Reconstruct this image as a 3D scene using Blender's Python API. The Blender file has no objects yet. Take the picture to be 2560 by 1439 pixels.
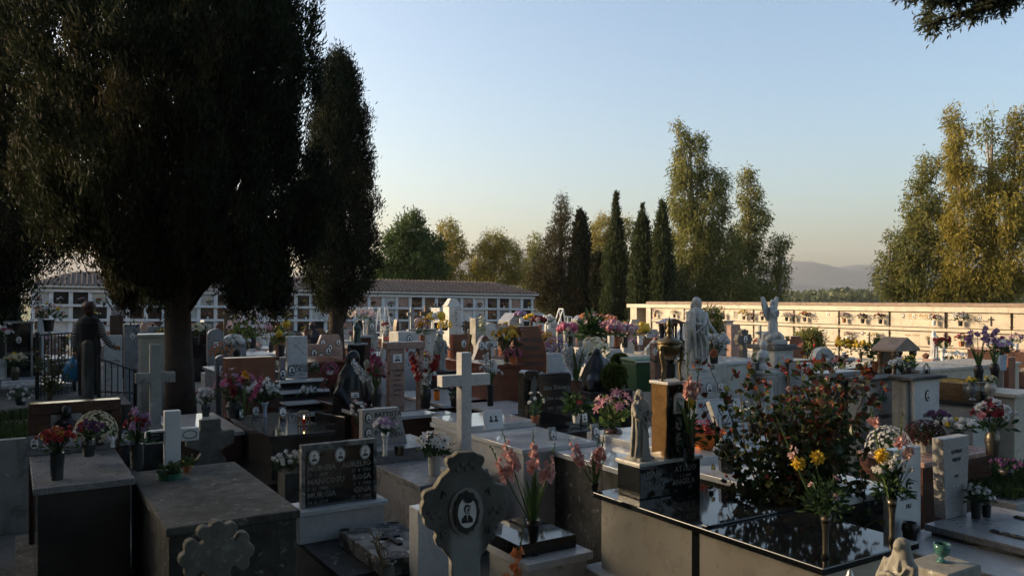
import bpy, bmesh, math, random
import numpy as np
from mathutils import Vector, Matrix, noise as mnoise
R = math.radians
rnd = random.Random(11)
nrs = np.random.RandomState(5)
F, HY, CZ = 2000.0, 745.0, 2.5          # focal length in photo pixels, horizon row, eye height
TH = R(32)                               # the graves stand on one grid, turned 32 degrees
CW, SW = math.cos(TH), math.sin(TH)
Wd = Vector((CW, SW, 0)); Ld = Vector((SW, -CW, 0))
SC = bpy.context.scene
COL = SC.collection

def at(px, d): return ((px-1280)/F*d, d)
def zat(py, d): return CZ-(py-HY)/F*d
def onz(px, py, z):
    d = (CZ-z)*F/(py-HY); return ((px-1280)/F*d, d)
def wl(pw, px, d): return pw*d/F/(CW-SW*(px-1280)/F)     # metres along a front face for a pixel width
def grid(p, a, b): return (p[0]+CW*a+SW*b, p[1]+SW*a-CW*b)  # a along the front, b towards the viewer

# ------------------------------------------------------------------ objects
LABELS = {}
def thing(name, label, cat, loc, rz=TH, group=None):
    o = bpy.data.objects.new(name, None); COL.objects.link(o)
    o.empty_display_size = .1
    o.location = (loc[0], loc[1], loc[2] if len(loc) > 2 else 0); o.rotation_euler = (0, 0, rz)
    tag(o, label, cat, group); return o
def tag(o, label=None, cat=None, group=None, kind=None):
    if label:
        o['label'] = label; LABELS.setdefault(label, []).append(o)
    if cat: o['category'] = cat
    if group: o['group'] = group
    if kind: o['kind'] = kind
    return o
def link(name, me, mat, parent=None, bev=0, smooth=False):
    o = bpy.data.objects.new(name, me); COL.objects.link(o)
    mats = mat if isinstance(mat, (list, tuple)) else [mat]
    me.materials.clear()
    for m in mats: me.materials.append(m)
    if parent: o.parent = parent
    if smooth: me.polygons.foreach_set('use_smooth', [True]*len(me.polygons))
    if bev:
        b = o.modifiers.new('bevel', 'BEVEL'); b.width = bev; b.segments = 2; b.limit_method = 'ANGLE'; b.angle_limit = R(40)
    return o

class MB:
    def __init__(s): s.v = []; s.f = []; s.m = []; s.mi = 0
    def add(s, vs, fs):
        n = len(s.v); s.v += [tuple(v) for v in vs]
        s.f += [tuple(i+n for i in f) for f in fs]; s.m += [s.mi]*len(fs); return s
    def box(s, x0, x1, y0, y1, z0, z1):
        return s.add([(x0,y0,z0),(x1,y0,z0),(x1,y1,z0),(x0,y1,z0),(x0,y0,z1),(x1,y0,z1),(x1,y1,z1),(x0,y1,z1)],
              [(0,3,2,1),(4,5,6,7),(0,1,5,4),(1,2,6,5),(2,3,7,6),(3,0,4,7)])
    def prism(s, pts, y0, y1):                 # outline in xz, extruded along y
        n = len(pts)
        a = sum(pts[i][0]*pts[(i+1)%n][1]-pts[(i+1)%n][0]*pts[i][1] for i in range(n))
        if a < 0: pts = pts[::-1]
        vs = [(p[0], y0, p[1]) for p in pts]+[(p[0], y1, p[1]) for p in pts]
        fs = [tuple(range(n)), tuple(range(2*n-1, n-1, -1))]
        fs += [((i+1)%n, i, i+n, (i+1)%n+n) for i in range(n)]
        return s.add(vs, fs)
    def frustum(s, x, y, z0, z1, a0, b0, a1, b1):  # half sizes below and above
        return s.add([(x-a0,y-b0,z0),(x+a0,y-b0,z0),(x+a0,y+b0,z0),(x-a0,y+b0,z0),(x-a1,y-b1,z1),(x+a1,y-b1,z1),(x+a1,y+b1,z1),(x-a1,y+b1,z1)],
              [(0,3,2,1),(4,5,6,7),(0,1,5,4),(1,2,6,5),(2,3,7,6),(3,0,4,7)])
    def lathe(s, prof, x=0, y=0, z=0, n=16, sx=1, sy=1, fold=0, nf=7, seed=0):
        vs = []; fs = []; k = len(prof)
        for j, (r, h) in enumerate(prof):
            for i in range(n):
                a = 2*math.pi*i/n
                q = r*(1+fold*(math.sin(nf*a+seed+.6*math.sin(j*1.3))+.5*math.sin((nf*2-3)*a+seed*2))) if fold else r
                vs.append((x+q*sx*math.cos(a), y+q*sy*math.sin(a), z+h))
        for j in range(k-1):
            for i in range(n):
                i2 = (i+1) % n
                fs.append((j*n+i, j*n+i2, (j+1)*n+i2, (j+1)*n+i))
        fs.append(tuple(range(n-1, -1, -1))); fs.append(tuple((k-1)*n+i for i in range(n)))
        return s.add(vs, fs)
    def tube(s, pts, rad, n=6, cap=True):
        pts = [Vector(p) for p in pts]; k = len(pts); vs = []; fs = []
        if not isinstance(rad, (list, tuple)): rad = [rad]*k
        for j, p in enumerate(pts):
            t = (pts[min(j+1, k-1)]-pts[max(j-1, 0)])
            t = t.normalized() if t.length > 1e-9 else Vector((0,0,1))
            u = t.cross(Vector((0,0,1)) if abs(t.z) < .9 else Vector((1,0,0))).normalized(); w = t.cross(u)
            for i in range(n):
                a = 2*math.pi*i/n
                vs.append(p+(u*math.cos(a)+w*math.sin(a))*rad[j])
        for j in range(k-1):
            for i in range(n):
                i2 = (i+1) % n; fs.append((j*n+i2, j*n+i, (j+1)*n+i, (j+1)*n+i2))
        if cap: fs.append(tuple(range(n))); fs.append(tuple((k-1)*n+i for i in range(n-1, -1, -1)))
        return s.add(vs, fs)
    def ball(s, c, r, n=10, m=6):
        rx, ry, rz = r if isinstance(r, (tuple, list)) else (r, r, r)
        vs = [(c[0], c[1], c[2]-rz)]; fs = []
        for j in range(1, m):
            b = -math.pi/2+math.pi*j/m
            for i in range(n):
                a = 2*math.pi*i/n
                vs.append((c[0]+rx*math.cos(b)*math.cos(a), c[1]+ry*math.cos(b)*math.sin(a), c[2]+rz*math.sin(b)))
        vs.append((c[0], c[1], c[2]+rz)); t = len(vs)-1
        for i in range(n):
            i2 = (i+1) % n; fs.append((0, 1+i2, 1+i)); fs.append((t, 1+(m-2)*n+i, 1+(m-2)*n+i2))
            for j in range(m-2): fs.append((1+j*n+i, 1+j*n+i2, 1+(j+1)*n+i2, 1+(j+1)*n+i))
        return s.add(vs, fs)
    def disc(s, x, y, z, rx, rz, n=20, sc=0, ns=0):      # upright ellipse facing -y
        vs = [(x, y, z)]+[(x+rx*(1+(sc*math.cos(ns*2*math.pi*i/n) if sc else 0))*math.cos(2*math.pi*i/n), y,
               z+rz*(1+(sc*math.cos(ns*2*math.pi*i/n) if sc else 0))*math.sin(2*math.pi*i/n)) for i in range(n)]
        return s.add(vs, [(0, 1+i, 1+(i+1) % n) for i in range(n)])
    def leaf(s, p, d, l, w, up=None):                    # one pointed leaf or petal, a bent diamond
        p = Vector(p); d = Vector(d).normalized()
        u = d.cross(Vector(up) if up else Vector((rnd.uniform(-1,1), rnd.uniform(-1,1), rnd.uniform(-1,1)))) 
        u = u.normalized() if u.length > 1e-6 else Vector((1,0,0)); nn = u.cross(d)
        a = p+d*l*.55+nn*l*.08
        return s.add([p, a+u*w*.5, p+d*l, a-u*w*.5], [(0,1,2,3)])
    def build(s, name, mat, parent=None, bev=0, smooth=False):
        me = bpy.data.meshes.new(name); me.from_pydata(s.v, [], s.f)
        if any(s.m): me.polygons.foreach_set('material_index', s.m)
        me.update(); return link(name, me, mat, parent, bev, smooth)

def arrays(name, V, Q, mat, parent=None, smooth=False, col=None):
    me = bpy.data.meshes.new(name); n = len(Q); k = Q.shape[1]
    me.vertices.add(len(V)); me.vertices.foreach_set('co', V.astype('f4').ravel())
    me.loops.add(n*k); me.loops.foreach_set('vertex_index', Q.astype('i4').ravel())
    me.polygons.add(n); me.polygons.foreach_set('loop_start', np.arange(0, n*k, k, dtype='i4'))
    if col is not None:
        at_ = me.attributes.new('tint', 'FLOAT', 'POINT'); at_.data.foreach_set('value', col.astype('f4'))
    me.update(calc_edges=True); me.validate()
    return link(name, me, mat, parent, smooth=smooth)
def cards(P, D, ln, wd):
    D = D/np.maximum(np.linalg.norm(D, axis=1, keepdims=True), 1e-6)
    U = np.cross(D, nrs.normal(size=D.shape)); U /= np.maximum(np.linalg.norm(U, axis=1, keepdims=True), 1e-6)
    N = np.cross(U, D); ln = np.broadcast_to(ln, len(P)).reshape(-1, 1); wd = np.broadcast_to(wd, len(P)).reshape(-1, 1)
    mid = P+D*ln*.5+N*ln*.07
    V = np.stack([P, mid+U*wd*.5, P+D*ln, mid-U*wd*.5], 1).reshape(-1, 3)
    return V, np.arange(len(V)).reshape(-1, 4)

# ------------------------------------------------------------------ materials
MATS = {}
def nm(name):
    m = bpy.data.materials.new(name); m.use_nodes = True; t = m.node_tree
    return m, t, t.nodes['Principled BSDF']
def N(t, ty, **kw):
    n = t.nodes.new(ty)
    for k, v in kw.items():
        if k in n.inputs.keys(): n.inputs[k].default_value = v
        else: setattr(n, k, v)
    return n
def coords(t, sc=1):
    tc = N(t, 'ShaderNodeTexCoord'); oi = N(t, 'ShaderNodeObjectInfo')
    mp = N(t, 'ShaderNodeMapping'); mp.inputs['Scale'].default_value = (sc,)*3
    ml = N(t, 'ShaderNodeMath', operation='MULTIPLY'); ml.inputs[1].default_value = 37.0
    t.links.new(oi.outputs['Random'], ml.inputs[0]); cb = N(t, 'ShaderNodeCombineXYZ')
    for i in range(3): t.links.new(ml.outputs[0], cb.inputs[i])
    t.links.new(tc.outputs['Object'], mp.inputs['Vector']); t.links.new(cb.outputs[0], mp.inputs['Location'])
    return mp.outputs['Vector']
def noise_(t, vec, sc, det=4, rough=.6, dist=0):
    n = N(t, 'ShaderNodeTexNoise'); n.inputs['Scale'].default_value = sc; n.inputs['Detail'].default_value = det
    n.inputs['Roughness'].default_value = rough; n.inputs['Distortion'].default_value = dist
    t.links.new(vec, n.inputs['Vector']); return n.outputs['Fac']
def ramp(t, fac, a, b, c0=(0,0,0,1), c1=(1,1,1,1)):
    r = N(t, 'ShaderNodeValToRGB'); e = r.color_ramp.elements
    e[0].position = a; e[1].position = b; e[0].color = c0; e[1].color = c1
    t.links.new(fac, r.inputs[0]); return r.outputs['Color']
def mix(t, fac, a, b):
    n = N(t, 'ShaderNodeMix', data_type='RGBA')
    if isinstance(fac, float): n.inputs['Factor'].default_value = fac
    else: t.links.new(fac, n.inputs['Factor'])
    for s, v in ((6, a), (7, b)):
        if isinstance(v, tuple): n.inputs[s].default_value = (*v[:3], 1)
        else: t.links.new(v, n.inputs[s])
    return n.outputs[2]
def stone(name, c1, c2, sc=6, rough=.6, speck=None, vein=None, stain=None, bump=.05, spec=.5, streak=None):
    m, t, b = nm(name); v = coords(t)
    col = mix(t, ramp(t, noise_(t, v, sc), .3, .7), c1, c2)
    if vein: col = mix(t, ramp(t, noise_(t, v, 3.2, 5, .6, 2.2), .485, .5, (0,0,0,1), (.75,.75,.75,1)), col, vein) if False else col
    if vein:
        w = noise_(t, v, 2.6, 5, .6, 1.6); ab = N(t, 'ShaderNodeMath', operation='SUBTRACT'); ab.inputs[1].default_value = .5
        t.links.new(w, ab.inputs[0]); a2 = N(t, 'ShaderNodeMath', operation='ABSOLUTE'); t.links.new(ab.outputs[0], a2.inputs[0])
        col = mix(t, ramp(t, a2.outputs[0], .0, .035, (.6,.6,.6,1), (0,0,0,1)), col, vein)
    if speck:
        for (c, s_, lo, hi) in speck: col = mix(t, ramp(t, noise_(t, v, s_, 2, .7), lo, hi), col, c)
    if stain:
        for (c, s_, lo, hi) in stain: col = mix(t, ramp(t, noise_(t, v, s_, 6, .65, .5), lo, hi), col, c)
    if streak:
        mp = N(t, 'ShaderNodeMapping'); mp.inputs['Scale'].default_value = (9, 9, .8); t.links.new(v, mp.inputs['Vector'])
        col = mix(t, ramp(t, noise_(t, mp.outputs[0], 1.0, 5, .6), streak[1], streak[2]), col, streak[0])
    t.links.new(col, b.inputs['Base Color'])
    b.inputs['Specular IOR Level'].default_value = spec
    rr = ramp(t, noise_(t, v, 9, 3), .3, .7, (rough*.75,)*3+(1,), (min(1, rough*1.3),)*3+(1,)); t.links.new(rr, b.inputs['Roughness'])
    if bump:
        bp = N(t, 'ShaderNodeBump'); bp.inputs['Strength'].default_value = bump; bp.inputs['Distance'].default_value = .02
        t.links.new(noise_(t, v, 26, 6, .7), bp.inputs['Height']); t.links.new(bp.outputs[0], b.inputs['Normal'])
    MATS[name] = m; return m
def plain(name, c, rough=.5, metal=0, var=.25, sc=14, emit=None, trans=0, alpha=1, spec=.4):
    m, t, b = nm(name); v = coords(t)
    c2 = tuple(x*(1-var) for x in c)
    t.links.new(mix(t, ramp(t, noise_(t, v, sc, 3), .3, .7), c, c2), b.inputs['Base Color'])
    b.inputs['Roughness'].default_value = rough; b.inputs['Metallic'].default_value = metal
    b.inputs['Specular IOR Level'].default_value = spec
    if trans: b.inputs['Transmission Weight'].default_value = trans
    if emit: b.inputs['Emission Color'].default_value = (*emit[0], 1); b.inputs['Emission Strength'].default_value = emit[1]
    MATS[name] = m; return m
def leafmat(name, c1, c2, tr=.35, sc=1.2, rough=.55, tint=False, c3=None):
    m, t, b = nm(name); v = coords(t)
    if tint:
        a = N(t, 'ShaderNodeAttribute'); a.attribute_name = 'tint'; fac = a.outputs['Fac']
        col = mix(t, fac, c1, c2)
        if c3: col = mix(t, ramp(t, noise_(t, v, .35, 3), .5, .7), col, c3)
    else:
        col = mix(t, ramp(t, noise_(t, v, sc, 4), .3, .7), c1, c2)
        if c3: col = mix(t, ramp(t, noise_(t, v, sc*2.3, 3), .5, .62), col, c3)
    t.links.new(col, b.inputs['Base Color']); b.inputs['Roughness'].default_value = rough; b.inputs['Specular IOR Level'].default_value = .25
    tl = N(t, 'ShaderNodeBsdfTranslucent'); t.links.new(col, tl.inputs['Color'])
    ms = N(t, 'ShaderNodeMixShader'); ms.inputs[0].default_value = tr
    t.links.new(b.outputs[0], ms.inputs[1]); t.links.new(tl.outputs[0], ms.inputs[2])
    t.links.new(ms.outputs[0], t.nodes['Material Output'].inputs['Surface']); MATS[name] = m; return m

M = MATS
stone('white_marble', (.5,.495,.475), (.4,.395,.385), 4, .16, vein=(.34,.34,.35), stain=[((.4,.39,.35), 2.2, .6, .8)], bump=.01)
stone('polished_marble', (.5,.495,.475), (.42,.415,.405), 4, .045, vein=(.34,.34,.35), bump=0, spec=.65)
stone('old_marble', (.45,.435,.4), (.35,.34,.31), 5, .5, vein=(.3,.3,.3), stain=[((.16,.155,.13), 5, .56, .72), ((.3,.28,.22), 2, .5, .75)], bump=.08, streak=((.24,.23,.2), .55, .75))
stone('cream_marble', (.4,.36,.29), (.31,.28,.225), 3, .3, vein=(.36,.31,.24), stain=[((.36,.3,.22), 3, .6, .8)], bump=.02)
stone('grey_granite', (.19,.19,.197), (.135,.135,.14), 5, .3, speck=[((.07,.07,.07), 140, .56, .64), ((.5,.5,.49), 110, .6, .68)], stain=[((.08,.08,.08), 1.8, .52, .7)], bump=.03)
stone('pale_granite', (.28,.275,.265), (.21,.207,.2), 5, .35, speck=[((.12,.12,.12), 130, .58, .66), ((.6,.6,.58), 100, .6, .7)], bump=.01)
stone('dark_granite', (.035,.032,.03), (.02,.019,.018), 5, .07, speck=[((.1,.09,.08), 150, .62, .7)], bump=0)
stone('black_stone', (.012,.013,.014), (.008,.009,.009), 5, .05, speck=[((.05,.055,.06), 170, .68, .76)], bump=0)
stone('brown_granite', (.085,.042,.03), (.05,.026,.02), 7, .12, speck=[((.02,.015,.013), 130, .56, .64), ((.2,.12,.09), 110, .62, .7)], bump=.01)
stone('red_granite', (.2,.07,.038), (.13,.045,.026), 7, .16, speck=[((.04,.02,.015), 130, .56, .64), ((.32,.16,.1), 110, .62, .7)], bump=.01)
stone('pink_granite', (.33,.2,.155), (.25,.15,.12), 7, .25, speck=[((.09,.06,.05), 120, .56, .64), ((.5,.4,.34), 110, .62, .7)], bump=.01)
stone('gold_granite', (.15,.09,.04), (.085,.05,.022), 14, .12, speck=[((.02,.014,.01), 130, .54, .64), ((.45,.34,.2), 90, .7, .75)], bump=.01)
stone('concrete', (.075,.073,.064), (.05,.049,.043), 3, .85, speck=[((.09,.085,.07), 40, .55, .7)], stain=[((.022,.021,.017), 1.7, .46, .6), ((.2,.195,.17), 14, .6, .66)], bump=.4, streak=((.03,.028,.022), .5, .64))
stone('pale_cement', (.27,.26,.235), (.19,.185,.16), 4, .85, stain=[((.09,.085,.07), 4, .54, .7), ((.46,.45,.4), 15, .64, .7)], bump=.25, streak=((.14,.13,.11), .55, .72))
stone('dark_cement', (.115,.112,.098), (.075,.072,.062), 4, .9, stain=[((.035,.034,.028), 3, .5, .66), ((.3,.3,.27), 12, .66, .7)], bump=.3)
stone('lichen_cross', (.13,.125,.105), (.09,.087,.075), 9, .9, stain=[((.24,.235,.2), 14, .56, .68)], bump=.3)
stone('lichen_slab', (.2,.2,.19), (.1,.1,.095), 6, .8, stain=[((.025,.025,.024), 6, .46, .58), ((.5,.49,.46), 11, .6, .64)], bump=.15)
stone('dark_lichen', (.022,.022,.02), (.014,.014,.013), 6, .5, stain=[((.28,.28,.26), 6, .6, .66)], bump=.08)
stone('plaster', (.58,.58,.58), (.5,.5,.49), 2, .8, stain=[((.36,.35,.33), 1.5, .58, .8)], bump=.03, streak=((.4,.39,.37), .6, .8))
stone('travertine', (.47,.4,.305), (.39,.33,.25), 1.6, .45, stain=[((.32,.26,.19), 2.2, .5, .75), ((.28,.22,.15), 7, .6, .75)], speck=[((.4,.34,.26), 20, .55, .7)], streak=((.3,.24,.17), .55, .75), bump=.02)
stone('roof_tile', (.13,.09,.068), (.085,.06,.048), 9, .85, stain=[((.18,.14,.1), 4, .55, .7), ((.05,.04,.035), 6, .56, .7)], bump=.3)
stone('gutter', (.24,.17,.12), (.17,.12,.085), 6, .7, stain=[((.1,.07,.05), 4, .55, .7)], bump=.1)
m = stone('worn_cement', (.115,.112,.098), (.075,.072,.062), 4, .9, stain=[((.035,.034,.028), 3, .5, .66), ((.3,.3,.27), 12, .66, .7)], bump=.3)
t = m.node_tree; b = t.nodes['Principled BSDF']; old = b.inputs['Base Color'].links[0].from_socket; tc = N(t, 'ShaderNodeTexCoord'); sx = N(t, 'ShaderNodeSeparateXYZ'); t.links.new(tc.outputs['Object'], sx.inputs[0])
ab = N(t, 'ShaderNodeMath', operation='ABSOLUTE'); t.links.new(sx.outputs['X'], ab.inputs[0]); ad_ = N(t, 'ShaderNodeMath', operation='MULTIPLY_ADD'); t.links.new(noise_(t, tc.outputs['Object'], 14, 4), ad_.inputs[0]); ad_.inputs[1].default_value = .05; t.links.new(ab.outputs[0], ad_.inputs[2])
sd_ = N(t, 'ShaderNodeMath', operation='MULTIPLY'); t.links.new(ramp(t, ad_.outputs[0], .075, .1, (1,1,1,1), (0,0,0,1)), sd_.inputs[0]); t.links.new(ramp(t, sx.outputs['Z'], 1.5 if False else .0, 1.0), sd_.inputs[1])
mz = N(t, 'ShaderNodeMapRange'); mz.inputs[1].default_value = 1.78; mz.inputs[2].default_value = 1.5; t.links.new(sx.outputs['Z'], mz.inputs[0]); t.links.new(mz.outputs[0], sd_.inputs[1])
t.links.new(mix(t, sd_.outputs[0], old, (.22,.225,.21)), b.inputs['Base Color'])
stone('gravel', (.1,.092,.078), (.06,.055,.046), 3, .95, speck=[((.2,.19,.17), 45, .58, .66), ((.03,.028,.022), 38, .56, .66)], bump=.4)
plain('bronze', (.14,.105,.055), .42, .6); plain('green_bronze', (.05,.075,.06), .5, .5); plain('dark_bronze', (.016,.015,.015), .34, .4)
plain('pewter', (.13,.115,.09), .35, .75); plain('iron', (.018,.019,.018), .6, .3); plain('steel', (.5,.5,.48), .35, .6)
plain('white_paint', (.7,.7,.68), .5); plain('grey_paint', (.33,.33,.33), .5)
plain('wood', (.12,.07,.035), .7, var=.45, sc=6); plain('dark_wood', (.06,.035,.02), .7, var=.4, sc=6)
plain('terracotta', (.3,.11,.05), .8); plain('orange_plastic', (.55,.14,.03), .5); plain('green_plastic', (.03,.11,.07), .5); plain('teal_glass', (.1,.28,.26), .1, trans=.6)
plain('bin_green', (.03,.09,.03), .5); plain('glass', (.5,.55,.52), .04, trans=.9); plain('dark_glass', (.03,.035,.035), .08); plain('white_ceramic', (.7,.7,.69), .15)
plain('blue_vase', (.35,.42,.5), .2); plain('orange_foil', (.75,.2,.03), .25); plain('red_wax', (.4,.015,.01), .4); plain('flame', (1,.75,.35), .5, emit=((1,.6,.22), 6.0)); plain('dark_pot', (.02,.02,.02), .4)
plain('photo_pale', (.72,.71,.68), .2); plain('photo_dark', (.03,.03,.03), .25); plain('photo_face', (.45,.43,.4), .25); plain('photo_grey', (.15,.15,.145), .25)
plain('letter_dark', (.03,.03,.03), .5); plain('letter_metal', (.17,.165,.145), .45, .2); plain('letter_gold', (.2,.13,.05), .4, .5)
plain('oval_frame', (.34,.34,.32), .4, .4); plain('dark_frame', (.05,.05,.045), .4, .5)
plain('skin', (.42,.23,.15), .55); plain('hair', (.075,.032,.016), .5, sc=60, var=.5); plain('vest', (.012,.011,.011), .8); plain('trousers', (.01,.01,.013), .85); plain('shoe', (.01,.01,.01), .5); plain('jacket', (.02,.018,.025), .8); plain('blue_bag', (.015,.22,.42), .35, trans=.15)
plain('bark', (.045,.031,.022), .95, var=.55, sc=9); plain('pale_bark', (.3,.25,.2), .9, var=.4, sc=5); plain('twig', (.09,.06,.035), .9); plain('dry_stem', (.2,.14,.07), .9)
plain('rust_metal', (.1,.06,.035), .6, .4); plain('painted_panel', (.36,.36,.22), .6, var=.5, sc=3)
for nme, c_ in dict(white=(.72,.71,.68), yellow=(.75,.5,.03), gold=(.62,.3,.015), orange=(.58,.17,.035), red=(.4,.018,.018), crimson=(.22,.008,.02), darkred=(.06,.006,.008),
        pink=(.56,.2,.26), hot=(.5,.07,.18), salmon=(.7,.35,.32), purple=(.14,.045,.16), lilac=(.4,.22,.42), cream=(.62,.58,.38), palepink=(.66,.42,.4)).items():
    g_ = .3*c_[0]+.55*c_[1]+.15*c_[2]; q_ = .04 if nme in ('yellow', 'gold') else .2; c = tuple((1-q_)*x+q_*g_ for x in c_)
    leafmat('petal_'+nme, c, tuple(x*.72 for x in c), .3, 9)
leafmat('foliage', (.045,.085,.03), (.02,.045,.016), .35, 5); leafmat('light_foliage', (.12,.17,.04), (.06,.1,.025), .4, 5)
leafmat('stem', (.08,.13,.04), (.05,.09,.03), .3, 5); leafmat('hedge_leaf', (.1,.13,.025), (.035,.055,.015), .3, 3)
leafmat('rose_leaf', (.055,.08,.024), (.026,.046,.016), .3, 2.4, .4, c3=(.085,.06,.02))
leafmat('red_leaf', (.2,.045,.02), (.11,.025,.015), .3, 4)
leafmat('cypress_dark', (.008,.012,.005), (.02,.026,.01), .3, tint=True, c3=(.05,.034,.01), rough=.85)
leafmat('bough_leaf', (.06,.075,.045), (.12,.135,.085), .5, tint=True, rough=.7)
leafmat('cypress_brown', (.03,.032,.012), (.075,.06,.025), .3, tint=True, rough=.8)
leafmat('cypress_green', (.022,.036,.013), (.06,.072,.024), .3, tint=True, rough=.8)
leafmat('eucalypt', (.1,.12,.032), (.25,.235,.07), .5, tint=True)
leafmat('eucalypt_gold', (.16,.15,.03), (.36,.29,.06), .5, tint=True)
leafmat('pine_leaf', (.03,.06,.016), (.08,.125,.03), .35, tint=True)
leafmat('grass_leaf', (.045,.075,.02), (.03,.05,.015), .3, 3)
leafmat('far_leaf', (.05,.065,.03), (.09,.1,.045), .3, tint=True)
m, t, b = nm('stripes'); a = N(t, 'ShaderNodeAttribute'); a.attribute_name = 'along'
w_ = N(t, 'ShaderNodeMath', operation='PINGPONG'); w_.inputs[1].default_value = .5; t.links.new(a.outputs['Fac'], w_.inputs[0])
t.links.new(ramp(t, w_.outputs[0], .24, .26, (.012,.012,.014,1), (.36,.35,.33,1)), b.inputs['Base Color']); b.inputs['Roughness'].default_value = .85; MATS['stripes'] = m
# ------------------------------------------------------------------ camera, sky, sun
cam = bpy.data.cameras.new('camera'); co = bpy.data.objects.new('camera', cam); COL.objects.link(co); SC.camera = co
cam.sensor_width = 36; cam.lens = F/2560*36; cam.shift_y = (HY-719.5)/2560; cam.clip_end = 12000; cam.clip_start = .05
co.location = (0, 0, CZ); co.rotation_euler = (R(90), 0, 0)
SUN_EL, SUN_AZ = R(13), R(76)            # low evening sun, 76 degrees left of the view
wd = bpy.data.worlds.new('World'); SC.world = wd; wd.use_nodes = True; t = wd.node_tree
sky = t.nodes.new('ShaderNodeTexSky'); sky.sky_type = 'NISHITA'; sky.sun_disc = False
sky.sun_elevation = SUN_EL; sky.sun_rotation = -SUN_AZ; sky.air_density = 1.0; sky.dust_density = 4.2; sky.ozone_density = 1.6
t.links.new(sky.outputs[0], t.nodes['Background'].inputs[0]); t.nodes['Background'].inputs[1].default_value = .15
sl = bpy.data.lights.new('sun', 'SUN'); sl.energy = 2.6; sl.angle = R(.6); sl.color = (1, .74, .45)
so = bpy.data.objects.new('sun', sl); COL.objects.link(so)
sd = Vector((-math.sin(SUN_AZ)*math.cos(SUN_EL), math.cos(SUN_AZ)*math.cos(SUN_EL), math.sin(SUN_EL)))
so.rotation_euler = (-sd).to_track_quat('-Z', 'Y').to_euler(); so.location = (-30, 20, 30)
SC.view_settings.view_transform = 'Standard'; SC.view_settings.look = 'None'; SC.view_settings.exposure = 1.2; SC.view_settings.gamma = 1
SC.cycles.max_bounces = 6; SC.cycles.transparent_max_bounces = 6; SC.cycles.volume_bounces = 0

# ------------------------------------------------------------------ ground, far land
g = MB(); xs = [-4300, -900, -200, -60, -30, 30, 60, 200, 900, 4300]; ys = [-300, -40, 0, 25, 50, 75, 200, 900, 4500]
for j in range(len(ys)-1):
    for i in range(len(xs)-1):
        g.add([(xs[i], ys[j], 0), (xs[i+1], ys[j], 0), (xs[i+1], ys[j+1], 0), (xs[i], ys[j+1], 0)], [(0, 1, 2, 3)])
m, t, b = nm('ground_mix'); tc = N(t, 'ShaderNodeTexCoord'); v = tc.outputs['Object']
gr = mix(t, ramp(t, noise_(t, v, .9, 5), .35, .7), (.12,.108,.09), (.06,.056,.046)); gr = mix(t, ramp(t, noise_(t, v, 28, 3, .7), .55, .68), gr, (.2,.19,.17))
fl = mix(t, ramp(t, noise_(t, v, .012, 4), .4, .6), (.07,.1,.03), (.16,.14,.06))
sx = N(t, 'ShaderNodeSeparateXYZ'); t.links.new(v, sx.inputs[0])
t.links.new(mix(t, ramp(t, sx.outputs['Y'], .0, 1.0) if False else ramp(t, noise_(t, v, .02, 1), 2, 3), gr, gr), b.inputs['Base Color'])
mr = N(t, 'ShaderNodeMapRange'); mr.inputs[1].default_value = 60; mr.inputs[2].default_value = 75; t.links.new(sx.outputs['Y'], mr.inputs[0])
t.links.new(mix(t, mr.outputs[0], gr, fl), b.inputs['Base Color']); b.inputs['Roughness'].default_value = .95
tag(g.build('ground', m), kind='structure')
def ridge(name, d, pts, depth, mat, seed):
    xs = [at(p[0], d)[0] for p in pts]; hs = [max(2, zat(p[1], d)) for p in pts]
    V = []; Fq = []; nx = 260; ny = 14
    for j in range(ny+1):
        tt = j/ny; e = math.sin(tt*math.pi)**.8
        for i in range(nx+1):
            x = xs[0]+(xs[-1]-xs[0])*i/nx; h = np.interp(x, xs, hs)
            q = mnoise.fractal(Vector((x*.004+seed, tt*3+seed, seed)), 1, 2, 5)
            V.append((x+q*15, d+(tt-.5)*depth, h*(e*(1+(q*.16 if abs(tt-.5) > .1 else q*.05)))-1))
    for j in range(ny):
        for i in range(nx): a = j*(nx+1)+i; Fq.append((a, a+1, a+nx+2, a+nx+1))
    mb = MB(); mb.v = V; mb.f = Fq; mb.m = [0]*len(Fq)
    return tag(mb.build(name, mat, smooth=True), kind='structure')
stone('hillside', (.03,.043,.045), (.045,.058,.06), .02, .95, bump=0)
ridge('hills', 4000, [(-900,690),(-300,668),(60,648),(180,630),(330,650),(700,680),(1000,672),(1200,650),(1300,624),(1340,622),(1420,650),(1700,655),(1900,662),(1985,652),(2030,652),(2090,668),(2140,661),(2180,664),(2260,672),(2500,655),(3000,640),(3600,690)], 900, MATS['hillside'], 3)
ridge('hills', 3000, [(-900,720),(0,722),(700,716),(1300,705),(1700,690),(1950,704),(2060,710),(2170,720),(2300,712),(2700,700),(3300,722)], 900, MATS['hillside'], 9)
V = []; 
def strip(n, x0, x1, y0, y1, h0, h1, ln):
    P = np.stack([nrs.uniform(x0, x1, n), nrs.uniform(y0, y1, n), np.zeros(n)], 1)
    hh = h0+(h1-h0)*np.array([.5+.5*mnoise.noise(Vector((p[0]*.05, p[1]*.02, 1.3))) for p in P])
    P[:, 2] = hh*nrs.uniform(0, 1, n)**.7
    return cards(P, nrs.normal(size=(n, 3))*[.6,.6,.5]+[0,0,.7], ln, ln*.8)
Va, Qa = strip(9000, 60, 420, 300, 420, 2.5, 5, 2.2); Vb, Qb = strip(12000, 130, 900, 560, 760, 3, 9, 4.5)
V = np.concatenate([Va, Vb]); Q = np.concatenate([Qa, Qb+len(Va)])
tag(arrays('far_wood', V, Q, M['far_leaf'], col=np.repeat(nrs.uniform(0, 1, len(Q)), 4)), 'low far belt of trees on the plain beyond the right wall', 'wood', kind='stuff')

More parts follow.
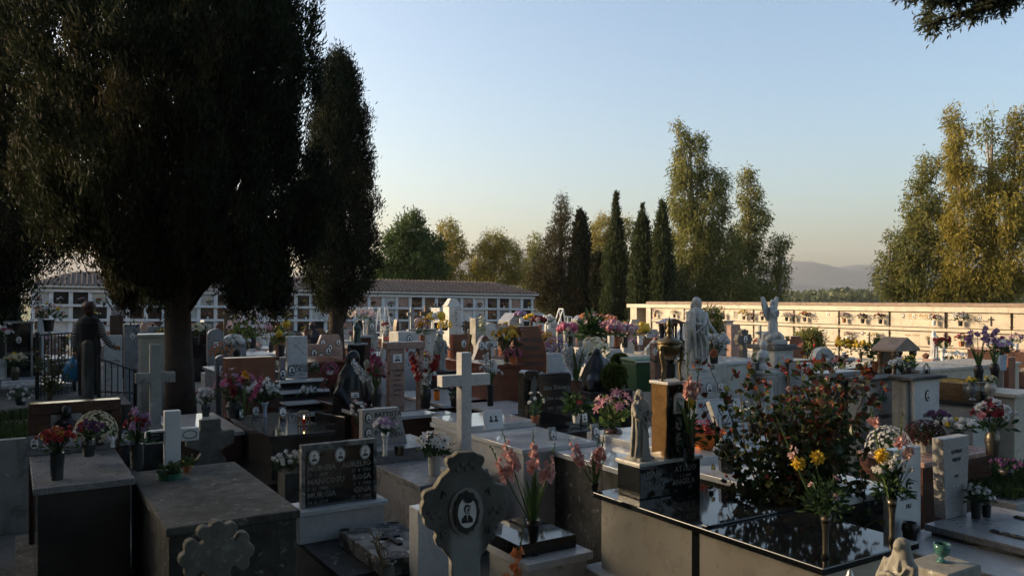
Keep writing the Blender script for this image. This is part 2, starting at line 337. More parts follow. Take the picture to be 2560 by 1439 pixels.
# ------------------------------------------------------------------ evening haze
mb = MB(); mb.box(-4600, 4600, -320, 4750, -1, 290)
m, t, b = nm('haze_air'); t.nodes.remove(b); pv = N(t, 'ShaderNodeVolumePrincipled'); pv.inputs['Color'].default_value = (.97,.97,.98,1); pv.inputs['Density'].default_value = .00011; pv.inputs['Anisotropy'].default_value = .3
t.links.new(pv.outputs[0], t.nodes['Material Output'].inputs['Volume'])
tag(mb.build('haze', m), 'pale evening haze in the air over the plain', 'haze', kind='stuff')

# ------------------------------------------------------------------ trees
def fol(n_clump, centers, radial, per, sig, ln, wdt, updir, jit, mat, root, name='foliage', hang=False):
    C = np.repeat(centers, per, 0); Rd = np.repeat(radial, per, 0)
    P = C+nrs.normal(size=C.shape)*np.asarray(sig)
    D = nrs.normal(size=C.shape)*jit+np.asarray(updir)+Rd*.4
    V, Q = cards(P, D, ln*nrs.uniform(.6, 1.3, len(P)), wdt*nrs.uniform(.6, 1.2, len(P)))
    tint = np.repeat(np.clip(np.repeat(nrs.uniform(.0, 1, n_clump), per)+nrs.normal(size=len(P))*.15, 0, 1), 4)
    return arrays(name, V, Q, mat, root, col=tint)
def trunk(root, H, r0, limbs, mat, seed=1, spread=.5, t0=.12, flare=1.25):
    rr = random.Random(seed); mb = MB()
    pts = [(rr.uniform(-.03, .03)*H*.1*k, rr.uniform(-.03, .03)*H*.1*k, H*k/8) for k in range(9)]
    mb.tube(pts, [r0*flare]+[r0*(1-.11*k) for k in range(1, 9)], 10)
    for i in range(limbs):
        k = rr.uniform(t0, .75); z = H*k; a = rr.uniform(0, 6.28); s_ = spread*rr.uniform(.5, 1)*(1-k*.6); l = H*rr.uniform(.2, .4)
        p = [(0, 0, z)]+[(math.cos(a)*s_*q**.6, math.sin(a)*s_*q**.6, z+l*q) for q in (.2, .5, 1)]
        mb.tube(p, [r0*.32, r0*.25, r0*.15, r0*.03], 5)
    return mb.build('trunk', mat, root, smooth=True)
def cypress(label, px, d, prof, nclump, per, ln, wdt, mat, tr=.3, limbs=40, name='cypress_tree', group=None, seed=1, sig=.11, loc=None, hollow=.35, wob=.2, pin=None, extra=()):
    loc = loc or (*at(px, d), 0)
    root = thing(name, label, 'tree', loc, 0, group)
    zs = np.array([p[0] for p in prof]); rs = np.array([p[1] for p in prof])
    z = nrs.uniform(zs[0], zs[-1], nclump*4); rr_ = np.interp(z, zs, rs)
    keep = nrs.uniform(0, rs.max(), len(z)) < rr_**.8+.06; z = z[keep][:nclump]; rr_ = rr_[keep][:nclump]
    ph = nrs.uniform(0, 2*math.pi, len(z))
    sc_ = 2.2/max(.8, rs.max()); wob_ = np.array([1+wob*(mnoise.noise(Vector((math.cos(a)*1.7+seed, math.sin(a)*1.7, zz*.75*sc_)))*1.6+mnoise.noise(Vector((math.cos(a)*3.6, math.sin(a)*3.6+seed, zz*2.2*sc_)))*1.1) for a, zz in zip(ph, z)])
    q = np.sqrt(nrs.uniform(hollow**2, 1, len(z)))*rr_*wob_
    C = np.stack([np.cos(ph)*q, np.sin(ph)*q, z], 1); Rd = np.stack([np.cos(ph), np.sin(ph), 0*ph], 1)*np.minimum(1, q/np.maximum(rr_, .01))[:, None]
    for (cx, cy, rx, ry, dy) in extra:
        n_ = int(rx*ry*.016); u = nrs.normal(size=(n_, 3)); u /= np.linalg.norm(u, axis=1, keepdims=True); s_ = (d+dy)/F
        C = np.concatenate([C, u*nrs.uniform(.2, 1, (n_, 1))**.5*[rx*s_, rx*s_, ry*s_]+[at(cx, d+dy)[0]-loc[0], dy, zat(cy, d+dy)]]); Rd = np.concatenate([Rd, u*.6])
    sg = np.repeat(np.minimum(1, .35+np.interp(C[:, 2], zs, rs)/max(.01, rs.max())*1.4), per)[:, None] if not extra else 1.0
    fol(len(C), C, Rd, per, np.array([[sig, sig, sig*2.0]])*sg, ln, wdt, (0, 0, .9), .38, mat, root)
    trunk(root, zs[-1]*.85, tr, limbs, M['bark'], seed, rs.max()*.75, t0=max(.05, zs[0]/zs[-1]*.8))
    return root
def blob_tree(label, d, blobs, mat, name='eucalyptus_tree', dens=150, ln=.3, wdt=.085, hang=-.7, group='trees beyond the cemetery', trunkpx=None, cl=.5, seed=3, jit=.6, tr=.22):
    bx = trunkpx or sum(b[0]*b[2] for b in blobs)/sum(b[2] for b in blobs); X0, _ = at(bx, d)
    root = thing(name, label, 'tree', (X0, d, 0), 0, group); s = d/F
    Cs = []; Rs = []; tops = []
    for (cx, cy, rx, ry) in blobs:
        ax, az = rx*s, ry*s; n = max(4, int(math.pi*ax*az*dens*2.8/24))
        u = nrs.normal(size=(n, 3)); u /= np.linalg.norm(u, axis=1, keepdims=True); rad = nrs.uniform(.25, 1, n)**.45
        ay = min((ax+az)*.5, ax*1.2); c0 = np.array([at(cx, d)[0]-X0, nrs.uniform(-.3, .3)*ay, zat(cy, d)])
        Cs.append(c0+u*rad[:, None]*[ax, ay, az]); Rs.append(u); tops.append(c0)
    C = np.concatenate(Cs); Rd = np.concatenate(Rs)
    fol(len(C), C, Rd, 24, (.19, .19, .27), ln, wdt, (0, 0, hang), jit, mat, root)
    mb = MB(); zt = max(c[2] for c in tops); mid = [c for c in tops if c[2] > zt*.5]
    mx = float(np.mean([c[0] for c in mid])); mb.tube([(0, 0, 0), (mx*.3, 0, zt*.35), (mx*.8, 0, zt*.7), (mx, 0, zt)], [tr, tr*.8, tr*.5, tr*.12], 8)
    for c in tops:
        zb = c[2]*.55; mb.tube([(mx*.4, 0, zb), ((c[0]+mx*.4)*.5, c[1]*.5, c[2]*.8), tuple(c)], [tr*.45, tr*.3, tr*.08], 5)
    mb.build('trunk', M['pale_bark'] if 'euc' in name else M['bark'], root, smooth=True)
    return root
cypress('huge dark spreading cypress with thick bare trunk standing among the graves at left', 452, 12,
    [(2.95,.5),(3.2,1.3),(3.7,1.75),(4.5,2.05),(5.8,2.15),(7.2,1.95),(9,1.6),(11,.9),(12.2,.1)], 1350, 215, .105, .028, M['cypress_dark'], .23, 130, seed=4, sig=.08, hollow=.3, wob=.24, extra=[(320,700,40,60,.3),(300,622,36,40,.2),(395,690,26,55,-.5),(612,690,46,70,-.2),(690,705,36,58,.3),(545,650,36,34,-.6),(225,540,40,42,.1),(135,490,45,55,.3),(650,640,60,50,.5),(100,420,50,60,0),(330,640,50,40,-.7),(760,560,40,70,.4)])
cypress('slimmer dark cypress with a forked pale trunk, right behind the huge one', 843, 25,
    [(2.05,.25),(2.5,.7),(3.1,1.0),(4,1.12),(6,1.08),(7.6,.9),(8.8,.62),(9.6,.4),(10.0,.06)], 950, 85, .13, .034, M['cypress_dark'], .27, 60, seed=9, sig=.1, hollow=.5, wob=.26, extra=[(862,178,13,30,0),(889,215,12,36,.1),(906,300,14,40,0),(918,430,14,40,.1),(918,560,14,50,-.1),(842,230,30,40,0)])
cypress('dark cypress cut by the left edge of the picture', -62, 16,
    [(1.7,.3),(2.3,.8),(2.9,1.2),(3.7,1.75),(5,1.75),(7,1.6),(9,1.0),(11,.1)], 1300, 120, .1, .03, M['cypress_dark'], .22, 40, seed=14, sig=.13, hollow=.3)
G6 = 'cypresses lined up before the far wood'
def cyp(label, px, d, base, pts, n, mat='cypress_green', group=G6, seed=1, **k):
    pr = [(zat(y, d), max(.03, hw*.9-2)*d/F) for (y, hw) in pts][::-1]
    return cypress(label, px, d, pr, int(n*2.0), 36, .27, .075, M[mat], .2, 14, group=group, seed=seed, sig=.14, hollow=.2, **k)
blob_tree('tall ragged brownish cypress with a thin open leader, first of the far row', 55, [(1402,505,8,22),(1406,540,18,26),(1402,580,30,34),(1396,630,42,44),(1386,690,54,54),(1392,745,60,50),(1345,720,28,50)], M['cypress_brown'], 'cypress_tree', dens=260, ln=.24, wdt=.06, hang=.5, jit=.6, group=G6, trunkpx=1402)
cyp('dark dense pointed cypress hard against the ragged brownish one', 1452, 54, 0, [(530,3),(570,17),(620,24),(720,32),(800,30)], 260, 'cypress_dark', seed=22)
cyp('thin needle cypress rising in front of the rounded golden gum tree', 1540, 52, 0, [(488,1),(540,7),(600,15),(680,32),(760,40),(800,34)], 330, seed=23)
cyp('small low dark cypress between the ragged one and the needle one', 1492, 53, 0, [(642,3),(680,10),(740,13),(790,12)], 90, 'cypress_dark', seed=24)
cyp('broad twin tipped cypress in the far row', 1606, 50, 0, [(518,2),(560,10),(610,22),(700,34),(770,36),(800,30)], 330, seed=25)
cyp('narrow dark cypress with a split top, nearest the pale niche wall', 1656, 49, 0, [(508,2),(550,9),(600,18),(680,26),(760,28),(790,25)], 280, seed=26)
blob_tree('broad layered green pine behind the niche building roof', 62, [(1025,575,36,42),(1000,612,50,32),(1062,622,52,36),(972,652,44,28),(1040,662,75,36),(955,690,42,22),(1085,682,48,24),(1020,700,90,20)], M['pine_leaf'], 'pine_tree', dens=170, ln=.4, wdt=.1, hang=.5, jit=.7)
blob_tree('small golden gum tree peeping out beside the layered pine', 75, [(1120,585,28,34),(1142,625,27,36),(1112,655,34,40),(1135,690,30,20)], M['eucalypt_gold'])
blob_tree('rounded gum tree, grey green above and golden below, behind the roof', 74, [(1235,612,40,36),(1205,650,42,42),(1268,640,38,42),(1290,678,28,34),(1195,690,40,22),(1240,695,60,20)], M['eucalypt_gold'])
blob_tree('thin pale gum tree between the roof end and the ragged cypress', 76, [(1338,612,18,30),(1334,660,22,45),(1322,705,26,30)], M['eucalypt'], dens=120)
blob_tree('rounded golden gum tree behind the thin needle cypress', 72, [(1508,572,36,32),(1552,577,34,34),(1500,630,34,48),(1532,660,44,56),(1510,720,40,45)], M['eucalypt_gold'])
blob_tree('tall gum tree with a long bent top shoot, above the pale niche wall', 58, [(1690,316,13,9),(1702,335,8,14),(1712,352,14,24),(1742,366,20,32),(1726,420,46,44),(1782,462,44,40),(1704,500,32,58),(1758,535,66,52),(1735,610,60,70),(1795,640,70,80),(1745,700,50,60),(1690,690,24,60),(1815,720,80,45),(1690,380,14,10)], M['eucalypt'], dens=170, trunkpx=1755)
blob_tree('gum tree with a round separate top, leaning on the tall one', 60, [(1866,442,22,22),(1878,500,32,30),(1895,545,36,34),(1870,600,42,44),(1862,670,60,60),(1880,730,50,35)], M['eucalypt'], dens=160, trunkpx=1872)
blob_tree('small gum tree with a sideways bough at the gap before the hills', 60, [(1948,612,24,22),(1962,602,12,8),(1938,650,22,26),(1952,690,24,34),(1940,735,28,26)], M['eucalypt'], dens=140)
blob_tree('gum tree with a single pointed top at the left of the right hand clump', 52, [(2318,425,26,38),(2285,465,18,16),(2300,510,42,44),(2335,560,56,60),(2290,620,50,60),(2325,700,66,66),(2270,690,30,60)], M['eucalypt'], dens=170)
for lb_, d_, bl_ in (('dark bushy undergrowth below the ragged first cypress', 57, [(1365,720,40,60),(1400,750,60,45),(1345,690,20,45)]), ('dark green bushy tree closing the gap in the cypress row', 56, [(1480,730,48,70),(1525,725,44,70),(1500,680,34,50)]), ('dark bushes between the last cypresses and the tall gum tree', 55, [(1575,720,42,70),(1632,740,40,60),(1690,735,46,60)])): blob_tree(lb_, d_, bl_, M['cypress_green'], 'bush', dens=110, hang=.3, group='undergrowth below the cypress row')
blob_tree('low grey gum bush at the foot of the right hand clump', 53, [(2240,600,22,26),(2225,655,28,40),(2205,700,22,32),(2245,725,45,32)], M['eucalypt'], dens=130)
blob_tree('tallest gum tree of the right hand clump with a narrow leaning top', 50, [(2378,298,18,26),(2388,340,28,36),(2392,400,34,46),(2415,460,46,52),(2405,550,56,70),(2420,650,70,80),(2420,725,80,40)], M['eucalypt_gold'], dens=170)
blob_tree('open thin gum tree showing bare twigs between its two fuller neighbours', 51, [(2462,300,22,26),(2478,345,26,34),(2500,395,26,36)], M['eucalypt'], dens=60)
blob_tree('full golden gum tree cut by the right edge of the picture', 49, [(2545,310,28,34),(2552,380,36,50),(2520,440,40,50),(2560,500,56,70),(2500,540,60,70),(2540,640,80,90),(2490,710,70,50)], M['eucalypt_gold'], dens=170)
# the tree beside the camera whose bough hangs into the picture
root = thing('cypress_tree', 'tree out of view at right whose feathery bough hangs into the top corner', 'tree', (5.9, 5.2, 0), 0)
nC = 200; u = nrs.normal(size=(nC, 3)); u /= np.linalg.norm(u, axis=1, keepdims=True)
fol(nC, u*np.array([1.2, 1.3, 2.2])+[0, 0, 6.3], u, 90, (.12, .12, .2), .14, .035, (0, 0, .8), .4, M['cypress_green'], root)
trunk(root, 8.0, .18, 14, M['bark'], 3, 1.0)
def bough(paths, d):
    P = []; D = []; mb = MB()
    for pth in paths:
        w = [Vector((at(x, d+dy)[0]-5.9, d+dy-5.2, zat(y, d+dy))) for (x, y, dy) in pth]
        mb.tube(w, [.012*(1-.7*k/len(w)) for k in range(len(w))], 5)
        for a_, b_ in zip(w[:-1], w[1:]):
            L_ = (b_-a_).length; dr = (b_-a_).normalized()
            for k in range(int(L_/.0065)):
                p = a_.lerp(b_, rnd.random()); s_ = (dr*.7+Vector((rnd.gauss(0, .6), rnd.gauss(0, .5), rnd.gauss(-.25, .5)))).normalized(); sl_ = rnd.uniform(.05, .15)
                for q in range(9):
                    o = p+s_*sl_*q/9; side = (s_*.6+Vector((rnd.gauss(0, .5), rnd.gauss(0, .3), rnd.gauss(0, .5)))).normalized(); P.append(o); D.append(side)
    V, Q = cards(np.array([tuple(p) for p in P]), np.array([tuple(x) for x in D]), .042, .0125)
    b_ = arrays('bough', V, Q, M['bough_leaf'], root, col=np.repeat(nrs.uniform(0, 1, len(Q)), 4)); mb.build('twigs', M['bark'], b_)
bough([[(2900,-160,.3),(2620,-60,.1),(2480,-5,0),(2420,38,0)], [(2620,-60,.1),(2500,8,-.1),(2400,34,-.1),(2320,66,-.1)], [(2560,-45,.1),(2440,-15,.1),(2340,10,.1),(2310,42,.1)],
       [(2480,-35,0),(2360,-22,0),(2260,-14,0)], [(2620,-60,-.1),(2500,-20,-.1),(2450,10,-.1)], [(2620,-50,0),(2540,-15,0),(2500,24,0)], [(2500,-40,.1),(2400,-20,.1),(2330,-8,.1)]], 5.0)
# unseen trees added over and behind the camera to darken the foreground
root = thing('pine_tree', 'umbrella pine spreading over the spot the picture was taken from, out of view', 'tree', (-1.2, -2.6, 0), 0)
nC = 760; a = nrs.uniform(0, 6.28, nC); q = np.sqrt(nrs.uniform(0, 1, nC)); C = np.stack([np.cos(a)*q*6.2+1.0, np.sin(a)*q*5.4+2.6, 5.5+nrs.uniform(-.3, 1.2, nC)*(1.1-q*.7)], 1)
fol(nC, C, np.stack([np.cos(a), np.sin(a), 0*a], 1)*.5, 60, (.3, .3, .2), .34, .1, (0, 0, .5), .8, M['pine_leaf'], root); trunk(root, 5.6, .28, 22, M['bark'], 8, 3.2, t0=.6)
root = thing('pine_tree', 'second umbrella pine at the left of the viewing spot, out of view', 'tree', (-7, .5, 0), 0)  # another added canopy, shading the near left tombs from the sky
nC = 420; a = nrs.uniform(0, 6.28, nC); q = np.sqrt(nrs.uniform(0, 1, nC)); C = np.stack([np.cos(a)*q*4.6, np.sin(a)*q*4.4+1.5, 5.6+nrs.uniform(-.2, 1.0, nC)*(1.1-q*.7)], 1)
fol(nC, C, np.stack([np.cos(a), np.sin(a), 0*a], 1)*.5, 60, (.3, .3, .2), .34, .1, (0, 0, .5), .8, M['pine_leaf'], root); trunk(root, 5.6, .26, 18, M['bark'], 12, 2.6, t0=.6)
for i_, (x_, y_) in enumerate(((-6.5, -3.5), (-4, -8), (0, -9.5), (3.6, -8))):  # added unseen row, cuts sky light on the fronts of near graves
    cypress('cypress behind the camera, number %s from the left, out of view' % ('one', 'two', 'three', 'four')[i_], 0, 1, [(.5,.7),(1.5,1.5),(3,1.9),(6,1.7),(9,1.0),(11,.1)], 500, 40, .34, .1, M['cypress_dark'], .25, 14, seed=60+i_, loc=(x_, y_, 0), sig=.2)
# unseen hedge added at left to keep the low sun off nearer graves
hx = thing('added_shade_hedge', 'long clipped dark hedge along the left side, just out of view', 'hedge', (-13.5, 9, 0), 0)
mb = MB(); P = []
def hedge_run(p0, p1, h, w=.9):
    p0 = Vector(p0); p1 = Vector(p1); dr = (p1-p0).normalized(); nn = Vector((-dr.y, dr.x, 0)); L_ = (p1-p0).length; n = int(L_/.5)
    for k in range(n):
        a_ = p0+dr*L_*k/n; b_ = p0+dr*L_*(k+1)/n; hh = h*(1+.07*mnoise.noise(Vector((k*.7, h, 0)))-.06)
        vs = [a_-nn*w*.5, b_-nn*w*.5, b_+nn*w*.5, a_+nn*w*.5]; mb.add([*vs, *[q_+Vector((0, 0, hh)) for q_ in vs]], [(0,3,2,1),(4,5,6,7),(0,1,5,4),(1,2,6,5),(2,3,7,6),(3,0,4,7)])
        for q_ in range(60): P.append(a_+dr*rnd.random()*.5+nn*rnd.uniform(-.55, .55)*w+Vector((0, 0, hh*rnd.uniform(.75, 1.03))))
hedge_run((1.5, -14, 0), (.2, 6, 0), 4.55); hedge_run((.2, 6, 0), (-4.2, 19, 0), 4.5)
V, Q = cards(np.array([tuple(p) for p in P]), nrs.normal(size=(len(P), 3))*.5+[0, 0, .7], .22, .06)
arrays('foliage', V, Q, M['cypress_green'], hx, col=np.repeat(nrs.uniform(0, 1, len(Q)), 4)); mb.build('shade_core', M['cypress_green'], hx)

# ------------------------------------------------------------------ niche building at the back
B0 = at(75, 36.2); B1 = at(1332, 48.5); BL = math.hypot(B1[0]-B0[0], B1[1]-B0[1]); BRZ = math.atan2(B1[1]-B0[1], B1[0]-B0[0]); BT = .0138
bld = thing('niche_building', 'long white building of burial niches under a brown tiled roof', 'building', (B0[0], B0[1], 0), BRZ)
bld.rotation_euler = (0, BT, BRZ)
NC = 33; cw = BL/NC; rp = .675; zt = 3.02; DEP = 3.4
mb = MB(); mb.box(0, BL, .1, DEP, -.9, zt); 
for c in range(NC+1): x = c*cw; ww = .085 if c not in (0, NC) else .16; mb.box(max(0, x-ww) if c else -.003, min(BL+.003, x+ww), -.02, .098, -.9, zt-.1)
for r in range(5): z = zt-.1-r*rp; mb.box(-.05, BL+.05, -.13, .096, z-.11, z)
mb.build('wall', M['plaster'], bld)
mb = MB(); mb.box(-.2, BL+.2, -.3, DEP+.3, zt+.002, zt+.1); mb.build('eave', M['white_paint'], bld)
mb = MB(); ez = zt+.102; rz_ = zt+.78; o_ = .34; hp = 1.75
mb.add([(-o_,-o_,ez),(BL+o_,-o_,ez),(BL+o_,DEP+o_,ez),(-o_,DEP+o_,ez),(hp,DEP/2,rz_),(BL-hp,DEP/2,rz_)], [(0,1,5,4),(1,2,5),(2,3,4,5),(3,0,4),(3,2,1,0)])
roof = mb.build('roof', M['roof_tile'], bld)
mb = MB(); npan = 70
for k in range(int(BL/.22)):                    # ridges of the tile courses
    x = -o_+.11+k*.22*(BL+2*o_)/BL; f = 1.0
    if x < hp: f = max(.05, (x+o_)/(hp+o_))
    if x > BL-hp: f = max(.05, (BL+o_-x)/(hp+o_))
    y1 = -o_+(DEP/2+o_)*f; z1 = ez+(rz_-ez)*f; mb.tube([(x, -o_-.04, ez+.01), (x, y1, z1+.012)], .055, 5)
mb.build('tile_ribs', M['roof_tile'], roof)
mb = MB(); mb.box(BL+.02, BL+1.0, .4, 1.6, -1, 1.95); tag(mb.build('annex_wall', M['plaster'], bld), None)
pool = ['dark_granite', 'black_stone', 'brown_granite', 'dark_granite', 'pink_granite', 'brown_granite', 'white_marble', 'black_stone', 'dark_granite', 'old_marble', 'grey_granite']
rest = MB(); cnt = 0; rr = random.Random(3); niches = []
for r in range(4):
    for c in range(NC):
        x0 = c*cw+.09; x1 = (c+1)*cw-.09; z1 = zt-.1-r*rp-.115; z0 = z1-rp+.12
        mb = MB() if r < 3 else rest
        mb.box(x0, x1, .05, .09, z0, z1)
        if r < 3:
            mb.mi = 1
            for q in range(rr.choice((1, 1, 2))): mb.disc(rr.uniform(x0+.1, x1-.1), .047, z1-rr.uniform(.1, .18), .045, .06, 10)
            if rr.random() < .6: mb.tube([(x0+.12, .02, z0), (x0+.12, .02, z0+.14)], .035, 6)
            if rr.random() < .5: mb.box(x0+.16, x1-.16, .044, .048, z0+.17, z0+.2)
            mb.build('niche_plaque', [M[rr.choice(pool)], M['photo_pale']], bld); niches.append((x0, x1, z0, r, c))
tag(rest.build('lower_plaques', M['dark_granite'], bld), None, kind='stuff')

# ------------------------------------------------------------------ pale niche wall on the right
W0 = (at(1578, 41.3)); WR = R(-58); PL = 2.1; X0 = 3.84
wl_ = thing('niche_wall', 'long pale travertine wall of burial niches catching the evening sun', 'wall', (W0[0], W0[1], 0), WR)
WL = X0+PL*9.6
mb = MB(); mb.box(1.55, WL, .06, 1.9, 0, 2.2); mb.box(-.0, 1.55, .75, 1.9, 0, 2.2); mb.build('core', M['travertine'], wl_)
mb = MB(); mb.box(0, .5, -.06, .748, .0, 2.02); mb.box(1.2, 1.55, -.06, .059, 0, 2.02); mb.build('pillar', M['travertine'], wl_, .01)
mb = MB(); mb.box(-.25, WL, -.1, 1.95, 2.022, 2.2); mb.build('cornice', M['travertine'], wl_, .008)
mb = MB(); mb.box(1.0, WL+.002, .12, 1.7, 2.202, 2.33); mb.build('gutter', M['gutter'], wl_, .01)
mb = MB(); mb.box(.52, 1.18, .7, .748, .75, 1.95); mb.build('painted_panel', M['painted_panel'], wl_)
mb = MB(); mb.box(.62, 1.08, .69, .698, .85, 1.25); mb.prism([(.72, .9), (1.05, .9), (.98, 1.4), (.88, 1.62), (.8, 1.4)], .684, .689); mb.build('painted_figure', M['wood'], wl_)
mb = MB(); mb.box(1.56, WL, .052, .0598, .05, 2.021); mb.build('joints', M['dark_wood'], wl_)
edges = [1.57]+[X0+PL*k for k in range(0, 10)]
for r in range(3):
    z1 = 2.015-r*.68
    for k in range(len(edges)-1):
        mb = MB(); mb.box(edges[k]+.04, edges[k+1]-(.04 if k != 6 else .08), -.0, .05, z1-.525, z1-.02); mb.build('niche_panel', M['travertine'], wl_, .004)
        mb = MB(); mb.box(edges[k]+.006, edges[k+1]-.006, -.02, .05, z1-.66, z1-.55); mb.build('ledge', M['travertine'], wl_, .004)
    mb = MB()
    for e in edges:
        for z in (z1-.1, z1-.44): mb.box(e-.05, e+.05, -.035, -.002, z-.012, z+.012)
    mb.build('clamps', M['dark_bronze'], wl_)
def onwall(px, off=.0):
    u = px-1280; n = (u-429)/(57.65+.0471*u); d = 38*(1-.0471*n); x = X0+n*PL
    p = Vector((W0[0], W0[1], 0))+Vector((math.cos(WR), math.sin(WR), 0))*x-Vector((-math.sin(WR), math.cos(WR), 0))*off
    return (p.x, p.y), d, x
# second, lit end of another niche wall seen past the building
p = at(1335, 62); q_ = thing('niche_wall', 'sunlit far end of another niche wall beyond the white building', 'wall', (p[0], p[1], 0), R(-10))
mb = MB(); mb.box(0, 2.2, 0, .6, 0, 2.2); mb.build('core', M['travertine'], q_, .01); mb = MB(); mb.box(-.1, 2.3, -.1, .7, 2.202, 2.42); mb.build('cornice', M['travertine'], q_, .01)
mb = MB(); [mb.box(.2+.7*k, .75+.7*k, -.02, -.002, 1.35, 2.0) for k in range(3)]; mb.build('niche_panels', M['cream_marble'], q_)
# ------------------------------------------------------------------ shared builders for graves, flowers and figures
def ell(x, z, rx, rz, n=22, sc=0, ns=0):
    return [(x+rx*(1+sc*math.cos(ns*2*math.pi*i/n))*math.cos(2*math.pi*i/n), z+rz*(1+sc*math.cos(ns*2*math.pi*i/n))*math.sin(2*math.pi*i/n)) for i in range(n)]
def portrait(root, x, y, z, w, h, frame='oval_frame', sq=False, detail=True, scallop=True, fr=1.28):
    n = 32 if detail else 14
    def out(k): return [(x-w/2*k, z-h/2*k), (x+w/2*k, z-h/2*k), (x+w/2*k, z+h/2*k), (x-w/2*k, z+h/2*k)] if sq else ell(x, z, w/2*k, h/2*k, n)
    mb = MB(); mb.prism(out(1), y-.013, y-.0091); p = mb.build('portrait', M['photo_pale'], root)
    if frame:
        mb = MB(); mb.prism(out(fr*.96) if sq or not scallop else ell(x, z, w/2*fr, h/2*fr, 48 if detail else 24, .05, 12), y-.009, y+.001); mb.build('frame', M[frame], p)
    hx = x+w*rnd.uniform(-.05, .05)
    mb = MB(); s = w*.5
    mb.prism([(hx-s*.62, z-h*.33), (hx+s*.62, z-h*.33), (hx+s*.6, z-h*.2), (hx+s*.25, z-h*.07), (hx-s*.25, z-h*.07), (hx-s*.6, z-h*.2)], y-.0152, y-.0131)
    mb.prism(ell(hx, z+h*.12, s*.34, h*.15, 12), y-.0152, y-.0131); mb.build('sitter', M['photo_dark'], p)
    if detail:
        mb = MB(); mb.prism(ell(hx+s*.03, z+h*.085, s*.25, h*.13, 12), y-.0166, y-.0153); mb.prism([(hx-s*.1, z-h*.06), (hx+s*.1, z-h*.06), (hx+s*.02, z-h*.3)], y-.0166, y-.0153); mb.build('face', M['photo_face'], p)
    return p
TXT = {}
def text_into(mb, s, x, z, y, size, align='CENTER', sx=1.0, shear=0, xf=None):
    cu = bpy.data.curves.new('t', 'FONT'); cu.body = s; cu.size = size; cu.align_x = align; cu.resolution_u = 1; cu.extrude = .0015; cu.shear = shear; cu.offset = size*.022
    o = bpy.data.objects.new('t', cu); me = bpy.data.meshes.new_from_object(o)
    vs = [(x+v.co.x*sx, y-v.co.z-.0016, z+v.co.y) for v in me.vertices]
    if xf: vs = [xf(v) for v in vs]
    mb.add(vs, [tuple(p.vertices) for p in me.polygons]); bpy.data.objects.remove(o); bpy.data.curves.remove(cu); bpy.data.meshes.remove(me)
def inscription(root, lines, y, mat='letter_dark', xf=None):
    for l in lines:
        mb = MB(); s, x, z, size = l[:4]; text_into(mb, s, x, z, y, size, l[4] if len(l) > 4 else 'CENTER', l[5] if len(l) > 5 else 1.0, l[6] if len(l) > 6 else 0, xf)
        o = mb.build('inscription', M[mat], root)
    return o
def bars(root, x0, x1, z1, n, y, h=.022, gap=.045, mat='letter_dark', seed=0):
    # lettering too far off to read: rows of small strokes
    rr = random.Random(seed); mb = MB()
    for k in range(n):
        z = z1-k*gap; w = (x1-x0)*rr.uniform(.55, 1); xm = (x0+x1)/2; x = xm-w/2
        while x < xm+w/2:
            l = h*rr.uniform(.25, .6)
            mb.box(x, x+h*.16, y-.003, y-.0005, z, z+h); mb.box(x+h*.2, x+l, y-.003, y-.0005, z+(h*.8 if rr.random() < .5 else 0), z+h*(1 if rr.random() < .5 else .2)+.004); x += l+h*.25
    return mb.build('inscription', M[mat], root)
VP = dict(cyl=[(.8,0),(.86,.04),(.95,.5),(1,1)], cone=[(.75,0),(.75,.05),(.3,.1),(.28,.22),(.55,.45),(.8,.8),(1,1)], urn=[(.6,0),(.62,.06),(.3,.12),(.35,.2),(.85,.45),(1,.65),(.85,.85),(.6,.9),(.8,1)],
          bowl=[(.5,0),(.85,.2),(1,.55),(.95,.8),(.75,1)], pot=[(.7,0),(.92,.8),(1,.8),(1,1),(.9,1)], jar=[(.7,0),(.8,.06),(.85,.4),(1,.6),(.92,.85),(.75,.95),(.8,1)], flute=[(.7,0),(.5,.12),(.5,.6),(.75,.85),(1,1)], box=[(1,0),(1,1)])
def vase(root, kind, h, r, mat, n=16, name='vase'):
    mb = MB()
    if kind == 'box':
        mb.frustum(0, 0, 0, h, r*.85, r*.85, r, r); return mb.build(name, M[mat], root, .006)
    pr = [(a*r, b*h) for a, b in VP[kind]]; mb.lathe(pr+[(pr[-1][0]*.8, h*.97), (pr[-1][0]*.75, h*.8)], n=n)
    return mb.build(name, M[mat], root, smooth=(kind not in ('pot', 'cyl') and n > 8))
def frame_of(d):
    d = Vector(d).normalized(); u = d.cross(Vector((0, 0, 1)) if abs(d.z) < .95 else Vector((1, 0, 0))).normalized(); return d, u, d.cross(u)
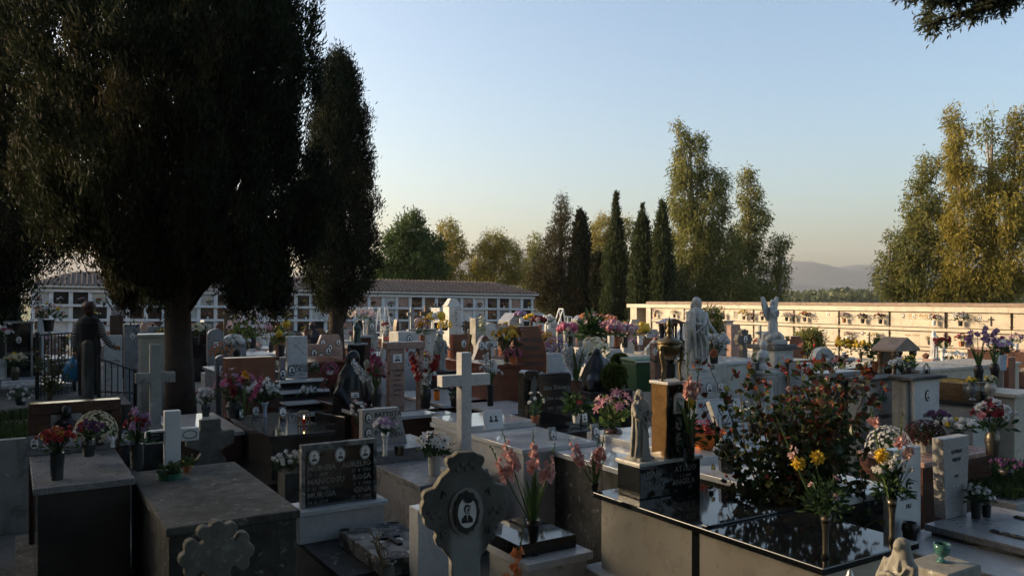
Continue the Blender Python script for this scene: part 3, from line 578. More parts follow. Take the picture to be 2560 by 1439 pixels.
def bloom(mb, p, d, r, kind, lod=1):
    p = Vector(p); d, u, w = frame_of(d)
    def ring(n, tilt, l, wd_, ph=0, off=0):
        for i in range(n):
            a = 2*math.pi*(i+ph)/n+rnd.uniform(-.12, .12); o = u*math.cos(a)+w*math.sin(a)
            mb.leaf(p+d*off, o*math.cos(tilt)+d*math.sin(tilt), l*rnd.uniform(.85, 1.1), wd_, up=d)
    if kind == 'pom':
        if lod: mb.ball(p, r*.62, 7, 5)
        else: mb.ball(p, r*.85, 6, 4)
        if lod:
            for k in range(64 if lod > 1 else 30):
                q = Vector((rnd.gauss(0, 1), rnd.gauss(0, 1), rnd.gauss(0, 1))).normalized(); q = (q+d*.3).normalized(); mb.leaf(p+q*r*.4, q, r*.62, r*.3)
        else:
            for k in range(9):
                q = Vector((rnd.gauss(0, 1), rnd.gauss(0, 1), rnd.gauss(0, 1))).normalized(); mb.leaf(p+q*r*.5, q, r*.55, r*.45)
    elif kind == 'daisy': ring(9, .25, r, r*.42); ring(6, .7, r*.6, r*.35, .5); mb.ball(p+d*r*.12, r*.22, 5, 4)
    elif kind == 'rose': ring(5, .35, r, r*.95, 0, -r*.2); ring(5, .85, r*.85, r*.8, .5, -r*.2); ring(4, 1.2, r*.7, r*.6, .2, -r*.1); mb.ball(p+d*r*.1, r*.38, 6, 4)
    elif kind == 'lily':
        ring(6, .55, r*.7, r*.42); 
        for i in range(6):
            a = 2*math.pi*i/6+.3; o = u*math.cos(a)+w*math.sin(a); mb.leaf(p+o*r*.4+d*r*.28, o*1.0-d*.1, r*.6, r*.3, up=d)
    elif kind == 'glad': ring(3, .35, r, r*.8); ring(3, .75, r*.9, r*.75, .5)
    elif kind == 'small': ring(5, .3, r, r*.7)
    elif kind == 'ball': mb.ball(p, r, 7, 5)
BN = dict(pom='pompon_blooms', daisy='daisy_blooms', rose='rose_blooms', lily='lily_blooms', small='small_blooms', ball='berries')
def bouquet(label, loc, vs, flowers, shape, fol=(60, .07), cat='flowers', name='flower_vase', group=None, lod=1, leaf='foliage', stems=True, dome=False, rz=0, squash=1, part='vase'):
    """vs=(kind,h,r,mat) ; flowers=[(kind,colour,count,size)] ; shape=(radius, height above the rim)"""
    root = thing(name, label, cat, loc, rz, group); z0 = 0; vr = .03
    if vs: vase(root, vs[0], vs[1], vs[2], vs[3], 16 if lod else 9, part); z0 = vs[1]; vr = vs[2]*.6
    rx, rzz = shape; mf = MB(); lst = []
    for (k, c, n, s) in flowers: lst += [(k, c, s)]*n
    rnd.shuffle(lst); tot = max(1, len(lst)); by = {}
    for i, (k, c, s) in enumerate(lst):
        a = i*2.39996+rnd.uniform(-.3, .3); q = math.sqrt((i+.5)/tot)
        if dome:
            b = q*math.pi*.5*1.08; dr = Vector((math.cos(a)*math.sin(b), math.sin(a)*math.sin(b), math.cos(b))); p = Vector((dr.x*rx, dr.y*rx*squash, z0+dr.z*rzz*.97+rzz*.03))*1.0
        else:
            b = q*1.15; dr = Vector((math.cos(a)*math.sin(b), math.sin(a)*math.sin(b), math.cos(b))); l = rnd.uniform(.62, 1.05); p = Vector((dr.x*rx*l*1.1, dr.y*rx*l*squash*1.1, z0+rzz*(.25+.75*dr.z*l)))
        mb = by.setdefault((k, c, i+1 if sum(f[2] for f in flowers if f[0] == k and f[1] == c) <= (30 if k == 'small' else 20 if lod else 8) else 0), MB()); bloom(mb, p, dr+Vector((0, -.35, 0)) if not dome else dr, s*rnd.uniform(.8, 1.15), k, lod)
        if stems and lod: mf.tube([(rnd.uniform(-.4, .4)*vr, rnd.uniform(-.4, .4)*vr, z0-.02), tuple(p*.5+Vector((0, 0, z0*.5))), tuple(p-dr*s*.3)], .0028, 3, False)
    nf, fl = fol
    for k in range(nf):
        a = rnd.uniform(0, 6.28); b = math.acos(rnd.uniform(-.05 if not dome else .0, 1)); dr = Vector((math.cos(a)*math.sin(b), math.sin(a)*math.sin(b), math.cos(b))); l = rnd.uniform(.15, .92)
        p = Vector((dr.x*rx*l, dr.y*rx*l*squash, z0+rzz*(.1 if not dome else 0)+dr.z*rzz*.8*l)); mf.leaf(p, dr+Vector((rnd.gauss(0, .5), rnd.gauss(0, .5), rnd.gauss(0, .4))), fl*rnd.uniform(.6, 1.3), fl*.42)
    if mf.v: mf.build('foliage', M[leaf], root)
    for (k, c, q_), mb in by.items(): mb.build(BN[k][:-1] if q_ else BN[k], M['petal_'+c], root)
    return root
def gladioli(label, loc, vs, spikes, size=.05, leaves=10, leaf_h=.5, group=None, cat='flowers', name='gladiolus_vase', extra=(), lod=1):
    """spikes=[(dx,dy,h,colour,first bloom share,last bloom share)] from the vase mouth"""
    root = thing(name, label, cat, loc, 0, group); z0 = 0
    if vs: vase(root, *vs, 14); z0 = vs[1]
    mf = MB()
    for k in range(leaves):
        a = rnd.uniform(0, 6.28); l = leaf_h*rnd.uniform(.6, 1.1); o = Vector((math.cos(a)*.24, math.sin(a)*.24, 1)).normalized(); s_ = Vector((-math.sin(a), math.cos(a), 0))*.016
        p0 = Vector((math.cos(a)*.015, math.sin(a)*.015, z0-.03)); p1 = p0+o*l*.6; p2 = p1+(o+Vector((math.cos(a)*.25, math.sin(a)*.25, 0)))*l*.4
        mf.add([p0-s_*.5, p0+s_*.5, p1+s_, p1-s_, p2], [(0,1,2,3), (3,2,4)])
    mf.build('foliage', M['stem'], root) if leaves else None
    for (dx, dy, h, c, f0, f1) in spikes:
        sm = MB(); bm_ = MB(); tip = Vector((dx, dy, z0+h)); b0 = Vector((dx*.06, dy*.06, z0-.03)); pts = [b0.lerp(tip, q)+Vector((dx*.12*q*(1-q), 0, 0)) for q in (0, .35, .7, 1)]
        sm.tube(pts, [.006, .0055, .005, .002], 5); dv = (tip-b0).normalized(); n = int(9+h*8); 
        for k in range(n):
            q = f0+(1-f0)*k/n; p = b0.lerp(tip, q); a = (1 if k % 2 else -1)*.75+rnd.uniform(-.3, .3)-1.57; o = Vector((math.cos(a), math.sin(a), .3))
            if q < f1:
                s_ = size*(1.15-.5*(q-f0)/(f1-f0+.01)); [bloom(bm_, p+o*s_*.4+Vector((rnd.gauss(0, .007), rnd.gauss(0, .007), rnd.gauss(0, .01))), o+Vector((rnd.gauss(0, .3), rnd.gauss(0, .3), rnd.gauss(0, .3))), s_, 'glad' if lod else 'small', 0) for e in range(2 if rnd.random() < .5 else 1)]
            else: sm.leaf(p, dv*.8+o*.35, size*(1.1-.6*q), size*.4)
        st = sm.build('stem', M['stem'], root)
        if bm_.v: bm_.build('blooms', M['petal_'+c], st)
    for (k, c, n, s, rx, rz_) in extra:
        for i in range(n):
            mb = MB(); a = i*2.4; q = math.sqrt((i+.5)/n); dr = Vector((math.cos(a)*q, math.sin(a)*q-.2, .9-.5*q)); bloom(mb, (math.cos(a)*q*rx, math.sin(a)*q*rx, z0+rz_*(.5+.5*rnd.random())), dr, s, k, lod)
            mb.build(BN[k][:-1], M['petal_'+c], root)
    return root
def pot_mum(label, loc, r, h, flower, n, s, potm='terracotta', ph=.16, group=None, kind='daisy', lod=1, fol=None, name='potted_chrysanthemum', squash=1):
    return bouquet(label, loc, ('pot', ph, r*.5, potm) if ph else None, [(kind, flower, n, s)], (r, h), fol or (int(90+n*.6), .05), 'potted plant', name, group, lod, dome=True, stems=False, part='pot', squash=squash)
# ---- stone pieces (local frame: x along the front, -y towards the viewer)
def slab(root, name, x0, x1, y0, y1, z0, z1, mat, bev=.006): return MB().box(x0, x1, y0, y1, z0, z1).build(name, M[mat], root, bev)
def outline(kind, w, h):
    a = w/2
    if kind == 'rect': return [(-a,0),(a,0),(a,h),(-a,h)]
    if kind == 'slant': return [(-a,0),(a,0),(a*.62,h),(-a,h)]
    if kind == 'cut': return [(-a,0),(a,0),(a,h*.8),(a*.45,h),(-a,h)]
    if kind == 'chamfer': return [(-a,0),(a,0),(a,h*.85),(a*.7,h),(-a*.7,h),(-a,h*.85)]
    if kind == 'gable': return [(-a,0),(a,0),(a,h*.8),(0,h),(-a,h*.8)]
    if kind == 'round': return [(-a,0),(a,0)]+[(a*math.cos(t), h-a*.75+a*.75*math.sin(t)) for t in [math.pi*k/14 for k in range(15)]]
    if kind == 'wave': return [(-a,0),(a,0)]+[(a-w*k/12, h*(.86+.14*math.sin(k/12*math.pi*1.5+.4))) for k in range(13)]
    if kind == 'shoulder': return [(-a,0),(a,0),(a,h*.7),(a*.7,h*.72),(a*.6,h*.9),(a*.3,h),(-a*.3,h),(-a*.6,h*.9),(-a*.7,h*.72),(-a,h*.7)]
    if kind == 'flare': return [(-a*.8,0),(a*.8,0),(a,h),(-a,h)]
def lat(cx, top, w, l, trefoil=True, shaft=.24, thick=0):
    """latin cross outline with clover ends: top at z=top, arm span w, total length l"""
    s = w*shaft/2; ac = top-w*.5; pts = []; r = w*.13
    def lobe(cxx, czz, a0, a1, rr): return [(cxx+rr*math.cos(a0+(a1-a0)*k/7), czz+rr*math.sin(a0+(a1-a0)*k/7)) for k in range(8)]
    P = math.pi
    pts += [(cx-s*1.15, top-l), (cx+s*1.15, top-l), (cx+s, ac-s*1.3)]
    pts += [(cx+s*1.3, ac-s)]
    pts += lobe(cx+w*.36, ac-s*1.05, -P*.9, -P*.02, r*.72)[1:]+lobe(cx+w*.42, ac, -P*.42, P*.42, r*.85)+lobe(cx+w*.36, ac+s*1.05, P*.02, P*.9, r*.72)[:-1]
    pts += [(cx+s*1.3, ac+s), (cx+s, ac+s*1.3)]
    pts += lobe(cx+s*1.05, top-w*.14, -P*.4, P*.48, r*.72)+lobe(cx, top-r*.85, P*.1, P*.9, r*.85)+lobe(cx-s*1.05, top-w*.14, P*.52, P*1.4, r*.72)
    pts += [(cx-s, ac+s*1.3), (cx-s*1.3, ac+s)]
    pts += lobe(cx-w*.36, ac+s*1.05, P*.1, P*.98, r*.72)[1:]+lobe(cx-w*.42, ac, P*.58, P*1.42, r*.85)+lobe(cx-w*.36, ac-s*1.05, P*1.02, P*1.9, r*.72)[:-1]
    pts += [(cx-s*1.3, ac-s), (cx-s, ac-s*1.3)]
    return pts
def plain_cross(root, w, h, s, t, za, mat, z0=0, bev=.006, x=0, y=0):
    mb = MB(); a = s/2
    mb.prism([(x-a,z0),(x+a,z0),(x+a,za-a),(x+w/2,za-a),(x+w/2,za+a),(x+a,za+a),(x+a,z0+h),(x-a,z0+h),(x-a,za+a),(x-w/2,za+a),(x-w/2,za-a),(x-a,za-a)], y-t/2, y+t/2)
    return mb.build('cross', M[mat], root, bev)
def tomb(label, c, w, l, h, body, cover, group=None, ov=.035, ct=.05, base=None, name='tomb', rz=TH, z=0, cat='tomb', bev=.006):
    """box tomb: c is the middle; w along the front, l back to front; h the height of its top"""
    root = thing(name, label, cat, (c[0], c[1], z), rz, group)
    slab(root, 'body', -w/2+ov, w/2-ov, -l/2+ov, l/2-ov, .0, h-ct-.002, body, bev)
    slab(root, 'cover_slab', -w/2, w/2, -l/2, l/2, h-ct, h, cover, bev)
    if base: slab(root, 'plinth', -w/2-base[0], w/2+base[0], -l/2-base[0], l/2+base[0], -.02, base[1], base[2], bev)
    return root
def headstone(label, loc, w, h, t, kind, mat, group=None, por=(), lines=None, rows=None, base=None, name='headstone', lmat='letter_dark', cat='headstone', detail=True, cap=None, tilt=0, bev=.005):
    """loc = middle of the foot of the front face"""
    root = thing(name, label, cat, loc, TH, group); z0 = 0
    if base: slab(root, 'base', -w/2-base[0], w/2+base[0], -base[0], t+base[0], 0, base[1], base[2] if len(base) > 2 else mat); z0 = base[1]+.001
    hh = h-z0; MB().prism([(x, z+z0) for x, z in outline(kind, w, hh)], 0, t).build('stone', M[mat], root, bev)
    if cap: slab(root, 'cap', -w/2-.04, w/2+.04, -.04, t+.04, h+.001, h+cap[0], cap[1])
    for q in por:
        x, z, pw, ph = q[:4]; portrait(root, x*w, 0, z0+z*hh, pw, ph, q[4] if len(q) > 4 else 'dark_frame', q[5] if len(q) > 5 else False, detail)
    if lines: inscription(root, [(s, x*w, z0+z*hh, sz, *r) for (s, x, z, sz, *r) in lines], 0, lmat)
    if rows: bars(root, rows[0]*w, rows[1]*w, z0+rows[2]*hh, rows[3], 0, rows[4] if len(rows) > 4 else .03, rows[5] if len(rows) > 5 else .055, lmat, int(loc[0]*100))
    if tilt: root.rotation_euler = (R(tilt), 0, TH)
    return root
# ---- figures: shapes fused into one skin
def fuse(mb, vox, name, mat, parent, it=3, fac=.5):
    me = bpy.data.meshes.new(name); me.from_pydata(mb.v, [], mb.f); o = bpy.data.objects.new(name, me); COL.objects.link(o)
    r = o.modifiers.new('r', 'REMESH'); r.mode = 'VOXEL'; r.voxel_size = vox
    if it: s = o.modifiers.new('s', 'SMOOTH'); s.factor = fac; s.iterations = it
    dg = bpy.context.evaluated_depsgraph_get(); out = bpy.data.meshes.new_from_object(o.evaluated_get(dg)); bpy.data.objects.remove(o); out.name = name
    return link(name, out, mat, parent, smooth=True)
def robed(root, H, mat, pose='pray', name='figure', x=0, y=0, z=0, turn=0, vox=None, veil=True, base=True, wings=False, halo=False, head_turn=0):
    b = MB()
    b.lathe([(.0,0),(.165,0),(.16,.05),(.145,.2),(.135,.38),(.128,.5),(.128,.6),(.135,.7),(.125,.78),(.085,.83),(.045,.86),(.04,.9)], n=44, sx=1, sy=.74, fold=.11, nf=9)
    ht = R(head_turn); hc = (.01*math.sin(ht), -.012, .93)
    b.ball(hc, (.048, .055, .066), 14, 10); b.ball((hc[0]+.05*math.sin(ht), hc[1]-.05*math.cos(ht), .925), (.01, .014, .014), 8, 6)
    if veil: b.lathe([(.1,.76),(.085,.86),(.068,.92),(.06,.97),(.03,1.0),(.002,1.005)], y=.016, n=16, sx=1, sy=.9); b.lathe([(.13,.3),(.135,.6),(.13,.78),(.06,.86)], y=.03, n=18, sx=1, sy=.6, fold=.04, nf=6)
    else:
        b.ball((0, .012, .945), (.056, .056, .062), 12, 8); b.tube([(-.045,.02,.93),(-.055,.03,.87),(-.05,.045,.82)], [.025,.03,.02], 8); b.tube([(.045,.02,.93),(.055,.03,.87),(.05,.045,.82)], [.025,.03,.02], 8); b.ball((hc[0]+.03*math.sin(ht), hc[1]-.04*math.cos(ht), .88), (.025,.025,.035), 8, 6)
    def arm(pts, r): b.tube(pts, r, 9); b.ball(pts[-1], r[-1]*1.05, 8, 6); b.ball(pts[1], r[1], 8, 6)
    if pose == 'pray':
        for s in (-1, 1): arm([(s*.125,0,.79),(s*.15,-.06,.64),(s*.02,-.135,.71)], [.045,.045,.024]); b.tube([(s*.14,-.05,.65),(s*.1,-.1,.55)], [.05,.02], 8)
    elif pose == 'open':
        for s in (-1, 1): arm([(s*.125,0,.79),(s*.17,-.03,.62),(s*.25,-.11,.53)], [.045,.042,.022]); b.tube([(s*.16,-.03,.62),(s*.19,-.04,.4)], [.045,.02], 8)
    elif pose == 'down':
        arm([(-.125,0,.79),(-.16,-.02,.62),(-.06,-.13,.62)], [.045,.045,.022]); arm([(.125,0,.79),(.17,-.02,.62),(.25,-.08,.5)], [.045,.04,.02])
        b.tube([(-.16,-.03,.66),(-.17,-.03,.45),(-.15,-.04,.3)], [.055,.05,.02], 9)
    for k, (p0, p1, p2) in enumerate((((-.11,-.06,.78),(0,-.125,.6),(.13,-.05,.42)), ((-.12,-.05,.72),(-.02,-.12,.5),(.12,-.07,.28)), ((.11,-.06,.78),(.06,-.12,.66),(.0,-.125,.5)))): b.tube([p0, p1, p2], [.012,.015,.012], 6)
    if wings:
        for s in (-1, 1): b.prism([(s*.03,.7),(s*.14,.88),(s*.32,1.08),(s*.42,1.06),(s*.4,.88),(s*.34,.7),(s*.24,.54),(s*.12,.44),(s*.04,.55)], .06, .11)
    if base: b.lathe([(.0,-.04),(.18,-.04),(.18,.012),(.0,.012)], n=24)
    c, s_ = math.cos(turn), math.sin(turn)
    b.v = [(x+(vx*c-vy*s_)*H, y+(vx*s_+vy*c)*H, z+(vz+(.04 if base else 0))*H/(1.045 if base else 1.0)) for vx, vy, vz in b.v]
    return fuse(b, vox or H*.009, name, M[mat], root, 1)
# ------------------------------------------------------------------ nearest graves
def ctr(lf, w, l): return grid(lf, w/2, -l/2)
def on(px, py, z): return (*onz(px, py, z), z)
# A black topped marble tomb
A_ = tomb('white marble tomb with a shiny black top, nearest at right', ctr((1.73, 4.44), .92, 2.08), .92, 2.08, 1.0, 'cream_marble', 'black_stone', base=(.07, .42, 'old_marble'), ov=.045, ct=.042)
MB().box(-.417, -.411, -.05, .02, .421, .955).build('joint_strip', M['black_stone'], A_); slab(A_, 'border', -.44, .44, -.14, -.09, 1.001, 1.016, 'black_stone', .004)
mb = MB(); 
mb.box(-.42, .42, -1.0, -.988, .43, .95); mb.build('end_panel', M['cream_marble'], A_)
p = onz(1600, 1250, 1.0); q = grid(p, .31, -.13)
hb = thing('headstone', 'low black inscribed block with a marble top on the shiny black tomb', 'headstone', (*q, 1.0), TH)
slab(hb, 'stone', -.31, .31, -.13, .13, .001, .245, 'black_stone'); slab(hb, 'cap', -.325, .325, -.145, .145, .247, .275, 'old_marble', .008)
inscription(hb, [('PIRAS', -.17, .165, .062), ('ATTILIO', .15, .17, .062), ('23  4  1919', -.17, .125, .03), ('6  2  1986', .15, .125, .03), ('DUGAS', -.17, .07, .062), ('ANGELA', .13, .07, .062), ('11  9  1924', -.1, .03, .03), ('2 9', .2, .03, .03)], -.13, 'letter_metal')
pz = 1.0+.276; p = onz(1668, 1146, pz); q = grid(p, .1, -.085)
pl = thing('memorial_pillar', 'square pillar, golden granite at the side and black in front, with two portraits', 'pillar', (*q, pz), TH)
slab(pl, 'granite_core', -.1, .1, -.08, .09, 0, .56, 'gold_granite', .002); slab(pl, 'front_plate', -.099, .101, -.098, -.0805, .001, .561, 'black_stone', .002); slab(pl, 'cap', -.115, .115, -.11, .105, .562, .585, 'white_marble', .004)
MB().prism([(-.052, .34), (.052, .34), (.052, .46)]+[(.052*math.cos(math.pi*k/10), .46+.04*math.sin(math.pi*k/10)) for k in range(1, 10)]+[(-.052, .46)], -.112, -.0985).build('relief_plate', M['photo_pale'], pl, .002)
mb = MB(); cx = .004
for rr_, z_ in ((.036, .41), (.024, .415)): mb.tube([(cx+rr_*math.cos(a/10*5.2+.6), -.113, z_+rr_*1.35*math.sin(a/10*5.2+.6)) for a in range(11)], .0022, 4)
mb.tube([(-.03, -.113, .36), (.0, -.113, .385), (.03, -.113, .395)], .002, 4); mb.tube([(-.012, -.113, .42), (.004, -.113, .395), (.022, -.113, .4)], .003, 4); mb.build('relief_drawing', M['letter_dark'], pl)
portrait(pl, .0, -.099, .262, .05, .075); portrait(pl, .0, -.099, .145, .05, .075)
ur = thing('bronze_urn', 'tarnished bronze tripod urn with a flame knob on top of the pillar', 'urn', (*q, pz+.587), TH+.35)
mb = MB(); mb.lathe([(.0,.16),(.03,.165),(.07,.2),(.092,.245),(.09,.28),(.084,.285)], n=18); mb.build('bowl', M['bronze'], ur, smooth=True)
mb = MB(); mb.lathe([(.105,.287),(.105,.296),(.08,.315),(.03,.335),(.018,.35),(.026,.37),(.03,.385),(.02,.4),(.016,.41),(.027,.43),(.02,.455),(.006,.475),(.0015,.5)], n=18); mb.build('lid', M['bronze'], ur, smooth=True)
for k in range(3):
    a = k*2.094+.9; mb = MB(); c_, s_ = math.cos(a), math.sin(a); mb.tube([(c_*.088, s_*.088, .27), (c_*.1, s_*.1, .2), (c_*.078, s_*.078, .1), (c_*.085, s_*.085, .03), (c_*.1, s_*.1, .0)], [.017, .02, .012, .013, .02], 8); mb.ball((c_*.1, s_*.1, .25), .022, 8, 6); mb.build('leg', M['bronze'], ur, smooth=True)
st = thing('statuette', 'sandy stone statuette of a robed man with joined hands beside the pillar', 'statue', (*grid(onz(1613, 1150, pz), 0, -.06), pz), TH+.15)
robed(st, .53, 'cream_marble' if False else 'pale_cement', 'pray', 'figure', veil=False, vox=.0045, head_turn=-25)
slab(st, 'plinth', -.085, .085, -.075, .075, .0, .02, 'pale_cement', .004)
bv = on(1726, 1150, pz); gladioli('black vase with gladiolus buds and leafy stalks pressed behind the pillar', bv, ('cyl', .2, .035, 'black_stone'), [(-.02, .02, .62, 'salmon', .5, .7), (.07, .0, .55, 'palepink', .55, .75)], .04, 6, .3)
bouquet('yellow pompon on leafy stems to the right of the dark pillar', (*grid(bv[:2], .05, -.13), pz-.08), ('cyl', .15, .03, 'dark_glass'), [('pom', 'yellow', 1, .055), ('pom', 'salmon', 1, .02)], (.11, .46), (130, .08))
# vases on A
v1 = on(2064, 1392, 1.002)
gladioli('slim pewter vase with two yellow pompons and a long gladiolus bud on the black slab', v1, ('flute', .25, .035, 'pewter'), [(-.27, .05, .56, 'palepink', .62, .68)], .03, 4, .18)
r_ = bouquet('leaf spray with two large yellow pompons standing in the pewter vase', (v1[0], v1[1], 1.25), None, [('small', 'pink', 1, .03), ('rose', 'palepink', 2, .026)], (.135, .24), (150, .065), cat='flowers', name='flower_spray')
for px, py in ((1995, 1156), (2043, 1143)):
    d_ = v1[1]; mb = MB(); x_ = at(px, d_)[0]-v1[0]; z_ = zat(py, d_)-1.25; bloom(mb, (x_, 0, z_), (0, -.7, .5), .047, 'pom', 2); b_ = mb.build('pompon_bloom', M['petal_yellow'], r_); mb = MB(); mb.tube([(0, 0, 0), (x_*.7, 0, z_*.5), (x_, .01, z_-.03)], .004, 5); mb.build('stem', M['stem'], b_)
v2 = on(2230, 1352, 1.002)
gladioli('fluted pewter vase with tall green gladiolus tips at the corner of the black slab', v2, ('flute', .27, .035, 'pewter'), [(-.13, 0, .55, 'salmon', .84, .88), (.08, .03, .53, 'salmon', .62, .72), (.1, -.02, .3, 'palepink', .9, .95)], .035, 5, .2)
r_ = bouquet('white and yellow pompon bunch with drooping leaves in the corner vase', (v2[0], v2[1], 1.27), None, [('pom', 'white', 15, .026)], (.11, .29), (140, .06), name='flower_spray', squash=.8)
mb = MB(); bloom(mb, (-.09, -.06, .27), (-.2, -.8, .5), .052, 'pom', 2); mb.build('pompon_bloom', M['petal_yellow'], r_)
# rose bush behind A
rb = thing('rose_bush', 'big straggling rose bush with reddish leaves and hips behind the black slab', 'bush', (2.2, 6.2, .25), 0); rb.scale = (1.06, 1.05, 1.1)
ms = MB(); ml = MB(); mr = MB(); mh = MB(); mw = MB()
for k in range(60):
    a = rnd.uniform(0, 6.28); sp = rnd.uniform(.1, .62); hgt = rnd.uniform(.55, 1.62); tip = Vector((math.cos(a)*sp, math.sin(a)*sp*.7, hgt)); 
    if k < 4: tip = Vector(((-.66, -.72, -.5, .1)[k], -.1, (1.58, 1.3, .95, 1.72)[k]))
    b0 = Vector((rnd.uniform(-.12, .12), rnd.uniform(-.1, .1), 0)); mid = b0.lerp(tip, .55)+Vector((rnd.gauss(0, .07), rnd.gauss(0, .06), .08)); ms.tube([b0, mid, tip], [.008, .006, .0025], 4)
    for q in range(56):
        t_ = rnd.uniform(.06, 1); p_ = (b0.lerp(mid, t_*2) if t_ < .5 else mid.lerp(tip, t_*2-1))+Vector((rnd.gauss(0, .075), rnd.gauss(0, .07), rnd.gauss(0, .06))); red = p_.z > 1.15+rnd.gauss(.12, .28)
        dv = Vector((rnd.gauss(0, 1), rnd.gauss(-.2, 1), rnd.gauss(0, .6)))
        for e in range(3): (mr if red and rnd.random() < .52 else ml).leaf(p_, dv+Vector((rnd.gauss(0, .6), rnd.gauss(0, .6), rnd.gauss(0, .5))), rnd.uniform(.042, .072), .04)
    if rnd.random() < .5: mh.ball(tip, .011, 7, 5)
    if rnd.random() < .28: mw = MB(); bloom(mw, tip+Vector((0, -.05, -.1)), (0, -1, .4), .028, 'rose', 0); mw.build('rose', M['petal_palepink'], rb)
ms.build('stems', M['twig'], rb); ml.build('green_leaves', M['rose_leaf'], rb); mr.build('red_leaves', M['red_leaf'], rb); mh.build('rose_hips', M['red_wax'], rb)
# B portrait cross in front
bx = at(1165, 3.3); B_ = thing('cross', 'dark weathered cross of clover shape with an oval portrait, nearest in the middle', 'cross', (bx[0], bx[1], 0), TH)
k_ = 3.3/F*1.06; top = zat(1128, 3.3); ac = zat(1268, 3.3); B_.rotation_euler = (0, 0, .32)
right = [(20,1130),(31,1139),(44,1142),(47,1152),(44,1164),(38,1169),(46,1178),(60,1190),(67,1203),(76,1215),(88,1218),(98,1222),(104,1232),(101,1244),(107,1258),(107,1276),(100,1288),(99,1302),(90,1312),(78,1318),(70,1329),(75,1342),(70,1356),(58,1364),(50,1378),(40,1390),(36,1400)]
rt = [(x*k_, zat(y, 3.3)) for x, y in right]+[(36*k_, 0)]; MB().prism(rt+[(-x*1.0, z) for x, z in rt[::-1]], 0, .05).build('cross', M['worn_cement'], B_, .007)
for sx_ in (-1, 1):
    for z_, dz in ((ac+.075, .03), (ac-.115, -.03)): MB().tube([(sx_*.082, -.001, z_-dz*.6), (sx_*.098, -.003, z_), (sx_*.104, -.001, z_-dz)], .0045, 5).build('carved_scroll', M['worn_cement'], B_, smooth=True)
    for k in range(4): MB().ball((sx_*(.105+.017*k), .001, ac-.03+.02*(k % 2)), (.012, .005, .01), 8, 5).build('carved_petal', M['worn_cement'], B_, smooth=True)
for k in range(5): MB().ball((.018*(k-2), .001, ac+.16+.02*(k % 2)), (.012, .005, .013), 8, 5).build('carved_petal', M['worn_cement'], B_, smooth=True)
mb = MB(); mb.prism(ell(0, ac-.015, .072, .1, 30), -.008, -.001); mb.build('portrait_seat', M['pale_cement'], B_)
P_ = portrait(B_, .0, -.008, ac-.015, .078, .125, 'dark_frame', fr=1.36)
mb = MB(); mb.prism(ell(.004, ac+.038, .019, .014, 12), -.0265, -.0248); [mb.prism(ell(.004+e*.008, ac+.014, .0036, .0022, 8), -.0265, -.0248) for e in (-1, 1)]; mb.prism([(.0, ac-.008), (.007, ac-.008), (.004, ac+.008)], -.026, -.0248); mb.prism(ell(.004, ac-.016, .006, .002, 8), -.0265, -.0248); mb.build('features', M['photo_dark'], P_)
# C concrete tomb
C_ = tomb('bare grey concrete tomb with a wide stained top in the near left', ctr((-2.18, 5.04), .86, 1.92), .86, 1.92, 1.05, 'concrete', 'concrete', ov=.02, ct=.06, bev=.012)
p = on(425, 1196, 1.05); dp = pot_mum('shallow green dish with a clay pot of pale succulents on the concrete tomb', p, .085, .1, 'cream', 5, .01, 'terracotta', .05, kind='small', fol=(150, .045)); mb = MB(); mb.lathe([(.085,.0),(.09,.05),(.095,.055),(.088,.05),(.08,.02)], n=20); mb.build('dish', M['green_plastic'], dp)
pot_mum('small clay pot of yellowish succulents beside the green dish', on(468, 1180, 1.05), .075, .1, 'yellow', 6, .012, 'terracotta', .06, kind='small', fol=(90, .05))
p = at(430, 6.95); wc = thing('cross', 'white painted cross with a dark name plate and an oval plate on its arms', 'cross', (p[0], p[1], 1.05), TH)
k_ = wl(1, 430, 6.95); za = zat(1087, 6.95)-1.05; plain_cross(wc, .125*.95, zat(1025, 6.95)-1.05, .125, .09, .22, 'plaster')
for o in list(wc.children): bpy.data.objects.remove(o)
mb = MB(); hx_ = zat(1025, 6.95)-1.05; mb.box(-.065, .065, -.045, .045, 0, hx_); mb.build('upright', M['plaster'], wc, .006)
for sx_ in (-1, 1):
    mb = MB(); mb.box(*((-.215, -.0655) if sx_ < 0 else (.0655, .215)), -.04, .035, za-.055, za+.055); ar = mb.build('arm', M['plaster'], wc, .004)
    if sx_ < 0: MB().box(-.203, -.075, -.046, -.0405, za-.042, za+.042).build('name_plate', M['black_stone'], ar); bars(wc, -.195, -.085, za+.015, 2, -.046, .014, .03, 'letter_metal', 4)
    else: mb = MB(); mb.tube([(.14+.058*math.cos(a/16*6.283), -.041, za+.034*math.sin(a/16*6.283)) for a in range(17)], .004, 4); mb.build('oval_line', M['letter_dark'], ar)
# D pale clover cross
p = at(545, 4.3); D_ = thing('cross', 'pale crusted cement cross with clover ends at the bottom edge', 'cross', (p[0], p[1], 0), TH)
MB().prism(lat(0, zat(1302, 4.3), .37, zat(1302, 4.3), shaft=.36), 0, .07).build('cross', M['lichen_cross'], D_, .008)
# G mossy cross
p = at(527, 8.2); G_ = thing('cross', 'grey green concrete cross with rounded shoulders behind the bare concrete tomb', 'cross', (p[0], p[1], 0), TH); tz = zat(1048, 8.2)
MB().prism([(-.14, 0), (.14, 0), (.15, tz-.42), (.09, tz-.34), (.14, tz-.3), (.235, tz-.26), (.235, tz-.12), (.13, tz-.13), (.1, tz-.09), (.1, tz), (-.1, tz), (-.1, tz-.09), (-.13, tz-.13), (-.235, tz-.12), (-.235, tz-.26), (-.14, tz-.3), (-.09, tz-.34), (-.15, tz-.42)], 0, .09).build('cross', M['dark_cement'], G_, .008)
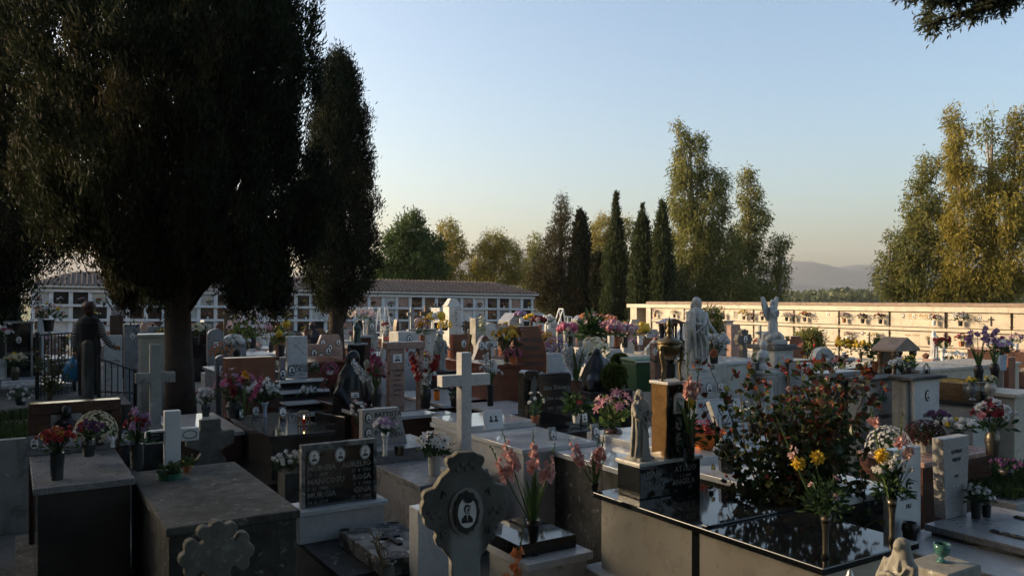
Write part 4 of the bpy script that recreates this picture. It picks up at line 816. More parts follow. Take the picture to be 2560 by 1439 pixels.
# E granite tomb at the left
E_ = tomb('dark speckled granite tomb with a greyer stone top at the left edge', ctr((-3.39, 5.66), .66, 2.05), .66, 2.05, 1.15, 'grey_granite', 'grey_granite', base=(.1, .3, 'concrete'), ov=.03, ct=.05)
slab(E_, 'raised_step', -.34, .34, .35, 1.02, 1.151, 1.21, 'grey_granite')
for o in E_.children:
    if o.name.startswith('body'): o.data.materials[0] = M['dark_granite']
p = at(190, 7.35); hs = thing('headstone', 'wide dark brown granite headstone with a small bust in a pale niche', 'headstone', (p[0], p[1], 0), TH); a_ = wl(115, 190, 7.35); zt_ = zat(1003, 7.35)
slab(hs, 'stone', -a_, a_, 0, .12, 0, zt_-.1, 'brown_granite'); slab(hs, 'cap', -a_, a_, -.02, .14, zt_-.099, zt_, 'brown_granite'); slab(hs, 'niche_plate', -.2, .05, -.012, -.001, 1.15, zt_-.105, 'pale_granite'); slab(hs, 'side_post', a_-.09, a_+.001, -.06, -.001, 1.1, zt_-.101, 'brown_granite'); slab(hs, 'inlay', -a_+.06, -.23, -.012, -.001, 1.22, 1.36, 'gold_granite')
mb = MB(); mb.ball((-.08, -.06, 1.46), (.045, .045, .055), 12, 8); mb.ball((-.08, -.04, 1.48), (.052, .05, .05), 12, 8); mb.lathe([(.09,1.24),(.11,1.3),(.1,1.36),(.045,1.41),(.04,1.45)], x=-.08, y=-.05, n=16, sy=.6); fuse(mb, .007, 'bust', M['dark_bronze'], hs)
bouquet('glass jar of red and yellow carnations at the front of the granite tomb', on(143, 1198, 1.15), ('cyl', .2, .05, 'dark_glass'), [('rose', 'red', 26, .032), ('rose', 'orange', 3, .034), ('rose', 'gold', 3, .034), ('small', 'white', 4, .02)], (.14, .2), (40, .05))
bouquet('handled glass vase of purple and dark red flowers', on(222, 1140, 1.21), ('jar', .14, .055, 'dark_glass'), [('rose', 'purple', 12, .034), ('rose', 'red', 8, .028)], (.12, .16), (40, .05))
pot_mum('wide dome of creamy yellow potted chrysanthemums before the brown granite headstone', on(240, 1112, 1.21), .175, .22, 'cream', 190, .02, 'dark_pot', .08)
bouquet('lilac bunch against the bust', on(165, 1100, 1.21), ('cyl', .1, .03, 'dark_glass'), [('pom', 'lilac', 5, .03)], (.07, .1), (16, .04)); 
bouquet('tall jar with lilac pompons, red roses and an orange pointed bloom', on(342, 1172, 1.15), ('cyl', .2, .052, 'dark_glass'), [('pom', 'lilac', 12, .035), ('rose', 'red', 7, .03), ('rose', 'crimson', 5, .03), ('lily', 'orange', 1, .07), ('rose', 'hot', 3, .025)], (.11, .26), (50, .06))
an = thing('statuette', 'tiny white angel figurine near the creamy flower dome', 'figurine', on(281, 1117, 1.21), TH); robed(an, .1, 'white_ceramic', 'pray', 'figure', wings=True, veil=False, vox=.0022)
def plaque(label, loc, w, h, mat, pw, ph, sq=False, tilt=-12, frame='oval_frame', cat='photo plaque', z0=.015, rz=TH):
    r = thing('photo_plaque', label, cat, loc, rz); r.rotation_euler = (R(tilt), 0, rz); slab(r, 'plate', -w/2, w/2, 0, .018, z0, z0+h, mat, .003); slab(r, 'foot', -w/2*.8, w/2*.8, -.01, .05, 0, z0-.001, mat, .002); portrait(r, 0, 0, z0+h*.52, pw, ph, frame, sq, scallop=False, fr=1.12); return r
plaque('grey plaque with a white oval photo at the left end of the granite tomb', on(86, 1133, 1.21), .12, .13, 'grey_granite', .062, .09, frame='dark_frame')
plaque('dark plaque with an oval photo half hidden by the lilac jar', on(312, 1112, 1.21), .1, .12, 'dark_granite', .05, .075)
# H white cross
p = at(388, 10); H_ = thing('cross', 'plain white stone cross in the shade to the left of the bare trunk', 'cross', (p[0], p[1], 0), TH); plain_cross(H_, wl(99, 388, 10), zat(860, 10), wl(28, 388, 10), .1, zat(943, 10), 'pale_cement')
slab(H_, 'foot', -.2, .2, -.15, .15, 0, zat(1075, 10), 'concrete')
# I dark stepped tomb
Ic = ctr((-2.71, 8.97), .74, 1.86); I_ = tomb('polished dark brown granite tomb on a wide step, reflecting the sky', Ic, .76, 1.88, .95, 'dark_granite', 'dark_granite', base=(.17, .46, 'dark_granite'), ov=.03, ct=.06)
slab(I_, 'low_step', -.62, .62, -1.2, 1.0, 0, .22, 'dark_granite')
plaque('small oval photo stand, left of three on the dark polished tomb', on(606, 1045, .95), .08, .1, 'black_stone', .07, .09, frame='oval_frame'); plaque('middle oval photo stand by the white ribbed vase', on(640, 1040, .95), .09, .11, 'grey_granite', .075, .095); plaque('oval photo on a little pedestal alone at the right of the dark tomb', on(708, 1048, .95), .08, .15, 'black_stone', .075, .1)
bouquet('big dark vase of pink lilies, crimson gladioli and lilac daisies on the dark tomb', on(585, 1043, .95), ('jar', .2, .11, 'dark_pot'), [('lily', 'hot', 9, .075), ('daisy', 'lilac', 22, .035), ('lily', 'palepink', 3, .07), ('rose', 'crimson', 6, .04)], (.26, .42), (110, .08))
gladioli('thin pink gladiolus stalks rising out of the pink lily vase', (*at(612, 10.0), 1.05), None, [(.28, 0, .62, 'hot', .35, .8), (-.22, 0, .5, 'crimson', .5, .85), (.02, 0, .55, 'gold', .9, .92)], .05, 6, .4)
bouquet('white ribbed vase of round white chrysanthemums on the dark tomb', on(662, 1043, .95), ('flute', .2, .05, 'blue_vase'), [('pom', 'white', 22, .05)], (.21, .3), (110, .09))
lt = thing('grave_lantern', 'little brass lantern with a burning red candle on the dark tomb', 'lantern', on(760, 1062, .95), TH)
mb = MB(); 
for sx_ in (-1, 1):
    for sy_ in (-1, 1): mb.box(sx_*.055-.006, sx_*.055+.006, sy_*.055-.006, sy_*.055+.006, .012, .15)
mb.build('posts', M['bronze'], lt); slab(lt, 'base', -.065, .065, -.065, .065, 0, .012, 'bronze', .002); mb = MB(); mb.frustum(0, 0, .151, .175, .068, .068, .045, .045); mb.build('roof', M['bronze'], lt)
mb = MB(); mb.lathe([(.02,.013),(.022,.075)], n=10); cd = mb.build('candle', M['red_wax'], lt); mb = MB(); mb.lathe([(.001,.078),(.007,.09),(.005,.105),(.0005,.12)], n=8); mb.build('flame', M['flame'], cd)
n_ = tomb('flat pale marble tomb shining white beside the bare trunk', ctr((-4.0, 9.55), .8, 1.9), .8, 1.9, .85, 'brown_granite', 'polished_marble')
bouquet('green vase of white and pale pink chrysanthemums on the flat pale tomb', on(514, 1040, .85), ('jar', .18, .06, 'dark_glass'), [('pom', 'white', 14, .04), ('daisy', 'palepink', 8, .035), ('rose', 'red', 1, .03)], (.14, .22), (60, .07))
# J three portrait black stone
d_ = 7.0; p = grid(onz(765, 1285, .66), -.02, 0); J0 = tomb('dark lichen spotted grave slab with a raised white ledger', ctr((-1.28, 6.02), .86, 1.3), .9, 1.4, .42, 'black_stone', 'dark_lichen', ov=.03, ct=.05)
lc = ctr((-.95, 5.95), .5, .95); lg = thing('grave_ledger', 'white crusted ledger stone with a fallen metal cross lying flat', 'ledger', (*lc, .421), TH); slab(lg, 'ledger', -.26, .26, -.48, .48, 0, .13, 'lichen_slab', .008)
mb = MB(); mb.box(-.02, .02, -.2, .12, .131, .15); mb.box(-.09, -.0205, .0, .04, .131, .149); mb.box(.0205, .09, .0, .04, .131, .149); mb.build('flat_cross', M['iron'], lg); mb = MB(); [mb.box(x_-.03, x_+.03, y_-.025, y_+.025, .1305, .14) for x_ in (-.22, .22) for y_ in (-.43, .43)]; mb.build('corner_studs', M['dark_bronze'], lg)
js = grid((-1.55, 6.95), 0, 0); Jw = .74
J_ = thing('headstone', 'black headstone in a pale worn frame with three portraits and faded names', 'headstone', (js[0], js[1], .42), TH); jx0 = -.29
slab(J_, 'base', -.02-.3, .74-.29, -.05, .24, 0, .24, 'white_marble', .008); slab(J_, 'base_top', -.05-.3, .77-.29, -.08, .26, .241, .285, 'white_marble', .006)
hz0 = .286; x0_ = -.28; x1_ = x0_+.68
slab(J_, 'stone', x0_+.03, x1_-.03, .012, .06, hz0, hz0+.5, 'black_stone', .001); mb = MB(); mb.box(x0_, x0_+.0295, 0, .07, hz0, hz0+.54); mb.box(x1_-.0295, x1_, 0, .07, hz0, hz0+.54); mb.box(x0_+.03, x1_-.03, 0, .07, hz0+.501, hz0+.541); mb.build('frame', M['lichen_slab'], J_, .003)
for q, zz in ((.16, .43), (.5, .43), (.84, .43)): portrait(J_, x0_+.68*q, .011, hz0+zz, .075, .1, 'oval_frame')
xl = x0_+.05; xr = x1_-.05
inscription(J_, [('MURGIA', xl, hz0+.31, .068, 'LEFT'), ('20  7  1878', xl, hz0+.262, .04, 'LEFT'), ('MANCOSU', xl, hz0+.195, .068, 'LEFT'), ('4  11  1880', xl, hz0+.145, .04, 'LEFT'), ('MURGIA', xl, hz0+.08, .068, 'LEFT'), ('14  3  1910', xl, hz0+.03, .04, 'LEFT'),
  ('AURELIO', xr, hz0+.31, .068, 'RIGHT'), ('17  8  1956', xr, hz0+.262, .04, 'RIGHT'), ('ROSA', xr, hz0+.195, .068, 'RIGHT'), ('9  1  1966', xr, hz0+.145, .04, 'RIGHT'), ('GINA', xr, hz0+.08, .068, 'RIGHT'), ('29  7  1988', xr, hz0+.03, .04, 'RIGHT')], .011, 'letter_metal')
p = at(968, 5.65); ds = thing('clay_vase', 'chipped clay vase with dead brown stalks at the corner of the crusted ledger', 'vase', (p[0], p[1], .42), 0); vase(ds, 'jar', .2, .055, 'terracotta' if False else 'dark_cement'); mb = MB(); [mb.tube([(0, 0, .12), (rnd.uniform(-.08, .02), 0, .3), (rnd.uniform(-.14, .03), rnd.uniform(-.05, .05), rnd.uniform(.34, .48))], .004, 4) for k in range(9)]; mb.build('dead_stalks', M['dry_stem'], ds)
p = on(735, 1262, .3); pb = thing('planter', 'rough concrete trough holding white chrysanthemums beside the three portrait stone', 'planter', (p[0]-.05, p[1]+.25, .0), TH); slab(pb, 'trough', -.16, .26, -.14, .14, 0, .62, 'concrete', .01)
bouquet('row of small white chrysanthemums in the concrete trough', (p[0]-.1, p[1]+.22, .62), None, [('pom', 'white', 18, .035)], (.2, .2), (80, .07), name='flower_spray')
mb = MB(); mb.lathe([(.02,0),(.055,.26),(.05,.26)], n=14); vq = thing('cone_vase', 'empty grey cone vase leaning between trough and headstone', 'vase', (p[0]+.12, p[1]+.12, .62), 0); vq.rotation_euler = (0, R(-14), 0); mb.build('vase', M['pewter'], vq)
# K grey granite pair
Kc = ctr((-.86, 7.45), .78, 1.25); K_ = tomb('grey granite tomb with a smooth slab holding a marble flower vase', Kc, .8, 1.3, .76, 'grey_granite', 'grey_granite'); slab(K_, 'step', -.38, .38, .45, 1.25, .761, .9, 'grey_granite'); slab(K_, 'rear_body', -.38, .38, .66, 1.25, 0, .76, 'grey_granite')
p = at(963, 8.75); headstone('pale grey headstone with one slanted side, two portraits and dark letters', (p[0], p[1], .9), wl(112, 963, 8.75), zat(1020, 8.75)-.9+.0, .1, 'slant', 'pale_granite', por=[(-.37, .77, .06, .085), (-.37, .36, .06, .085)],
   lines=[('BATTISTA', .06, .78, .072), ('TOROE', .02, .63, .072), ('1.3.1904', -.02, .5, .04), ('DOLORES', .02, .3, .06), ('PUDDU', .18, .19, .066)])
bouquet('white vase of lilac and white daisies in front of the slanted headstone', on(963, 1140, .9), ('flute', .24, .045, 'white_ceramic'), [('daisy', 'lilac', 16, .035), ('daisy', 'white', 18, .032)], (.13, .15), (40, .05))
ob = on(998, 1138, .9); bx_ = thing('grave_pot', 'small black square pot next to the white vase', 'pot', ob, TH); vase(bx_, 'box', .1, .04, 'black_stone', name='pot')
bouquet('six sided marble vase full of white lilies on the grey granite slab', on(1085, 1187, .76), ('cyl', .2, .062, 'old_marble'), [('lily', 'white', 18, .065), ('rose', 'salmon', 3, .03), ('rose', 'cream', 3, .03)], (.17, .22), (110, .08))
wb = on(1128, 1200, .76); slab(thing('marble_block', 'small white marble block between the grey slab and the portrait cross', 'block', wb, TH), 'block', -.06, .06, -.05, .05, 0, .05, 'white_marble')
wb = at(1070, 5.9); slab(thing('marble_curb', 'white marble curb end left of the portrait cross', 'curb', (wb[0], wb[1], 0), TH), 'curb', -.08, .3, 0, .16, 0, .95, 'white_marble')
# L tall white cross
p = at(1160, 8.0); L_ = thing('cross', 'tall plain white marble cross, its left side lit orange', 'cross', (p[0], p[1], 0), TH); plain_cross(L_, wl(120, 1160, 8.0), zat(880, 8.0), wl(25, 1160, 8.0), .115, zat(949, 8.0), 'white_marble'); slab(L_, 'foot', -.2, .2, -.15, .15, 0, .8, 'old_marble')
# M wide marble tomb with the photo
M_ = tomb('broad white marble tomb with a mirror smooth two level top', ctr((.1, 7.66), .9, 2.0), .9, 2.0, 1.05, 'white_marble', 'polished_marble'); slab(M_, 'upper_step', -.44, .44, .1, .98, 1.051, 1.12, 'polished_marble')
p = on(1237, 1072, 1.125); fr = thing('photo_plaque', 'white standing photo plate showing two people on the broad marble tomb', 'photo plaque', p, TH); fr.rotation_euler = (R(-14), 0, TH); slab(fr, 'plate', -.115, .115, 0, .02, 0, .2, 'white_marble', .004)
for sx_ in (-1, 1): mb = MB(); mb.prism(ell(sx_*.03, .125, .013, .017, 12), -.003, -.0005); mb.prism([(sx_*.03-.026, .075), (sx_*.03+.026, .075), (sx_*.03+.02, .1), (sx_*.03, .11), (sx_*.03-.02, .1)], -.003, -.0005); mb.build('sitter', M['photo_dark'], fr)
# N second marble tomb, grey side
N_ = tomb('long white marble tomb with a rough grey side, behind the shiny black one', grid((.23, 8.15), .5, .78), 1.0, 1.56, 1.0, 'concrete', 'polished_marble')
plaque('small grey oval photo stand, left rim of the long marble tomb', on(1385, 1112, 1.0), .09, .17, 'grey_granite', .055, .085); plaque('grey oval photo stand with a white portrait, near the lily bowl', on(1493, 1108, 1.0), .1, .19, 'grey_granite', .07, .1, frame='dark_frame')
bouquet('brown bowl of pink and white lilies with tall buds', on(1533, 1098, 1.0), ('bowl', .12, .1, 'brown_granite'), [('lily', 'pink', 11, .068), ('lily', 'palepink', 7, .062)], (.21, .42), (70, .12), leaf='light_foliage')
# O gladioli on the small marble step
O_ = tomb('low white marble step carrying a black slab in front of the portrait cross', grid((.12, 5.86), .3, -.33), .6, .66, .55, 'old_marble', 'white_marble', ct=.06)
ob = thing('grave_slab', 'thick square black polished slab with a pale corner reflection', 'slab', (*grid((.06, 6.02), .24, -.3), .551), TH); slab(ob, 'slab', -.27, .27, -.32, .32, 0, .1, 'black_stone', .004)
gladioli('bronze cone vase with a fan of salmon pink gladioli on the black slab', on(1333, 1385, .551), ('cone', .27, .06, 'dark_bronze'), [(-.24, 0, .68, 'salmon', .56, .86), (.0, .02, .68, 'salmon', .55, .82), (.17, 0, .58, 'salmon', .52, .78), (-.33, .05, .55, 'salmon', .55, .8)], .048, 16, .42)
gladioli('salmon gladioli leaning at the corner of the shiny black tomb', (*onz(1487, 1225, .9), .85), ('cone', .12, .04, 'dark_bronze'), [(-.22, 0, .36, 'salmon', .45, .9), (.03, 0, .4, 'salmon', .3, .75), (.08, 0, .42, 'salmon', .5, .7)], .045, 10, .28)
gladioli('single orange gladiolus above dark red blooms at the bottom edge', (*at(1262, 4.1), .72), ('cyl', .2, .05, 'dark_glass'), [(.1, 0, .42, 'orange', .3, .75)], .038, 5, .2, extra=[('rose', 'crimson', 8, .035, .12, .05)])
# P bottom right corner
p = at(2252, 3.55); md = thing('statue', 'small veiled stone Madonna seen from behind at the bottom edge', 'statue', (p[0], p[1], .9), R(-70)); robed(md, zat(1343, 3.55)-.9, 'pale_cement', 'pray', 'figure', vox=.005); slab(md, 'pedestal', -.14, .14, -.14, .14, -.9, -.0, 'concrete')
p = at(2360, 3.75); bk = thing('stone_block', 'pale rough stone block under the teal glass cup', 'block', (p[0], p[1], 0), TH); slab(bk, 'block', -.14, .14, -.1, .12, 0, zat(1408, 3.75), 'pale_cement', .01)
p = at(2355, 3.78); cp = thing('candle_cup', 'teal glass candle cup on a short foot', 'cup', (p[0], p[1], zat(1408, 3.75)+.001), 0); mb = MB(); mb.lathe([(.028,0),(.028,.006),(.008,.012),(.008,.02),(.03,.035),(.036,.06),(.038,.085),(.034,.085),(.03,.05),(.005,.03)], n=18); mb.build('cup', M['teal_glass'], cp, smooth=True)
p = at(2125, 3.4); fn = thing('lamp_finial', 'dark metal finial of a grave lamp poking over the bottom edge', 'grave lamp', (p[0], p[1], 0), 0); mb = MB(); zf = zat(1420, 3.4); mb.lathe([(.05,0),(.05,zf-.09),(.045,zf-.075),(.05,zf-.06),(.02,zf-.035),(.012,zf-.02),(.01,zf-.01),(.0,zf)], n=14); mb.build('lamp', M['steel'], fn, smooth=True)
# Q right pair
Qd = 6.3; p = at(2391, Qd); headstone('speckled pale granite headstone with a flared outline in the near right', (p[0], p[1], .78), wl(66, 2391, Qd), zat(1092, Qd)-.78, .09, 'flare', 'pale_granite', lines=[('GAVINA', 0, .8, .042), ('VIRDIS', 0, .7, .042), ('1921', 0, .5, .03)])
Q_ = tomb('long polished grey granite grave with raised dark borders at the right edge', grid(p, .1, .85), 1.0, 1.75, .78, 'dark_granite', 'grey_granite', base=(.1, .5, 'pale_granite')); slab(Q_, 'border', -.3, -.25, -.8, .5, .781, .795, 'black_stone', .003); slab(Q_, 'border', .25, .3, -.8, .6, .781, .795, 'black_stone', .003)
bouquet('dark pot of small white flowers at the foot of the flared headstone', (*grid(p, .1, .1), .781), ('cyl', .13, .04, 'dark_pot'), [('pom', 'white', 9, .022), ('small', 'cream', 6, .02)], (.1, .14), (70, .05)); bouquet('second smaller dark pot with sparse white flowers', (*grid(p, .21, .12), .781), ('cyl', .09, .035, 'dark_pot'), [('small', 'white', 8, .022)], (.07, .1), (50, .045))
p = at(2268, 6.05); headstone('white stone with one oval portrait half hidden by drooping leaves', (p[0], p[1], .7), wl(70, 2268, 6.05), zat(1120, 6.05)-.7, .08, 'rect', 'white_marble', por=[(.05, .58, .055, .08)], lines=[('ANTONIO', .05, .42, .045), ('PILI', .05, .32, .045), ('1899', .1, .1, .03)]); gs = at(2275, 5.9); bt = thing('bronze_vase', 'squat dark metal vase under the white stone portrait', 'vase', (gs[0], gs[1], .72), 0); vase(bt, 'jar', .13, .06, 'dark_bronze'); tomb('pale marble slab under the white portrait stone', grid(p, .05, .55), .75, 1.2, .7, 'pale_granite', 'pale_granite')
p = at(2330, 8.1); T2 = tomb('dark brown granite tomb with a paler top, behind the flared headstone', grid(onz(2300, 1165, .9), .6, -.3), 1.3, .75, .95, 'brown_granite', 'pink_granite')
bouquet('grey stone vase of white roses and dark red blooms at the right', (*onz(2481, 1140, .96), .96), ('jar', .24, .07, 'pewter'), [('rose', 'white', 12, .055), ('rose', 'crimson', 10, .05), ('lily', 'crimson', 3, .08), ('rose', 'pink', 3, .045)], (.2, .3), (70, .08))
pot_mum('round pot of nearly black red chrysanthemums', on(2312, 1128, .952), .2, .2, 'darkred', 420, .016, 'old_marble', .12)
pot_mum('pot of small white chrysanthemums beside the rose bush', (*at(2222, 7.4), 1.0), .2, .22, 'white', 200, .018, 'dark_pot', .1)
bouquet('low bunch of white and yellow chrysanthemums in the near right', (*at(2392, 8.6), .98), ('bowl', .08, .08, 'dark_pot'), [('pom', 'white', 14, .045), ('pom', 'yellow', 5, .04)], (.19, .15), (60, .07)); bouquet('small purple bunch beside the marble stones', (*at(2345, 8.8), 1.1), ('bowl', .06, .06, 'dark_pot'), [('pom', 'purple', 14, .035)], (.14, .1), (40, .05)); bouquet('purple heather pot at the far right edge', (*at(2515, 7.0), .95), ('bowl', .06, .06, 'dark_pot'), [('pom', 'purple', 16, .025)], (.14, .08), (40, .05))
# S
cv = on(1818, 1178, 1.0); c_ = thing('black_vase', 'tall faceted black granite vase with bare rose stems', 'vase', (*at(1818, 6.9), zat(1178, 6.9)), TH); mb = MB(); mb.lathe([(.06,0),(.07,.01),(.078,.1),(.07,.25),(.062,.25),(.06,.2)], n=8); mb.build('vase', M['black_stone'], c_); mb = MB(); [mb.tube([(0, 0, .2), (rnd.uniform(-.1, .1), 0, .32), (rnd.uniform(-.22, .12), 0, rnd.uniform(.4, .55))], .004, 4) for k in range(5)]; mb.build('bare_stems', M['twig'], c_)
S_ = tomb('pale marble tomb with a moulded rim behind the rose bush', grid(at(1830, 6.9), .25, .3), 1.0, 1.6, zat(1180, 6.9)-.001, 'dark_granite', 'white_marble'); 
og = bouquet('red cyclamen pot wrapped in orange foil', (*at(1762, 7.6), zat(1120, 7.6)), None, [('lily', 'red', 16, .055), ('lily', 'hot', 9, .05)], (.16, .26), (60, .08), name='wrapped_plant', cat='potted plant'); mb = MB(); n = 22
mb.lathe([(.07,0),(.1,.04),(.16,.12),(.2,.17),(.14,.11)], n=n, fold=.12, nf=5); mb.build('foil_wrap', M['orange_foil'], og)
slab(thing('marble_tomb', 'marble slab holding the orange wrapped plant', 'tomb', (*at(1775, 7.6), 0), TH), 'slab', -.4, .4, -.25, 1.4, 0, zat(1121, 7.6), 'white_marble')
# ------------------------------------------------------------------ the graves further back
OCC = []                                                          # ground already taken: (x, y, r)
def hs(label, px, pw, top, d, kind, mat, z=0, **k):
    p = at(px, d); OCC.append((p[0], p[1], .8)); return headstone(label, (p[0], p[1], z), wl(pw, px, d), zat(top, d)-z, k.pop('t', .12), kind, mat, detail=d < 12, **k)
def mt(label, px, py, z, w, l, body, cover, **k):              # px, py = near left corner of the top
    lf = onz(px, py, z); c = ctr(lf, w, l); OCC.append((c[0], c[1], 1.0)); return tomb(label, c, w, l, z, body, cover, **k)
def bq(label, px, py, d, vs, fl, shape, **k):                    # px, py = foot
    k.setdefault('lod', 0 if d > 13 else 1); return bouquet(label, (*at(px, d), zat(py, d)), vs, fl, shape, **k)
def cross(label, px, top, d, w, s, arm, mat, z=0, foot=None, t=None):
    p = at(px, d); OCC.append((*p, .6)); r = thing('cross', label, 'cross', (*p, z), TH); plain_cross(r, wl(w, px, d), zat(top, d)-z, wl(s, px, d), t or wl(s, px, d)*.7, zat(arm, d)-z, mat)
    if foot: slab(r, 'foot', -.3, .3, -.3, .3, 0, foot, mat)
    return r
# --- left terrace, railings, person
tr = MB(); tr.box(0, 1.5, 0, 6.4, 0, .93); tr.box(1.5, 2.15, 2.9, 6.4, 0, .93); o = tr.build('terrace', M['concrete']); o.location = (*at(-150, 8.3), 0); o.rotation_euler = (0, 0, TH); tag(o, kind='structure')
tw = thing('retaining_wall', 'white plastered low wall holding up the grassy bed at the left edge', 'wall', (*at(-150, 8.27), 0), TH); slab(tw, 'wall', -.6, 1.55, -.12, -.005, 0, 1.0, 'pale_cement')
P = np.stack([nrs.uniform(0, 1.5, 5200), nrs.uniform(.05, 2.4, 5200), np.full(5200, .93)], 1); P = P[(P[:, 1] < 1.3) | (P[:, 1] > 1.9)]
V, Q = cards(P, nrs.normal(size=P.shape)*.45+[0, 0, 1], .13*nrs.uniform(.4, 1.2, len(P)), .02); g_ = arrays('grass', V, Q, M['grass_leaf']); g_.location = o.location; g_.rotation_euler = (0, 0, TH); tag(g_, 'short dark grass on the raised bed at left', 'grass', kind='stuff')
def railing(label, px0, px1, d0, d1, z0, h0, h1, n, extra=None):
    a_ = Vector((*at(px0, d0), 0)); b_ = Vector((*at(px1, d1), 0)); r = thing('iron_railing', label, 'railing', (a_.x, a_.y, z0), 0); v = b_-a_
    mb = MB(); [mb.tube([v*(k/n), v*(k/n)+Vector((0, 0, h0+(h1-h0)*k/n))], .009, 5) for k in range(1, n)]; mb.build('bars', M['iron'], r)
    for s_ in (.06, .55, 1): MB().tube([Vector((0, 0, h0*s_)), v+Vector((0, 0, h1*s_))], .014, 5).build('rail', M['iron'], r)
    for k in (0, 1): MB().tube([v*k, v*k+Vector((0, 0, (h0, h1)[k]+.04))], .03, 6).build('post', M['iron'], r)
railing('old iron railing panel behind the straggly rose shrub at left', 93, 186, 12.4, 13.6, .93, 1.0, .98, 11); railing('iron railing with a sloping top rail under the outstretched hand', 247, 338, 12.6, 13.8, .4, 1.15, .85, 6)
p = at(219, 12.0); pt = thing('stone_post', 'rough grey gate post standing in front of the person in the vest', 'post', (*p, .93), TH+.3); slab(pt, 'post', -.068, .068, -.068, .068, 0, zat(858, 12)-.93, 'concrete', .01); mb = MB(); mb.frustum(0, 0, zat(858, 12)-.929, zat(850, 12)-.93, .068, .068, .03, .03); mb.build('cap', M['concrete'], pt)
rs = thing('rose_shrub', 'straggly thin rose shrub with a leaning stem before the iron railing', 'shrub', (*at(118, 11.3), .93), 0); ms = MB(); ml = MB()
for k in range(16):
    tip = Vector((rnd.uniform(-.2, .42), rnd.uniform(-.2, .2), rnd.uniform(.35, .95))); ms.tube([(0, 0, 0), (.03+tip.x*.2, 0, .25), tip], [.012, .008, .003], 4)
    for q in range(16): ml.leaf(Vector((.03, 0, .25)).lerp(tip, rnd.uniform(.1, 1.05))+Vector((rnd.gauss(0, .05), rnd.gauss(0, .05), rnd.gauss(0, .04))), (rnd.gauss(0, 1), rnd.gauss(0, 1), rnd.gauss(0, .5)), .06, .04)
ms.build('stems', M['twig'], rs); ml.build('leaves', M['rose_leaf'], rs)
def person(px, py0, top, d, label):
    z = zat(py0, d); H = zat(top, d)-z; r = thing('person', label, 'person', (*at(px, d), z), R(6)); s = H
    b = MB(); T = lambda pts, r_: b.tube([(x*s, y*s, q*s) for x, y, q in pts], [k*s for k in r_], 10)
    # back to the viewer (+y is ahead of the person): feet to head
    T([(-.055,0,.03),(-.058,-.005,.27),(-.055,.0,.5)], [.028,.036,.052]); T([(.055,.01,.03),(.058,.0,.27),(.055,.0,.5)], [.028,.036,.052])
    b.lathe([(.0,.44*s),(.095*s,.45*s),(.105*s,.5*s),(.09*s,.6*s),(.1*s,.7*s),(.105*s,.77*s),(.075*s,.815*s),(.036*s,.84*s),(.034*s,.88*s)], n=20, sy=.68)
    b.ball((-.006*s, .012*s, .925*s), (.042*s, .05*s, .06*s), 14, 10); b.ball((-.035*s, .045*s, .915*s), (.012*s, .012*s, .012*s), 6, 5); b.ball((-.045*s, .03*s, .9*s), (.008*s,)*3, 6, 4); b.ball((.006*s, .02*s, .88*s), (.02*s,)*3, 6, 4)
    for x in (-.055, .055): b.ball((x*s, .035*s, .02*s), (.03*s, .06*s, .02*s), 10, 6)
    la = [(-.098,0,.785),(-.125,-.01,.66),(-.14,.02,.53),(-.138,.04,.485)]; ra = [(.098,0,.785),(.13,.01,.66),(.19,.05,.55),(.225,.065,.53)]
    T(la, [.034,.028,.021,.017]); T(ra, [.034,.028,.021,.017])
    def hand(c, dr):
        c = Vector(c); dr = Vector(dr).normalized(); sd_ = dr.cross(Vector((0, 1, .2))).normalized()
        b.tube([tuple((c-dr*.015)*s), tuple((c+dr*.03)*s)], [.016*s, .021*s], 8)
        for k, l in enumerate((.034, .04, .038, .03)):
            o = c+dr*.03+sd_*(k-1.5)*.0115; b.tube([tuple(o*s), tuple((o+dr*l*.55)*s), tuple((o+dr*l*.8+Vector((0, .012, -.012)))*s)], [.0062*s, .0058*s, .005*s], 6)
        o = c-sd_*.018+dr*.005; b.tube([tuple(o*s), tuple((o+dr*.02-sd_*.014)*s), tuple((o+dr*.036-sd_*.01)*s)], [.007*s, .0062*s, .0055*s], 6)
    hand(la[-1], (0.02, .1, -1)); hand(ra[-1], (1, .15, -.35))
    fuse(b, .0075, 'body', M['skin'], r, 2)
    h = MB(); h.ball((.006*s, -.008*s, .938*s), (.067*s, .066*s, .064*s), 14, 10); h.ball((.014*s, -.026*s, .9*s), (.055*s, .042*s, .05*s), 12, 8); h.ball((-.026*s, .0, .955*s), (.045*s, .05*s, .04*s), 10, 8); [h.ball((rnd.uniform(-.045, .05)*s, rnd.uniform(-.055, .02)*s, rnd.uniform(.9, .985)*s), .024*s, 7, 5) for k in range(18)]
    fuse(h, .009, 'hair', M['hair'], r, 2)
    v = MB(); v.lathe([(.0,.46*s),(.112*s,.462*s),(.118*s,.52*s),(.106*s,.6*s),(.116*s,.7*s),(.12*s,.77*s),(.095*s,.82*s),(.045*s,.85*s),(.045*s,.87*s),(.0,.865*s)], n=28, sy=.72, fold=.025, nf=6); fuse(v, .01, 'vest', M['vest'], r, 2)
    w = MB(); w.tube([(x*s, y*s, q*s) for x, y, q in ((-.057,.0,.02),(-.06,-.006,.26),(-.05,0,.5))], [.042*s,.05*s,.066*s], 12); w.tube([(x*s, y*s, q*s) for x, y, q in ((.057,.01,.02),(.06,0,.26),(.05,0,.5))], [.042*s,.05*s,.066*s], 12); w.ball((0, 0, .49*s), (.104*s, .075*s, .07*s), 14, 8); fuse(w, .009, 'trousers', M['trousers'], r, 2)
